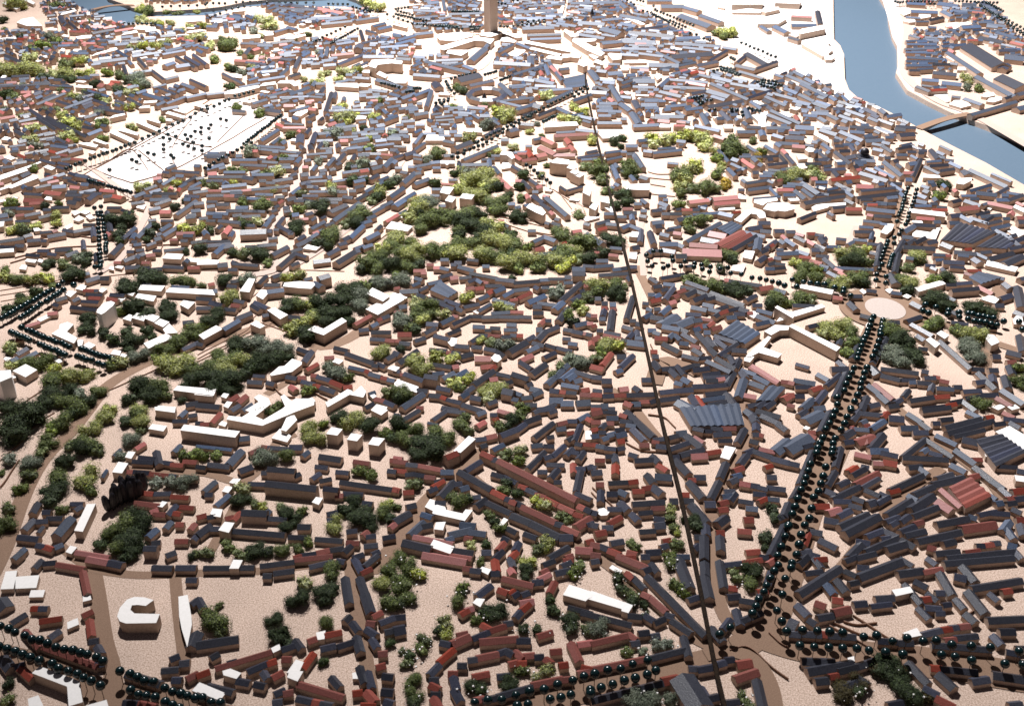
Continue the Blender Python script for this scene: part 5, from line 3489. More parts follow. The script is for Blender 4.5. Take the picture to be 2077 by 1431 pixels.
g 3 1540 460 70
g 3 1650 430 70
g 3 40 690 110
g 3 150 700 110
g 3 250 680 110
g 3 370 680 110
g 1 430 770 75
g 3 560 740 90
g 3 680 740 100
g 1 640 790 70
g 1 720 790 60
g 3 830 730 80
g 3 920 730 60
g 1 710 700 50
g 2 660 620 90
g 3 770 610 90
g 3 830 590 60
g 1 930 830 70
g 2 1070 720 70
g 2 1170 740 80
g 1 1250 790 70
g 4 1360 780 100
g 4 1420 810 100
g 2 1340 840 90
g 1 1190 890 80
g 3 1310 930 80
g 1 50 930 90
g 2 130 960 80
g 4 210 860 60
g 2 600 900 60
g 3 740 960 70
g 4 800 980 60
g 2 850 920 60
g 1 990 960 60
g 3 1060 1010 60
g 2 1030 1000 50
g 4 430 1090 50
g 2 560 1090 60
g 3 320 1280 80
g 3 420 1290 50
g 4 960 1130 60
g 4 1020 1120 50
g 2 1010 1230 90
g 3 660 1220 90
g 3 760 1250 80
g 3 620 1150 70
g 3 1320 1270 60
g 2 1620 1190 50
g 2 1030 1370 70
g 3 300 1380 80
g 3 660 1360 90
g 3 730 1390 60
g 2 240 1150 70
g 1 60 1090 60
g 3 1290 1070 60
g 3 1170 1060 50
o 1620 70 2050 50 6
o 1240 235 1550 240 8
o 1420 1380 1590 1310 4
o 1660 1270 1830 1200 4
o 1900 1170 2060 1060 4
o 1345 1420 1345 1420 1
o 1630 1370 1680 1340 2
o 1690 1390 1750 1360 2
o 1850 1345 1900 1360 2
o 1950 1310 2010 1270 2
o 2005 1320 1870 1390 2
o 1925 1420 1925 1420 1
Z b 0.75 0 330 580 330 580 700 0 640
Z d 0.75 0 800 1000 800 1100 1290 880 1431 0 1431
Z b 0.75 400 50 660 20 1200 260 1500 310 1800 350 1500 700 900 700 600 600 560 300
Z b 0.7 1100 900 1500 900 1900 900 1640 1090 1400 1060 1200 1130
Z b 0.7 1450 20 2065 10 2065 40 1480 45
Z b 0.7 1550 280 2065 300 2065 620 1800 450
Z r 0.5 180 860 480 850 480 1000 180 1000
T 420 0 4.917
W 1.9 170 940 200 905 510 850 525 870 300 930
W 1.9 520 860 560 830 680 815 690 840
W 1.9 700 830 730 805 860 800 910 850 870 860 830 830
W 1.8 350 390 380 360 530 345 530 375
W 2.4 560 340 580 320 620 310 660 330 660 350 580 355
W 1.8 0 395 20 370 110 370 110 390
W 1.8 250 120 280 95 370 85 370 110
W 1.6 1270 860 1290 830 1500 830 1510 875
W 1.6 1510 860 1530 830 1640 840 1600 865
W 3.5 1615 660 1640 600 1810 590 1950 610 1940 640 1840 630 1700 645 1680 680
W 1.9 1690 740 1720 710 1800 750 1780 780
W 1.6 1545 720 1560 700 1620 700 1620 730
W 1.6 1790 790 1880 780 2000 800 1980 830 1880 830
W 1.4 1480 1190 1500 1150 1590 1160 1580 1185
W 1.6 265 770 290 735 350 750 340 780
W 1.1 350 1010 380 990 440 1010 430 1025
W 1.1 860 1145 900 1110 1000 1090 1010 1110 930 1160
W 1.1 830 1400 850 1380 900 1385 890 1410
W 1.6 1850 245 1870 235 2000 265 1990 280
W 1.1 860 330 960 310 970 320 880 345
W 1.8 780 390 830 360 980 340 980 355 850 390
d 340 430 640 440 w1.5
d 640 430 860 400 w2.2 h1.6
b 860 420 940 430 w2
b 600 90 700 60 w2
d 700 80 1070 100 w1.8
b 730 130 990 180 w1.4
b 1000 190 1380 170 w2.6
b 1140 240 1440 210 w1.6
b 1180 210 1390 180 w1.3
d 840 60 1110 90 w1.3
p 1110 80 1360 130 w3
r 1340 90 1450 90 w1.5
b 1480 200 1700 170 w2.2
b 1650 260 1770 230 w1.8
b 1700 290 1830 260 w1.8
b 1590 300 1690 330 w1.2
b 470 230 500 160 w1
b 40 210 200 200 w1.8
b 0 260 100 265 w1.8
b 260 250 380 240 w3
b 400 150 470 180 w2.4
b 230 170 390 190 w1.5
b 670 320 800 280 w1.3
b 800 270 890 290 w1.8
b 1040 380 1100 370 w2.5
b 730 380 860 370 w1.3
d 1500 480 1520 440 w3 h2.2
d 1540 430 1740 380 w2 h1.8
b 1630 430 1700 430 w2 h2
d 1530 300 1560 400 w1.3
b 1290 440 1440 420 w1.5
b 1240 510 1260 460 w1.4
d 1300 640 1560 540 w1.6
r 1240 550 1460 530 w2
b 1180 560 1200 470 w1.4
b 1100 480 1160 480 w2
b 1160 650 1280 640 w1.8
b 950 470 1020 480 w2
b 940 560 1010 520 w1.6
d 870 680 920 570 w1.5
d 820 760 920 730 w1.6
d 740 580 850 600 w2
b 770 530 910 510 w1.5
b 770 560 880 550
r 280 600 580 620 w1.6
r 610 580 740 570 w2.2
d 390 620 590 640 w1.3
d 370 540 420 480 w1.8
p 450 500 510 480 w2
d 430 660 560 620 w1.3
b 520 730 660 620 w1.6
b 540 670 670 660 w1.5
b 500 720 690 700 w2.2
b 410 800 500 770 w1.3
b 510 800 770 760 w1.3
b 690 690 740 680 w1.5
b 720 750 800 680 w1.6
d 160 730 360 830 w1.3
b 320 870 520 830 w1.1
b 0 940 170 920 w1.2
d 1130 920 1160 870 w1.6
d 1180 1110 1240 920 w1.4
d 1260 980 1280 920 w1.4
d 1120 1200 1150 1170 w1.3
b 600 960 780 910 w1.3
b 450 1030 590 990 w1.4
b 820 940 1010 870 w1.7
b 730 970 1020 960 w1.1
b 1020 960 1150 970
d 640 1010 700 1000 w1.3
p 770 1050 860 1050 w1.8
b 730 1020 810 1000 w1.3
b 560 1060 640 1040 w1.3
d 590 1090 740 1110 w1.8
b 820 1110 1010 1060 w1.1
p 980 1010 1060 1000 w1.3
r 1020 1080 1090 1090 w1.8
d 1000 1170 1060 1140 w1.5
d 1000 1220 1030 1210 w1.5
d 980 1330 1020 1280 w1.4
d 1040 1431 1080 1320 w1.4
d 920 1420 930 1340 w2.2 h1.7
b 530 1400 700 1290 w1.5
b 640 1431 720 1370 w1.4
d 750 1190 820 1220
d 260 1100 380 1110 w1.3 h1.2
b 1280 1100 1640 1090 w1.4
b 1530 1130 1640 1120 w1.2
b 1220 1100 1300 1100 w1.3
b 1450 1060 1520 1050 w2
b 1600 1030 1640 1020 w1.5
b 1590 970 1790 960 w1.4
b 1520 920 1640 910 w1.8
b 1620 890 1800 910 w2 h1.6
b 1780 990 1890 980 w2
b 1830 930 1930 960 w1.6
b 1930 980 2065 930 w2.2 h1.6
b 1700 790 1960 870 w2.5 h1.6
b 1280 820 1400 800 w1.3
d 1390 790 1480 800 w2
d 1460 770 1620 780 w2
b 1800 1070 1920 1050 w1.3
b 1680 1060 1750 1040 w1.6
b 1760 1090 1800 1130 w1.3
b 1760 1200 1890 1150 w1.6
b 1940 1210 2065 1200 w1.6
b 1690 1250 1760 1240 w2.4
b 1160 1290 1480 1250 w1.4
b 1110 1330 1250 1320 w1.4
b 1100 1400 1250 1395 w1.4
b 1310 1370 1500 1360
b 1460 1390 1600 1370
b 1540 1340 1700 1330 w1.3
b 1680 1400 1780 1390 w2
b 1800 1380 1930 1380 w1.8
b 1810 1280 1920 1290 w1.6
b 1920 1310 2000 1310 w1.6
b 2000 1260 2065 1260 w1.6
b 1220 1200 1250 1190 w1.3
p 760 1270 980 1270 w1.2
b 780 1230 960 1240 w1
b 1730 470 2000 450 w2
b 1560 560 1860 560 w2.8
b 1890 580 2030 590 w1.8
b 1870 440 2065 390 w2.2
b 1900 400 2065 350 w1.8
b 2040 700 2065 690 w2
g 3 500 190 60
g 3 590 200 90
g 3 640 250 70
g 3 560 270 40
g 4 480 300 60
g 2 660 270 50
g 2 150 380 50
g 2 210 440 110
g 2 240 420 80
g 2 150 460 60
g 3 40 460 70
g 2 50 580 80
g 2 320 520 50
g 2 540 560 55
g 2 440 560 45
g 2 220 660 70
g 1 270 690 60
g 3 440 680 60
g 4 350 710 60
g 1 480 630 50
g 1 230 850 75
g 3 960 790 45
g 3 1060 820 50
g 3 1130 810 60
g 3 1100 830 50
g 3 1150 740 50
g 3 1210 730 40
g 3 1350 710 70
g 3 1420 720 70
g 3 1500 700 70
g 3 1310 790 60
g 2 310 1050 70
g 2 500 1110 85
g 3 1350 1060 70
g 2 1310 1070 50
g 3 1330 1170 90
g 3 1430 1160 80
g 3 1380 1200 70
g 3 1470 1150 60
g 3 1660 1160 70
g 2 1720 1000 50
g 2 1490 1020 35
g 4 1270 1330 90
g 4 1200 1330 60
g 2 1190 1250 40
g 2 840 1340 70
g 2 740 1410 60
g 1 1570 1280 50
g 4 1850 1330 70
g 3 1620 1380 50
g 2 870 400 40
g 2 1010 340 45
g 3 10 260 50
g 3 1560 10 70
g 3 1640 40 80
g 3 1720 80 70
g 4 1100 520 40
g 3 550 360 40
g 3 1450 1310 50
g 2 1980 1180 50
o 30 175 130 135 3
o 190 100 370 65 4
o 0 30 180 35 4
o 290 20 500 20 4
o 540 20 900 30 7
o 985 30 1060 30 2
o 1210 40 1400 45 5
o 1450 70 1600 110 5
o 1650 105 1700 105 2
o 1050 420 1120 400 3
o 1150 375 1375 270 6
o 1240 430 1500 290 12
o 10 1085 120 1035 3
o 180 1005 220 995 2
o 280 960 460 915 5
o 140 1185 195 1200 2
o 740 1150 370 1431 17
o 40 1245 20 1285 2
o 20 1385 20 1385 1
o 1740 830 1910 870 6
o 1990 920 2060 910 3
o 1880 90 2000 75 5
o 1880 140 2050 180 8
o 1900 110 2050 150 6
o 1860 170 2050 235 5
o 1795 145 1795 145 1
Z b 0.8 560 70 1700 130 1500 250 1300 260 1100 300 800 260 700 180
Z b 0.8 0 180 480 180 460 330 0 320
Z b 0.8 380 460 930 460 800 760 400 810 350 700 600 560
Z b 0.8 930 460 1560 400 1540 600 1250 700 850 680
Z b 0.8 500 900 1150 860 1150 1080 600 1140
Z b 0.8 1100 1080 2065 900 2065 1431 1050 1431
Z b 0.8 1560 400 2065 370 2065 620 1560 600
Z p 0.5 760 1200 980 1200 980 1400 700 1340
Z b 0.7 1280 680 1600 680 1640 820 1280 820
T 840 0 4.917
W 2.6 260 490 270 460 480 400 640 370 800 390 760 440 700 410 600 405 300 500
W 2.3 320 530 340 500 540 500 530 520 470 555
W 2.0 260 400 230 370 260 340 480 320 590 360 400 410
W 2.2 650 350 700 330 850 310 880 330 760 370
W 1.4 870 340 900 320 1060 350 1080 370 1020 380 940 350
W 1.7 860 410 870 380 930 370 1020 410 1000 425
W 2.0 1100 430 1130 410 1560 480 1560 520 1500 510
W 2.0 1150 490 1170 470 1470 540 1440 560
W 1.3 950 550 970 520 1030 490 1110 500 1100 520 1020 565
W 1.7 1310 580 1340 555 1480 570 1470 600
W 1.9 1475 580 1480 540 1670 540 1650 580 1560 570
W 2.2 1490 310 1510 290 1600 340 1640 320 1640 360 1570 370
W 2.0 1575 410 1590 380 1820 390 1800 410 1700 420 1850 500 1900 530 1860 560 1720 500
W 2.6 1630 640 1650 590 1710 600 1730 650 1690 665
W 2.0 1790 620 1820 590 1890 620 1880 650
W 2.0 1930 540 1950 530 2065 540 2065 590 1980 600
W 1.9 1300 1270 1320 1220 1620 1215 1640 1250
W 1.3 110 1400 130 1340 290 1350 310 1400
W 1.2 490 1310 520 1280 670 1280 680 1320
W 0.9 240 940 260 920 360 930 350 950
W 1.2 1440 130 1470 60 1500 55 1480 130
W 1.2 1740 550 1780 540 1840 570 1800 590
W 1.2 1840 1330 1870 1310 2065 1340 2050 1370 1880 1380
W 1.4 1870 1340 1900 1320 1980 1320 1960 1345
H 720 930
d 430 790 640 740 w4.5 h1.8
d 550 850 780 800 w2.2 h1.8
d 210 820 250 870 w3.0 h1.6
b 860 830 990 950 w1.9 h1.4
b 820 1010 1190 970 w1.2
b 820 1000 1070 1060 w1.3
b 1010 1090 1210 1030 w1.6
d 1190 1040 1270 1060 w3.2 h1.6
d 1230 1150 1430 1070 w1.6 h1.5
b 1430 1070 1560 1130 w1.8 h1.5
b 1310 1020 1570 900 w1.6
b 1580 1000 1760 940 w1.6
d 700 1350 850 1280 w1.6 h1.4
d 940 1300 1020 1280 w2.6 h2
d 1050 1230 1190 1240 w1.6
d 1080 1150 1200 1110 w1.4
b 460 1120 580 1130 w1.3
b 580 1130 660 1180 w1.3
b 660 1150 750 1150 w1.8
b 540 1210 580 1240 w1.6
b 760 1180 860 1240 w1.3
b 390 1120 450 1120 w1.3
b 210 1170 380 1150 w1.2
b 220 1200 390 1190 w1
b 170 1140 270 1130
b 270 1240 350 1240 w1
b 150 1190 190 1210 w1.5
b 20 1240 100 1240 w1.3
b 0 1140 130 1120 w1.8
b 0 950 150 890 w1.6
b 120 1060 170 900 w1.4
b 0 740 260 760 w2.4
b 120 610 560 720 w1.8
b 0 560 110 570 w2.2
b 220 600 480 590 w2
b 500 650 600 690 w2
b 560 600 700 480 w3 h1.6
b 700 480 740 430 w1.6
b 830 520 980 440 w1.5
b 1030 430 1160 480 w1.5
b 800 620 1160 640 w3.2
b 1160 560 1160 640 w2.4
b 990 740 1310 640 w1.5
b 1310 650 1350 750 w1.4
b 990 780 1200 800 w2.5
b 1200 790 1400 830 w2.5
b 1210 850 1410 860 w2
b 1350 620 1480 800 w1.4
p 1370 660 1470 760 w1.6
S 1470 790 1700 740 1740 860 1520 880
b 1450 690 1540 680 w1.6
b 1250 900 1570 880 w2
b 1760 700 1840 800 w2.5 h1.5
b 1830 700 1920 710 w2.6
b 1930 730 2065 720 w3
b 1860 790 2000 800 w2
d 1760 910 1920 920 w3 h1.6
d 1810 860 1950 900 w1.5
b 1960 850 2065 1010 w2
b 1820 1060 1960 1060 w1.5
b 1830 1100 2065 1110 w1.5
b 1840 1150 1960 1150 w1.5
p 1950 980 1990 1010 w1.5
b 1560 1150 1680 1130 w1
b 1640 1150 1810 1190 w2
b 1690 1200 1760 1220
b 1830 1220 2065 1220 w2 h1.6
b 1620 1290 1830 1310 w1.6 h1.2
b 1420 1320 1600 1310
b 1190 1390 1290 1370 w1.3
r 1270 1370 1400 1431 w2 h1.6
r 1400 1350 1780 1330 w1.6 h1.6
r 1520 1380 1560 1431 w1.8 h1.6
b 870 1390 940 1390 w1.6
b 100 1330 210 1330 w1.2
b 250 1350 360 1350
b 0 1320 60 1290 w1.3
b 0 1431 80 1330 w1.1
b 300 1400 400 1420 w1.3
b 1650 340 1900 380 w2.5
b 1870 430 2065 410 w2.6
b 1860 500 2065 500 w1.4
b 1880 280 2065 330 w4 h1.8
b 1640 220 1900 240 w3.4 h1.8
b 1430 230 1620 260 w2.5
b 1560 30 2065 20 w3
b 1640 90 1880 120 w2.5
b 1920 100 2065 90 w2.5
b 1870 200 2065 180 w2.5 h1.8
b 1130 350 1460 340 w2.2
b 1160 390 1460 380 w1.6
b 1080 280 1390 270 w3
b 1000 120 1420 100 w3
b 1020 180 1380 180 w2.2
b 1120 60 1500 40 w2
b 830 170 890 200 w1.3
b 830 20 1000 40 w2
b 1290 20 1500 20 w1
b 130 30 240 20 w3
b 0 100 250 110 w2.5
b 0 180 230 160 w2
b 350 140 670 130 w2.2
b 380 180 560 200 w2
b 290 0 310 110 w1.3
b 430 40 520 60 w2.5
b 550 50 640 60 w3
b 180 230 360 220
b 0 340 180 320 w2.5
b 0 440 70 440 w1.4
g 2 420 860 55
g 1 480 900 70
g 1 450 890 50
g 2 720 1060 70
g 3 850 1110 90
g 3 930 1130 110
g 3 900 1180 80
g 3 1310 950 80
g 3 1350 970 60
g 2 400 1060 60
g 4 720 1240 80
g 4 690 1260 60
g 3 550 1370 80
g 3 1150 1310 50
g 3 1590 1060 60
g 3 1670 1100 80
g 3 1500 1180 80
g 3 1620 1200 60
g 3 1780 1400 70
g 4 1230 1230 40
g 1 2020 1400 80
g 2 1270 1350 40
V 1775 130 1.6
V 700 930 1.6
o 370 780 600 730 7
o 320 815 350 880 4
o 370 900 400 930 2
o 710 745 820 715 5
o 860 800 950 765 5
o 220 1030 340 1010 4
o 250 1000 340 990 3
o 280 1040 280 1040 1
o 640 1410 1700 870 27
o 720 1420 1160 1170 9
o 1290 1215 1430 1145 6
o 1600 960 1730 890 4
o 0 880 60 880 4
o 380 115 640 120 12
o 0 190 120 205 5
o 30 240 480 290 14
o 230 255 440 270 10
o 560 270 650 270 5
o 570 300 640 290 4
o 820 265 930 265 4
o 990 260 1300 220 8
o 1080 220 1300 200 5
o 1530 190 1560 190 2
o 1420 200 1420 200 1
o 840 30 910 40 3
o 990 5 1030 5 2
Z b 0.85 0 0 660 0 660 320 0 340
Z b 0.85 830 0 2065 0 2065 350 1900 500 1650 350 1480 300 1000 330 830 260
Z b 0.85 0 600 600 580 560 700 350 760 200 800 0 780
Z b 0.85 780 600 1330 580 1430 840 960 820 860 740
Z b 0.85 880 480 1000 460 1300 560 1200 620 780 620
Z b 0.85 1000 870 1560 880 1200 1060 1000 1000
Z b 0.85 1740 600 2065 600 2065 1200 1800 1180 1760 900
Z b 0.8 140 1100 700 1110 860 1240 600 1260 120 1260
Z b 0.8 0 1080 150 1080 60 1431 0 1431
Z b 0.8 60 1290 400 1290 600 1431 60 1431
T 1260 0 4.917
W 2.4 1105 45 1120 5 1420 0 1410 45
W 2.4 1535 30 1540 0 1800 0 1780 40
W 1.6 1360 240 1400 200 1620 150 1650 190 1560 240 1390 240
W 1.6 1400 110 1420 80 1570 70 1580 95 1440 125
W 2.4 1770 320 1800 290 2020 250 2035 290 1790 340
W 1.5 1800 440 1850 410 2065 400 2065 560 2010 560
W 1.0 1660 340 1700 320 1780 345 1750 370
W 1.0 1100 110 1270 85 1400 100 1390 130 1110 125
W 1.0 960 70 980 60 1040 75 1030 85
W 0.9 1590 1140 1610 1110 1710 1140 1690 1165 1640 1165
W 1.1 1370 1210 1300 1150 1460 1110 1440 1200 1450 1260 1370 1270
W 1.6 1920 1340 1930 1310 2065 1370 2065 1420
W 1.1 380 1270 390 1230 490 1230 490 1270
W 1.1 615 1275 640 1255 730 1265 720 1290
W 1.2 1030 1280 1020 1240 1110 1240 1110 1280
W 1.1 30 190 90 170 240 240 200 250 90 200
W 1.1 0 700 30 650 80 650 70 700
W 1.0 30 630 50 600 250 600 250 625
W 1.2 330 750 360 730 400 745 400 770 360 800
W 0.9 1660 820 1700 805 1840 850 1820 870
b 400 60 620 60 w4 h1.9
b 600 150 900 260 w4.5 h1.9
b 600 60 780 110 w3 h1.9
b 800 150 1000 220 w3 h1.8
b 1700 250 1940 250 w3 h1.3
b 1400 260 1480 310 w2 h1.5
b 1540 260 1660 320 w3 h1.8
d 1680 370 1780 400 w2 h1.8
p 1700 160 1900 170 w2
d 1960 110 1990 240 w2 h2.2
b 0 30 60 80 w2.5
b 260 0 500 0 w3 h1.5
b 0 150 260 200 w3 h1.5
b 0 230 150 260 w3 h1.5
d 150 290 400 260 w2 h1.5
d 80 320 530 360 w3.5 h1.5
b 0 400 340 420 w4 h1.5
b 550 380 780 370 w2.8 h1.5
b 540 430 990 460 w2.8 h1.5
b 360 520 590 630 w2 h1.8
d 500 560 900 530 w4 h1.8
b 620 470 900 500 w2
b 0 480 350 490 w1.8
b 180 530 420 560 w2
b 0 540 170 550 w1.8
b 280 640 570 650 w3.5 h1.8
b 100 670 270 680 w2
b 380 690 740 620 w1.5 h1.6
d 750 650 950 610 w2.5 h1.6
d 880 600 1050 500 w1.5 h1.6
b 1020 470 1150 490 w2
d 1150 620 1250 540 w1.5 h1.5
d 1260 530 1450 640 w3 h1.8
d 1320 690 1550 610 w1.6 h1.8
d 1150 650 1340 690 w2.6 h1.6
b 1180 710 1420 780 w1.4 h1.2
b 900 760 1110 810 w2.4
b 900 830 1270 990 w1.6
b 1100 830 1480 900 w2
d 1270 970 1490 900 w1.5
b 780 740 900 770 w2
b 430 860 830 880 w2 h1.5
b 120 800 330 800 w3.5 h1.8
b 120 860 330 870 w2 h1.6
b 390 910 600 960 w1.8
b 380 860 470 780 w1.6
b 480 790 860 820 w1.5
p 650 820 840 850 w1.6
d 700 930 880 900 w1.5
b 870 900 1080 960 w3
d 860 1060 1200 1000 w2.6 h1.6
d 1000 1110 1090 1200 w2
b 1240 1080 1280 1180 w2 h1.8
b 1300 1010 1400 1080 w1.6
b 1450 960 1650 1050 w2
b 1520 930 1750 990 w2
b 1640 880 1760 930 w1.8
b 1730 1000 1890 1040 w2.5 h1.6
b 1780 940 1930 1010 w1.6
b 1660 750 1900 850 w2
b 1800 830 2065 960 w1.8
b 1920 1020 2065 1070 w2.4 h1.5
b 1470 1140 1700 1230 w2
b 1500 1100 1790 1230 w1.5
b 1450 1270 1680 1270 w2.4
b 1740 1260 1920 1270 w3
b 1520 1340 1620 1370 w2
d 1640 1360 1820 1370 w3 h1.5
b 1400 1300 1420 1350 w2
b 1160 1310 1330 1310 w1.8
p 930 1350 1030 1380 w1.6
b 740 1250 980 1300 w1.6
b 810 1130 870 1240 w1.8
b 110 1120 180 1230 w2.2 h1.6
b 120 1250 370 1240 w2.2 h1.6
b 200 1040 350 1040 w3 h1.5
d 130 1000 180 1080 w2
b 0 960 100 970 w2.2
b 0 1030 100 1100 w2.5
b 0 1180 50 1180 w2
b 340 1150 620 1160 w2.4
b 440 1060 640 1040 w2
b 640 1090 800 1070 w2
r 560 1210 640 1220 w1.3
p 370 1200 480 1210 w1.6
p 530 1250 630 1250
b 560 1110 640 1160 w1.4
b 0 830 120 790 w1.6
d 0 870 80 850 w1.6
b 170 1400 260 1390 w1.6
b 560 1400 640 1410 w1.5
b 1900 1120 2065 1130 w2.4
r 1740 1150 1770 1200 w1.4
g 3 980 320 70
g 3 1060 320 90
g 2 940 330 50
g 3 1110 340 60
g 2 1020 360 60
g 3 280 1370 70
g 3 340 1380 80
g 3 460 1400 80
g 3 540 1370 80
g 3 640 1360 90
g 3 740 1350 90
g 3 840 1370 90
g 3 800 1400 80
g 2 1120 1390 80
g 2 1080 1410 60
g 2 1330 1400 60
g 1 10 1380 60
o 60 5 130 45 3
o 160 0 220 15 3
o 220 110 260 120 2
o 320 60 340 95 2
o 300 130 350 170 3
o 360 110 720 255 12
o 310 140 470 215 6
o 390 175 600 285 8
o 490 205 640 270 6
o 690 330 750 345 2
o 820 385 880 400 2
o 1200 425 1540 570 9
o 1095 575 1130 595 3
o 920 710 1000 690 3
o 990 670 1180 740 8
o 1010 700 1170 750 6
o 1020 680 1130 690 4
o 1360 820 1600 850 8
o 1390 845 1530 880 5
o 1400 800 1540 810 5
o 710 980 810 960 4
o 770 1015 900 1000 4
o 795 1040 795 1040 1
o 880 1100 930 1095 2
o 1105 1095 1150 1100 2
o 1270 1080 1380 1105 4
o 1205 1120 1215 1150 2
Z b 0.85 0 0 60 30 300 200 600 350 900 420 1000 600 750 640 600 700 300 600 0 600
Z b 0.85 0 760 600 700 900 750 1480 900 2065 1000 2065 1400 1500 1400 900 1300 0 1280
Z b 0.85 1600 740 1750 740 2065 900 2065 1100 1500 900
T 1657 0 4.917
W 1.2 0 500 30 450 130 460 160 500 100 540
W 1.2 0 410 0 430 130 435 130 415 60 405
W 1.2 70 570 90 555 160 555 180 575 150 595 90 595
W 1.2 860 210 900 180 980 200 980 220 920 225
W 1.0 830 130 840 80 920 80 940 130 870 155
W 0.9 1280 260 1310 230 1400 225 1430 260 1380 290
W 1.0 1010 190 1020 140 1140 140 1130 170
W 1.0 1640 960 1670 930 1760 920 1780 950 1690 970
W 1.0 1690 1010 1720 980 1830 960 1860 990 1760 1020
W 1.0 1320 1040 1370 1000 1470 1000 1540 1050 1440 1075
W 0.5 1150 940 1180 920 1300 920 1320 1010 1290 1020
W 1.0 1290 570 1310 550 1370 590 1370 610
W 1.0 1400 700 1410 670 1470 670 1490 700
W 1.2 1420 250 1430 230 1500 220 1560 240 1440 255
W 0.7 0 1210 20 1200 130 1260 100 1290 0 1270
W 0.7 370 1190 400 1180 530 1250 500 1250
W 1.4 570 1280 590 1260 750 1330 730 1350
B
d 1530 450 1850 650 w7 h1.9
b 1240 460 1480 440 w2.6 h1.5
d 1850 680 1900 640 w3 h1.9
d 1850 760 2065 860 w6 h1.9
b 1310 520 1630 730 w2.5
b 1600 760 1980 960 w2.8
d 1870 980 1990 940 w1.5
b 1530 1140 1980 1010 w2.0
b 1480 980 1650 1040 w2.2
d 1350 960 1430 970 w1.3
b 1050 850 1290 880 w1
r 1130 900 1290 890 w1.5
d 1000 860 1130 910 w1.5
b 1160 870 1280 860 w1.5
b 1050 790 1210 800 w2.6
b 1250 820 1440 840 w3
d 1160 720 1390 740 w2.8
b 890 650 1140 650 w1.6
b 890 610 1200 610 w1.6
b 900 570 1280 590 w1.6
b 890 520 1200 530
b 880 490 1180 480 w1.5
b 900 440 1190 440 w1.3
b 890 410 1080 400 w1.4
b 1080 340 1210 340 w1.5
b 1080 370 1200 380 w1.4
b 930 350 1030 380 w1.5
d 1150 640 1320 640 w1.6
b 1330 630 1400 640 w1.5
d 920 700 1020 700 w1.5
b 1020 690 1150 680 w1.2
b 1280 350 1350 340 w1.3
d 1260 340 1350 350 w1.2
b 1440 270 1620 260 w3
b 1400 330 1440 360 w2
d 1630 370 1860 420 w3.4 h1.4
b 1440 390 1650 400 w2
r 1500 400 1600 400 w1.5
b 1610 220 1760 220 w2.2
b 1700 240 1880 260 w2.6
b 1800 320 2000 380 w2.6
r 1940 420 2065 450 w2.4
d 1810 500 1990 500 w2.4
b 1880 560 2065 580 w4.5
b 1260 110 1360 160 w3 h1.5
b 1350 100 1500 120 w3
d 1450 150 1530 150 w2
b 1220 30 1410 60 w4 h1.6
b 1450 40 1590 50 w4 h1.6
r 1550 120 1670 130 w1.5
b 900 30 1080 40 w3
b 940 110 1200 120 w3
b 890 170 1030 180 w1.4
b 990 215 1110 215 w1.2
d 1110 200 1250 170 w2.6
d 1570 230 1600 260 w2
b 1990 1080 2065 1060 w3 h1.4
d 1990 940 2065 920 w2.4
b 0 1010 140 1050 w2.4
b 20 960 80 980 w2
d 80 880 140 900 w3 h1.5
b 140 960 200 1000 w2
d 220 1010 300 1030 w2
b 300 1040 460 1080 w1.4
b 280 1090 480 1160 w1.5 h1.5
b 230 1150 370 1200 w1.6 h1.5
d 480 1080 600 1140 w1.8
d 560 1140 620 1170 w1.8
b 120 1140 220 1190 w2
b 30 1170 100 1210 w2
d 0 1100 110 1110 w2.4
d 160 1080 270 1080 w2.4
d 330 1260 560 1270 w2 h1.6
b 600 1270 760 1330 w1.4 h1.6
d 620 1190 760 1240 w1.5
d 780 1280 880 1290 w2.4
d 820 1340 960 1330 w2.8 h1.6
b 40 1290 200 1340 w1.8
b 240 1310 460 1400 w1.8
b 480 1400 660 1390 w2.4
d 720 1340 780 1340 w2
r 370 965 450 990 w1
d 210 1270 310 1280 w1.8
d 480 1380 600 1360 w1
g 3 1490 780 70
g 3 1520 820 40
g 2 1590 870 70
g 4 1490 870 60
g 2 1640 890 40
o 780 15 830 25 3
o 860 20 1150 15 9
o 1130 40 1170 40 2
o 1380 10 1800 30 12
o 1600 30 2060 330 16
o 1640 60 2060 350 14
o 1700 30 1850 110 8
o 1800 150 2065 290 8
Z b 0.85 0 860 300 1000 620 1120 880 1260 900 1431 0 1431
Z b 0.8 880 320 1230 320 1400 520 1380 760 1000 760 890 700
Z b 0.75 1260 60 1700 60 2065 450 2065 620 1900 620 1700 440 1300 440
Z b 0.8 800 0 1300 0 1300 60 820 60
"""
houses, whites, sheds, bushes, rows, zones, spires = [], [], [], [], [], [], []
misc = {}
tile = None
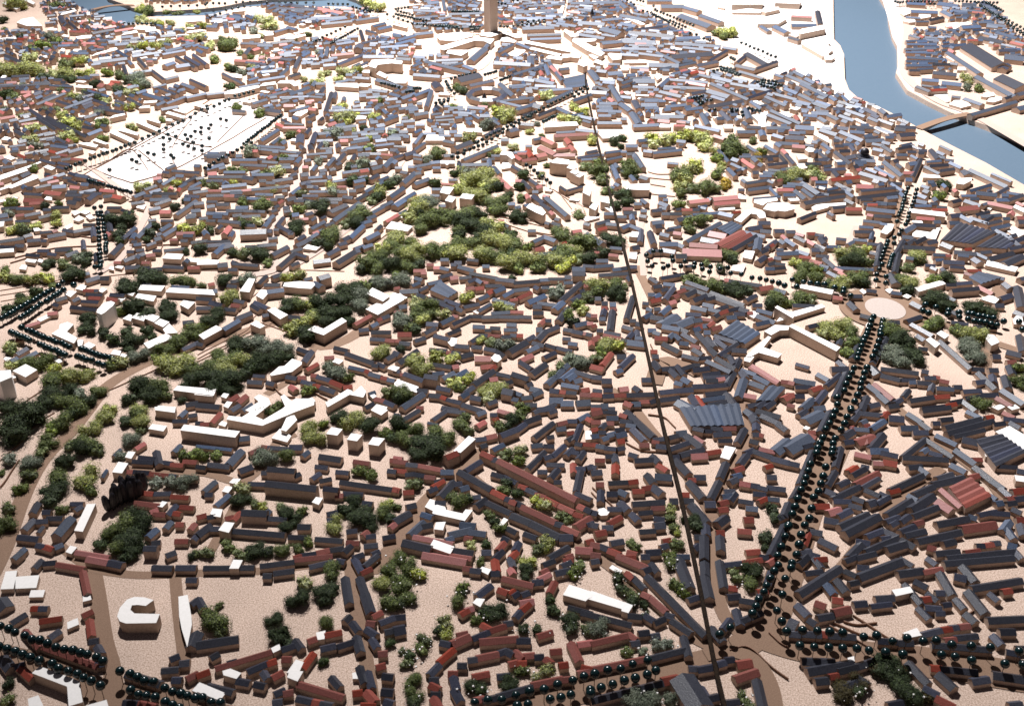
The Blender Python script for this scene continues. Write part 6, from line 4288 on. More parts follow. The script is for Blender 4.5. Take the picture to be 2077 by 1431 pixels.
for line in PLAN.split("\n"):
    t = line.split()
    if not t: continue
    k = t[0]
    if k == 'T': ox, oy, sc = map(float, t[1:4]); tile = (ox, oy); continue
    P = lambda x, y: (ox + float(x) / sc, oy + float(y) / sc)
    if k in 'dbrp':
        w, h, nums = 1.1, None, []
        for q in t[1:]:
            if q[0] == 'w': w = float(q[1:])
            elif q[0] == 'h': h = float(q[1:])
            else: nums.append(float(q))
        houses.append((k, P(nums[0], nums[1]), P(nums[2], nums[3]), w, h))
    elif k == 'W': whites.append((float(t[1]), [P(t[i], t[i + 1]) for i in range(2, len(t) - 1, 2)]))
    elif k in 'SRF': sheds.append((k, [P(t[i], t[i + 1]) for i in range(1, 9, 2)]))
    elif k == 'g': bushes.append((int(t[1]), P(t[2], t[3]), float(t[4]) / sc))
    elif k == 'o': rows.append((P(t[1], t[2]), P(t[3], t[4]), int(t[5]), tile))
    elif k == 'Z': zones.append((t[1], float(t[2]), [P(t[i], t[i + 1]) for i in range(3, len(t) - 1, 2)]))
    elif k == 'V': spires.append((P(t[1], t[2]), float(t[3])))
    else: misc.setdefault(k, []).append([P(t[i], t[i + 1]) for i in range(1, len(t) - 1, 2)])

# ---------------------------------------------------------------- labels
LAND = [((280,1255),"white horseshoe block"),((380,1250),"white curved slab"),((110,1390),"big white bent slab"),((45,1175),"white T-shaped block"),
 ((172,1055),"upright white slab"),((250,985),"black cypress grove"),((425,890),"long white block with slate court"),((545,830),"white V-shaped block"),
 ((720,890),"three white cubes"),((665,670),"white L-shaped block"),((395,795),"low white bar block"),((225,640),"white fin tower"),((330,665),"ring of white blocks"),
 ((130,690),"white block behind bead rows"),((20,780),"white tower at left edge"),((785,605),"white hooked block"),((575,640),"white box above the contour steps"),
 ((1080,960),"longest red-roofed row"),((935,915),"white-roofed slanting block"),((905,1050),"white comb-shaped block"),((895,1110),"white roof panel"),
 ((1215,1215),"long stepped white block"),((1300,1230),"long diagonal slate row"),((810,1190),"ring of lichen trees"),((1105,1290),"curving red street"),
 ((600,1360),"stepped white roof"),((440,1240),"lone pale lichen tree"),((1500,1390),"twin red-roofed blocks"),((1400,1390),"large slate shed at bottom edge"),
 ((1560,1400),"curved brown road"),((1840,1200),"white-roofed block in court"),((1850,1285),"small white roof by beads"),((1790,1400),"dark lichen clump"),
 ((1690,1370),"fan-shaped slate block"),((2030,1250),"right edge slate court"),((1440,850),"large saw-tooth slate shed"),((1475,920),"cream-roofed tower block"),
 ((1430,1060),"fork of the brown streets"),((1225,1050),"round cream block"),((1600,690),"white zigzag block"),((1620,640),"thin white slab"),((1795,628),"round white plaza"),
 ((1880,905),"triangular slate courtyard"),((1960,990),"red saw-tooth shed"),((2040,880),"dark striped shed"),((1750,890),"red hipped block"),
 ((1900,680),"white slab pair"),((2010,700),"white tower by the avenue"),((1540,680),"striped slate shed"),((1380,660),"double-hipped slate block"),
 ((1450,500),"large red factory"),((1680,1040),"broad slate shed"),((960,490),"big lichen park"),((830,850),"dark lichen wood"),((520,470),"slate church-like block"),
 ((870,570),"white-ended row"),((1015,735),"round cream tower"),((920,660),"long dark slate terrace"),((1340,730),"brown triangular square"),
 ((370,280),"bead-tree plaza"),((990,60),"tall wooden tower"),((985,190),"octagonal wooden ring"),((1910,250),"arched river bridge"),
 ((1754,310),"black dome"),((1890,430),"white slab by the avenue"),((1290,390),"white block by the seam"),((1400,340),"open cream square"),
 ((1110,300),"red palace block"),((230,130),"red twin block"),((700,180),"white ring block"),((1610,190),"pale quay road"),((1180,350),"tall cream block"),((40,350),"white slabs at left edge"),
 ((205,480),"narrow bead-tree avenue"),((1930,480),"dark slate sheds"),((1590,430),"cream double block"),((1320,50),"big slate block by quay"),((1620,60),"white dock blocks"),
 ((2010,140),"large flat slate hall"),((150,740),"mixed lichen wood"),((480,770),"olive lichen wood")]
ORD = ["", "second ", "third ", "fourth ", "fifth ", "sixth ", "seventh ", "eighth ", "ninth ", "tenth ", "eleventh ", "twelfth ", "thirteenth ", "fourteenth ", "fifteenth ", "sixteenth "] + ["%dth " % i for i in range(17, 60)]
def where(px):
    best = min(LAND, key=lambda l: math.hypot((px[0] - l[0][0]), 1.4 * (px[1] - l[0][1])))
    dx, dy = px[0] - best[0][0], 1.4 * (px[1] - best[0][1])
    dist = math.hypot(dx, dy)
    if dist < 22: return "at", best[1], dist
    a = math.degrees(math.atan2(-dy, dx)) % 360
    if a < 30 or a >= 330: d = "right of"
    elif a < 70: d = "back-right of"
    elif a < 110: d = "behind"
    elif a < 150: d = "back-left of"
    elif a < 210: d = "left of"
    elif a < 250: d = "front-left of"
    elif a < 290: d = "in front of"
    else: d = "front-right of"
    return d, best[1], dist
def label_all(items):
    """items: list of (description, pixel); gives every one a label of its own, ranking look-alikes by nearness to the landmark"""
    cells = {}
    for i, (desc, px) in enumerate(items):
        d, l, r = where(px); cells.setdefault((desc, d, l), []).append((r, i))
    out = [None] * len(items)
    for (desc, d, l), q in cells.items():
        q.sort()
        for n, (r, i) in enumerate(q):
            s = "%s %s the %s" % (desc, d, l)
            if len(q) > 1: s = (ORD[n] + "nearest " + s)
            if len(s.split()) > 16: s = s.replace(' roofed house', '-roofed house')
            out[i] = s
            if len(s.split()) > 16: print("LONG", s)
    return out

# ---------------------------------------------------------------- occupancy grid
CELL = .55; occ = set()
def mark(cx, cy, r):
    for i in range(int((cx - r) // CELL), int((cx + r) // CELL) + 1):
        for j in range(int((cy - r) // CELL), int((cy + r) // CELL) + 1):
            if math.hypot((i + .5) * CELL - cx, (j + .5) * CELL - cy) < r + .1: occ.add((i, j))
def mark_seg(a, b, r):
    n = max(1, int((b - a).length / .5))
    for i in range(n + 1): p = a.lerp(b, i / n); mark(p.x, p.y, r)
def inside(p, poly):
    c = False; n = len(poly); j = n - 1
    for i in range(n):
        if (poly[i][1] > p[1]) != (poly[j][1] > p[1]) and p[0] < (poly[j][0] - poly[i][0]) * (p[1] - poly[i][1]) / (poly[j][1] - poly[i][1]) + poly[i][0]: c = not c
        j = i
    return c

# ---------------------------------------------------------------- ground, river, roads
RIVERS = [
 [(1690,-30),(1691,40),(1692,80),(1704,92),(1712,110),(1714,160),(1722,182),(1742,200),(1780,215),(1820,235),(1858,256),(1880,268),(1925,292),(2000,330),(2100,388),(2100,301),(2050,275),(2000,254),(1956,238),(1930,229),(1885,207),(1840,183),(1828,165),(1817,148),(1821,135),(1820,95),(1810,75),(1803,45),(1800,18),(1785,-5),(1780,-30)],
 [(130,-30),(130,0),(180,22),(225,40),(242,49),(272,48),(280,38),(300,34),(420,32),(458,22),(500,14),(560,12),(700,14),(740,22),(752,28),(755,20),(722,0),(700,-8),(560,-2),(500,4),(450,14),(415,18),(300,25),(268,16),(250,8),(220,-2),(200,-30)],
]
rp = [[at(*p) for p in q] for q in RIVERS]
outer = [Vector(p) for p in ((-330, 55), (330, 55), (330, 620), (-330, 620))]
vs = list(outer); polys = []
edges = [(i, (i + 1) % 4) for i in range(4)]
for q in rp:
    o = len(vs); vs += q; edges += [(o + i, o + (i + 1) % len(q)) for i in range(len(q))]
gv = []
for x in range(-320, 330, 20):
    for y in range(65, 620, 20):
        vs.append(Vector((x + .3, y + .2)))
V2, E2, F2, *_ = delaunay_2d_cdt(vs, edges, [], 0, 1e-4)
gm = MB(); gm.v = [(v.x, v.y, 0) for v in V2]
for f in F2:
    c = sum((V2[i] for i in f), Vector((0, 0))) / len(f)
    if not any(inside(c, q) for q in rp): gm.f.append(tuple(f))
kind(gm.build("ground", M['board']), "structure")
WZ = -1.5
wm = MB(); wm.add([(-330, 250, WZ), (330, 180, WZ), (330, 640, WZ), (-330, 640, WZ)], [(0, 1, 2, 3)])
kind(wm.build("water", M['water']), "structure")
qm = MB()
for q in rp:
    n = len(q)
    qm.add([(p.x, p.y, -.004) for p in q] + [(p.x, p.y, WZ - .1) for p in q], [(i, (i + 1) % n, n + (i + 1) % n, n + i) for i in range(n)])
# pale paper sheets of the big square and the quays
sh = MB()
for i, px in enumerate([[(172,352),(262,388),(300,372),(345,345),(440,330),(572,236),(520,215),(470,196),(330,258)],
    [(1400,-20),(1688,-20),(1689,80),(1701,93),(1709,110),(1711,160),(1719,183),(1742,202),(1855,258),(1860,263),(1700,212),(1600,175),(1560,135),(1470,80)],
    [(1784,-20),(1803,45),(1810,75),(1821,95),(1821,148),(1843,181),(1960,236),(1985,238),(1880,195),(1850,160),(1838,120),(1836,60),(1815,-20)]]):
    g = [at(*p) for p in px]; ar = sum(g[j - 1].x * g[j].y - g[j].x * g[j - 1].y for j in range(len(g)))
    if ar < 0: g = g[::-1]
    sh.add([(p.x, p.y, .012) for p in g], [tuple(range(len(g)))])
kind(sh.build("square", M['paper']), "structure")
kind(qm.build("riverbank", M['board']), "structure")
# board thickness
em = MB(); em.prism([(-330, 55.0), (330, 55.0), (330, 58), (-330, 58)], -3.5, -.01)
kind(em.build("board_edge", M['wood']), "structure")

ROADS = [
 (2.2, 0, [(188,1150),(200,1220),(212,1300),(228,1360),(240,1470)]),
 (1.6, 0, [(355,1165),(362,1240),(375,1345)]),
 (1.5, 0, [(120,1105),(180,1148),(240,1162),(300,1166),(400,1162),(520,1158),(640,1145),(700,1140)]),
 (2.5, 0, [(-30,1190),(10,1110),(50,1000),(90,930),(140,880),(180,830),(215,785),(270,750),(340,720),(430,695),(520,665),(610,640)]),
 (2.6, 0, [(610,640),(640,700),(700,690),(760,650),(830,610),(900,570),(1000,520)]),
 (1.6, 0, [(640,700),(600,760),(540,800)]),
 (3.0, 0, [(700,1140),(760,1150),(800,1110),(840,1050),(900,985),(955,935),(970,910)]),
 (1.8, 0, [(708,1130),(722,1230),(740,1320),(762,1470)]),
 (1.6, 0, [(240,950),(330,955),(420,960),(500,975),(560,900),(600,880)]),
 (1.5, 0, [(500,975),(470,1040),(420,1130)]),
 (5.0, 0, [(1795,640),(1775,680),(1745,760),(1715,850),(1680,930),(1640,1020),(1610,1110),(1580,1200),(1550,1280)]),
 (5.2, 0, [(1540,1285),(1620,1310),(1750,1330),(1900,1345),(2120,1380)]),
 (4.0, 0, [(1560,1270),(1470,1330),(1350,1360),(1200,1395),(1060,1430),(960,1480)]),
 (1.9, 0, [(1520,1300),(1470,1250),(1452,1180),(1447,1080),(1450,1030),(1470,970),(1505,920),(1522,870),(1505,800),(1488,760),(1520,720)]),
 (1.6, 0, [(1460,1320),(1400,1290),(1330,1230),(1250,1160),(1180,1110),(1100,1065),(1010,1010),(940,950)]),
 (1.6, 0, [(1447,1050),(1420,1010),(1370,930),(1320,870),(1280,820),(1240,790)]),
 (3.6, 0, [(-40,1320),(80,1350),(200,1400),(300,1420),(480,1460)]),
 (2.8, 0, [(2030,580),(2010,640),(2000,700),(1995,750),(2010,790)]),
 (1.4, 0, [(1848,666),(1905,700),(1990,769),(2090,840)]),
 (1.5, 0, [(1780,790),(1875,877),(1950,935),(2013,987),(2090,1105)]),
 (1.8, 0, [(1640,1200),(1700,1160),(1780,1060),(1850,990),(1910,950)]),
 (2.2, 0, [(1850,640),(1930,665),(2000,690),(2090,720)]),
 (2.2, 0, [(1795,610),(1790,560),(1810,470),(1830,400)]),
 (1.8, 0, [(1290,540),(1320,600),(1345,660)]),
 (1.3, 1, [(1265,210),(1290,300),(1310,400),(1300,460),(1305,560)]),
 (2.2, 1, [(700,120),(670,200),(640,270),(612,340),(590,400),(570,440),(540,500),(560,545),(500,560)]),
 (1.8, 1, [(885,170),(870,210),(850,270),(800,350),(740,430),(660,500),(560,560)]),
 (2.0, 1, [(1000,100),(975,140),(890,160)]),
 (1.6, 1, [(170,330),(260,395),(300,420),(280,470),(240,530),(170,570)]),
 (1.5, 1, [(1170,390),(1200,520),(1240,545),(1290,550)]),
 (1.7, 1, [(850,500),(790,560),(740,600)]),
 (2.2, 1, [(1740,460),(1700,560),(1690,600)]),
 (3.0, 1, [(1826,0),(1840,60),(1832,120),(1840,160),(1900,205),(1975,235),(2090,300)]),
 (2.0, 0, [(1430,1330),(1480,1322),(1530,1340),(1560,1385),(1572,1440),(1575,1500)]),
 (3.2, 0, [(1325,780),(1345,735),(1390,745),(1420,760)]),
]
rd = MB(); rd2 = MB()
for i, (w, pale, pts) in enumerate(ROADS):
    g = smooth([at(*p) for p in pts])
    ribbon(rd2 if pale else rd, g, w, .02 + .006 * i)
    for a, b in zip(g, g[1:]): mark_seg(a, b, w / 2)
# round plaza: brown ring with a pale disc
pc = at(1795, 628)
ring = [(pc.x + 9.0 * math.cos(t * math.tau / 64), pc.y + 9.0 * math.sin(t * math.tau / 64)) for t in range(64)]
rd.add([(x, y, .245) for x, y in ring], [tuple(range(64))])
kind(rd.build("road", M['road']), "structure"); kind(rd2.build("pale_road", M['pale_road']), "structure")
dm = MB(); disc = [(pc.x + 3.85 * math.cos(t * math.tau / 48), pc.y + 4.6 * math.sin(t * math.tau / 48)) for t in range(48)]
dm.prism(disc, .2, .33); pl = dm.build("plaza_disc", M['disc'], None, (pc.x, pc.y)); tag(pl, "flat white disc in the middle of the round crossing", "disc")
mark(pc.x, pc.y, 9)

# contour steps of the terrain card: thin raised dark edges
CONT = [[(0,600),(60,590),(120,575),(180,568)],[(0,612),(70,600),(130,588)],[(0,590),(90,575),(160,560)],[(0,577),(100,575),(300,553),(560,548),(700,551)],
 [(400,720),(450,695),(500,670),(520,640),(560,628)],[(400,728),(470,695),(520,665),(555,640)],[(400,735),(460,705),(520,675),(560,650)],[(430,740),(480,715),(530,690)],
 [(470,630),(500,600),(530,570),(560,562)],[(478,640),(510,605),(545,578)],[(530,655),(565,668),(600,680)],
 [(0,935),(40,900),(75,860),(110,838)],[(220,793),(260,775),(330,745)],[(30,830),(60,810),(90,790)],[(40,840),(70,818)],
 [(700,445),(740,430),(800,395),(840,360)],[(712,515),(760,480),(810,440)],[(720,525),(780,480),(830,445)],
 [(985,430),(1040,440),(1100,455),(1160,475)],[(990,436),(1050,448),(1120,465),(1180,480)],[(1000,445),(1070,470),(1160,490)],
 [(1120,385),(1160,410),(1200,425)],[(1130,390),(1175,415),(1190,440)],[(1140,400),(1160,425)],[(1060,365),(1100,385)],[(1075,470),(1150,480),(1250,478)],
 [(1315,350),(1340,355),(1400,352)],[(1316,362),(1380,368)],[(1318,375),(1350,380)],[(1318,395),(1370,400)],
 [(180,340),(230,360),(268,372)],[(165,358),(250,310),(350,250),(440,195)],[(190,345),(330,270),(430,212)],[(228,322),(267,304),(300,345)],[(280,305),(330,345)],[(330,270),(380,290),(430,300)],
 [(268,372),(340,350),(420,310),(540,240)],[(360,350),(350,300),(390,240)],[(440,290),(500,230)],
 [(100,470),(240,490),(270,480)],[(0,500),(60,490),(150,470)],[(30,525),(110,505),(200,500)],[(20,535),(90,515)],[(270,560),(330,500),(300,430)],[(262,500),(420,495)],
 [(1200,990),(1235,1020),(1250,1040)],[(1200,1000),(1225,1025)],[(1270,900),(1300,915),(1330,918)],[(1315,842),(1350,850),(1370,870)],
 [(1710,1260),(1740,1268),(1780,1265)],[(1690,1265),(1750,1290),(1790,1300)],[(1730,1250),(1760,1270),(1800,1295)],[(1680,1270),(1720,1290),(1760,1315)],
 [(1480,1320),(1510,1313),(1540,1330),(1570,1360),(1600,1378)],[(1560,1285),(1580,1305),(1600,1315)],[(560,790),(575,805),(600,808)],[(640,800),(665,812)],
 [(740,640),(780,720)],[(1320,700),(1325,720)],[(1960,1250),(1975,1240)],[(0,990),(18,965),(40,935)]]
cm = MB()
for i, pts in enumerate(CONT):
    g = smooth([at(*p) for p in pts], 5); z = .16 + .004 * i
    g = [p + Vector((noise.noise(Vector((p.x * .3, p.y * .3, i))), noise.noise(Vector((p.x * .3, p.y * .3, i + 50))))) * .25 for p in g]
    n = len(g)
    for a, b in zip(g, g[1:]):
        d = (b - a).normalized(); nn = Vector((-d.y, d.x)) * (.065 if a.y < 230 else .045)
        q = [a - nn, b - nn, b + nn, a + nn]
        cm.add([(p.x, p.y, 0) for p in q] + [(p.x, p.y, z) for p in q], [(4, 5, 6, 7), (0, 1, 5, 4), (2, 3, 7, 6), (1, 2, 6, 5), (3, 0, 4, 7)])
kind(cm.build("terrain_contour", M['contour']), "structure")
# ---------------------------------------------------------------- houses
DESC = {'d': "dark slate roofed", 'b': "pale slate roofed", 'r': "red roofed", 'p': "faded red roofed"}
RM = {'d': M['slate'], 'b': M['slate_light'], 'r': M['red'], 'p': M['pink']}
H = []   # kind, a, b, w, hw, hr, pixel, size
for k, p, q, w, h in houses:
    far = min(1, max(0, (700 - (p[1] + q[1]) / 2) / 500))
    hw = (h * .8 if h else .72 + .7 * far) * random.uniform(.93, 1.08); hr = w * (.36 if w < 2 else .24) * random.uniform(.9, 1.05)
    zc = hw + hr * .55
    w *= random.uniform(.95, 1.02)
    a, b = at(*p, zc), at(*q, zc)
    d = b - a
    if d.length > .1: a = a - d.normalized() * .12; b = b + d.normalized() * .12
    mid = ((p[0] + q[0]) / 2, (p[1] + q[1]) / 2)
    if d.length < 1.15:
        c = (a + b) / 2; d = (d.normalized() if d.length > .1 else Vector((1, .1)).normalized()); a, b = c - d * .6, c + d * .6
    c = (a + b) / 2
    H.append([k, a, b, w, hw, hr, mid, (b - a).length * w / (c.y ** 2 + 1e4)])
    mark_seg(a, b, w / 2)
W = []
for h, px in whites:
    h *= random.uniform(.92, .98)
    g = [at(*p, h) for p in px]; c = sum(g, Vector((0, 0))) / len(g)
    ar = abs(sum(g[i].x * g[(i + 1) % len(g)].y - g[(i + 1) % len(g)].x * g[i].y for i in range(len(g)))) / 2
    mid = (sum(p[0] for p in px) / len(px), sum(p[1] for p in px) / len(px))
    W.append([h, g, c, mid, ar, (ar + math.sqrt(ar) * h) / (c.y ** 2 + 1e4)])
    for i in range(len(g)): mark_seg(g[i], g[(i + 1) % len(g)], .6); mark_seg(c, g[i], 1.0)
for _, px in sheds:
    g = [at(*p, 1) for p in px]
    for i in range(9): mark_seg(g[0].lerp(g[3], i / 8), g[1].lerp(g[2], i / 8), 1)
for t_, p, r in bushes:
    c = at(p[0], p[1] + r * .3); mark(c.x, c.y, r / 8.63e-1 * 100 / (p[1] + 550) * .8)
for q in rp:
    xs = [p.x for p in q]; ys = [p.y for p in q]
    for i in range(int(min(xs) / CELL), int(max(xs) / CELL) + 1):
        for j in range(int(min(ys) / CELL), int(max(ys) / CELL) + 1):
            if inside(((i + .5) * CELL, (j + .5) * CELL), q): occ.add((i, j))
traced = list(H)
grid = {}
for t_ in traced:
    c = (t_[1] + t_[2]) / 2; grid.setdefault((int(c.x // 12), int(c.y // 12)), []).append((c, (t_[2] - t_[1]).normalized(), t_[0]))
def nearest(c):
    i, j = int(c.x // 12), int(c.y // 12); best = None
    for r in (1, 2, 4):
        for ii in range(i - r, i + r + 1):
            for jj in range(j - r, j + r + 1):
                for q in grid.get((ii, jj), ()):
                    d = (q[0] - c).length_squared
                    if best is None or d < best[0]: best = (d, q)
        if best: return best[1]
    return (c, Vector((1, .1)).normalized(), 'b')
rz = random.Random(3)
for k, dens, poly in zones:
    g = [at(*p) for p in poly]; xs = [p.x for p in g]; ys = [p.y for p in g]
    area = (max(xs) - min(xs)) * (max(ys) - min(ys))
    for _ in range(int(area * dens * .9)):
        c = Vector((rz.uniform(min(xs), max(xs)), rz.uniform(min(ys), max(ys))))
        if not inside(c, g): continue
        nb = nearest(c); d = nb[1]
        if rz.random() < .3: d = Vector((-d.y, d.x))
        an = rz.gauss(0, .08); d = Vector((d.x * math.cos(an) - d.y * math.sin(an), d.x * math.sin(an) + d.y * math.cos(an)))
        L = rz.choice((1.6, 2.2, 3, 4, 5.5)); w = rz.uniform(1.1, 1.7)
        ok = True; n = Vector((-d.y, d.x))
        steps = int(L / .5)
        for i in range(steps + 1):
            for s in (-.5, 0, .5):
                p = c + d * (i / steps - .5) * L + n * s * w
                if (int(p.x // CELL), int(p.y // CELL)) in occ: ok = False; break
            if not ok: break
        if not ok: continue
        kk = rz.choices('bdrpW', {'b': (74, 12, 3, 5, 6), 'd': (36, 46, 8, 6, 4), 'r': (35, 25, 25, 12, 3), 'p': (45, 10, 5, 38, 2)}[k])[0]
        if nb[2] in 'rp' and rz.random() < .2: kk = nb[2]
        a, b = c - d * L / 2, c + d * L / 2
        mark_seg(a, b, w / 2 - .1)
        hw = rz.uniform(1.0, 1.6)
        if kk == 'W':
            q = [a - n * w / 2, b - n * w / 2, b + n * w / 2, a + n * w / 2]
            W.append([hw, q, c, (0, 0), 0, 0]); continue
        H.append([kk, a, b, w, hw, w * .4, (0, 0), 0])
H.sort(key=lambda t: -t[7])
NI = 300
near, rest = H[:NI], H[NI:]
items = []
for k, a, b, w, hw, hr, px, s in near:
    L = (b - a).length
    size = "long narrow" if L > 9 else "long" if L > 5 else "squat" if L < 2.2 and w < 1.6 else "broad" if w > 1.7 else "short" if L < 3.3 else "mid-length"
    items.append(("%s %s house" % (size, DESC[k]), px))
labs = label_all(items)
for (k, a, b, w, hw, hr, px, s), lab in zip(near, labs):
    c = (a + b) / 2
    wall, roof = MB(), MB(); gable(a, b, w, hw, hr, wall, roof)
    e = empty("model_house", c.x, c.y); tag(e, lab, "model house", "pitched roof houses of the city model")
    wall.build("wall", M['wood'], e, (c.x, c.y)); roof.build("roof", RM[k], e, (c.x, c.y))
# the many farther houses, one mass
wall = MB(); roofs = {k: MB() for k in 'dbrp'}
for k, a, b, w, hw, hr, px, s in rest: gable(a, b, w, hw, hr, wall, roofs[k])
me = bpy.data.meshes.new("small_houses"); v = list(wall.v); f = list(wall.f); mi = [0] * len(f); me.materials.append(M['wood'])
for n, k in enumerate('dbrp'):
    o = len(v); v += roofs[k].v; f += [tuple(i + o for i in q) for q in roofs[k].f]; mi += [n + 1] * len(roofs[k].f); me.materials.append(RM[k])
me.from_pydata(v, [], f); me.polygons.foreach_set("material_index", mi); me.update()
o = bpy.data.objects.new("small_houses", me); col.objects.link(o)
kind(tag(o, "packed mass of small slate and red roofed houses filling the distant city", "houses"), "stuff")
# ---------------------------------------------------------------- white blocks
W.sort(key=lambda t: -t[5])
nearW, restW = W[:290], W[290:]
items = []
for h, g, c, px, ar, s in nearW:
    n = len(g); size = ("tall " if h > 1.9 else "low " if h < .85 else "") 
    if n > 5: sh = "many-sided" if ar > 6 else "small angular"
    else:
        e = sorted([(g[i] - g[(i + 1) % n]).length for i in range(n)]); sh = "long" if e[-1] > 2.6 * max(.2, e[0]) and e[-1] > 3 else ("large" if ar > 8 else "small")
    items.append((size + sh + " white flat block", px))
labs = label_all(items)
def flat(g, c, h, wall, roof):
    wall.prism([(p.x, p.y) for p in g], -.05, h - .06)
    n = len(g); ar = sum(g[i].x * g[(i + 1) % n].y - g[(i + 1) % n].x * g[i].y for i in range(n)); q = []
    for i in range(n):   # card cap, a hair wider than the block
        a, b, d = g[i - 1], g[i], g[(i + 1) % n]; t = ((b - a).normalized() + (d - b).normalized())
        nn = Vector((t.y, -t.x)) * (1 if ar > 0 else -1); nn = nn.normalized() * .02 if nn.length > .1 else Vector((0, 0))
        q.append((b.x + nn.x, b.y + nn.y))
    roof.prism(q, h - .06, h)
for (h, g, c, px, ar, s), lab in zip(nearW, labs):
    wm_, rm_ = MB(), MB(); flat(g, c, h, wm_, rm_)
    e = empty("white_block", c.x, c.y); tag(e, lab, "white block", "flat white blocks of the city model")
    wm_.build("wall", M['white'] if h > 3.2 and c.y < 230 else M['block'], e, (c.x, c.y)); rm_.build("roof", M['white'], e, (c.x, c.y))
wm_, rm_ = MB(), MB()
for h, g, c, px, ar, s in restW: flat(g, c, h, wm_, rm_)
me = bpy.data.meshes.new("small_white_blocks"); me.materials.append(M['block']); me.materials.append(M['white'])
me.from_pydata(wm_.v + rm_.v, [], wm_.f + [tuple(i + len(wm_.v) for i in f) for f in rm_.f])
me.polygons.foreach_set("material_index", [0] * len(wm_.f) + [1] * len(rm_.f)); me.update()
o = bpy.data.objects.new("small_white_blocks", me); col.objects.link(o)
kind(tag(o, "tiny white flat roofed blocks scattered through the distant quarters", "white blocks"), "stuff")
# ---------------------------------------------------------------- saw-tooth sheds
labs = label_all([({'S': "slate", 'R': "brick red", 'F': "dark"}[k] + " ridged factory shed", (sum(p[0] for p in px) / 4, sum(p[1] for p in px) / 4)) for k, px in sheds])
for (k, px), lab in zip(sheds, labs):
    h = 1.15; g = [at(*p, h) for p in px]; c = sum(g, Vector((0, 0))) / 4
    wid = ((g[3] - g[0]).length + (g[2] - g[1]).length) / 2; n = max(2, round(wid / 1.15))
    wm_, rm_ = MB(), MB(); wm_.prism([(p.x, p.y) for p in g], -.05, h)
    for i in range(n):
        t0, t1 = i / n, (i + 1) / n; tm = (t0 * .5 + t1 * .5)
        a0, a1, am = g[0].lerp(g[3], t0), g[0].lerp(g[3], t1), g[0].lerp(g[3], tm)
        b0, b1, bm = g[1].lerp(g[2], t0), g[1].lerp(g[2], t1), g[1].lerp(g[2], tm)
        z = h + .02; zr = h + .27
        rm_.add([(a0.x, a0.y, z), (b0.x, b0.y, z), (bm.x, bm.y, zr), (am.x, am.y, zr), (b1.x, b1.y, z), (a1.x, a1.y, z)],
                [(0, 1, 2, 3), (3, 2, 4, 5), (0, 3, 5), (1, 4, 2)])
    e = empty("factory_shed", c.x, c.y); tag(e, lab, "shed")
    wm_.build("wall", M['wood'], e, (c.x, c.y)); rm_.build("roof", {'S': M['slate_mid'], 'R': M['red'], 'F': M['slate']}[k], e, (c.x, c.y))
# ---------------------------------------------------------------- landmarks
# tall tower
tc = at(994.6, 77); th = R(32); u = Vector((math.cos(th), math.sin(th))); v_ = Vector((-math.sin(th), math.cos(th))); s_ = 4.5
q = [tc, tc + u * 3.3, tc + u * 3.3 + v_ * s_, tc + v_ * s_]
e = empty("office_tower", tc.x, tc.y + 2); tag(e, "tall plain wooden tower rising out of the top of the view", "tower")
mb = MB(); mb.prism([(p.x, p.y) for p in q], -.05, 34); mb.build("shaft", M['wood'], e, (tc.x, tc.y + 2))
cc = sum(q, Vector((0, 0))) / 4
mb = MB(); mb.prism([(cc.x + (p.x - cc.x) * 1.06, cc.y + (p.y - cc.y) * 1.06) for p in q], 34.01, 34.8); mb.build("cap", M['wood'], e, (tc.x, tc.y + 2))
# octagonal ring
hc = at(987, 190, 2.0); R0, R1 = 6.6, 4.6
def ringmesh(mb, ra, rb, rm_, z0, z1):
    n = 10
    P_ = lambda r, i, z: (hc.x + r * math.cos(i * math.tau / n), hc.y + r * 1.15 * math.sin(i * math.tau / n), z)
    for i in range(n):
        mb.add([P_(ra, i, z0), P_(ra, i + 1, z0), P_(rm_, i + 1, z1), P_(rm_, i, z1), P_(rb, i + 1, z0), P_(rb, i, z0)], [(0, 1, 2, 3), (3, 2, 4, 5)])
e = empty("ring_building", hc.x, hc.y); tag(e, "ten-sided wooden ring building with slate roof and open courtyard", "building")
mb = MB(); n = 10
for ra in (R0 * .98, R1 * 1.02):
    for i in range(n):
        P_ = lambda r, i, z: (hc.x + r * math.cos(i * math.tau / n), hc.y + r * 1.15 * math.sin(i * math.tau / n), z)
        mb.add([P_(ra, i, -.05), P_(ra, i + 1, -.05), P_(ra, i + 1, 1.75), P_(ra, i, 1.75)], [(0, 1, 2, 3)])
mb.build("wall", M['wood'], e, (hc.x, hc.y))
mb = MB(); ringmesh(mb, R0, R1, (R0 + R1) / 2, 1.7, 2.35); mb.build("roof", M['slate'], e, (hc.x, hc.y))
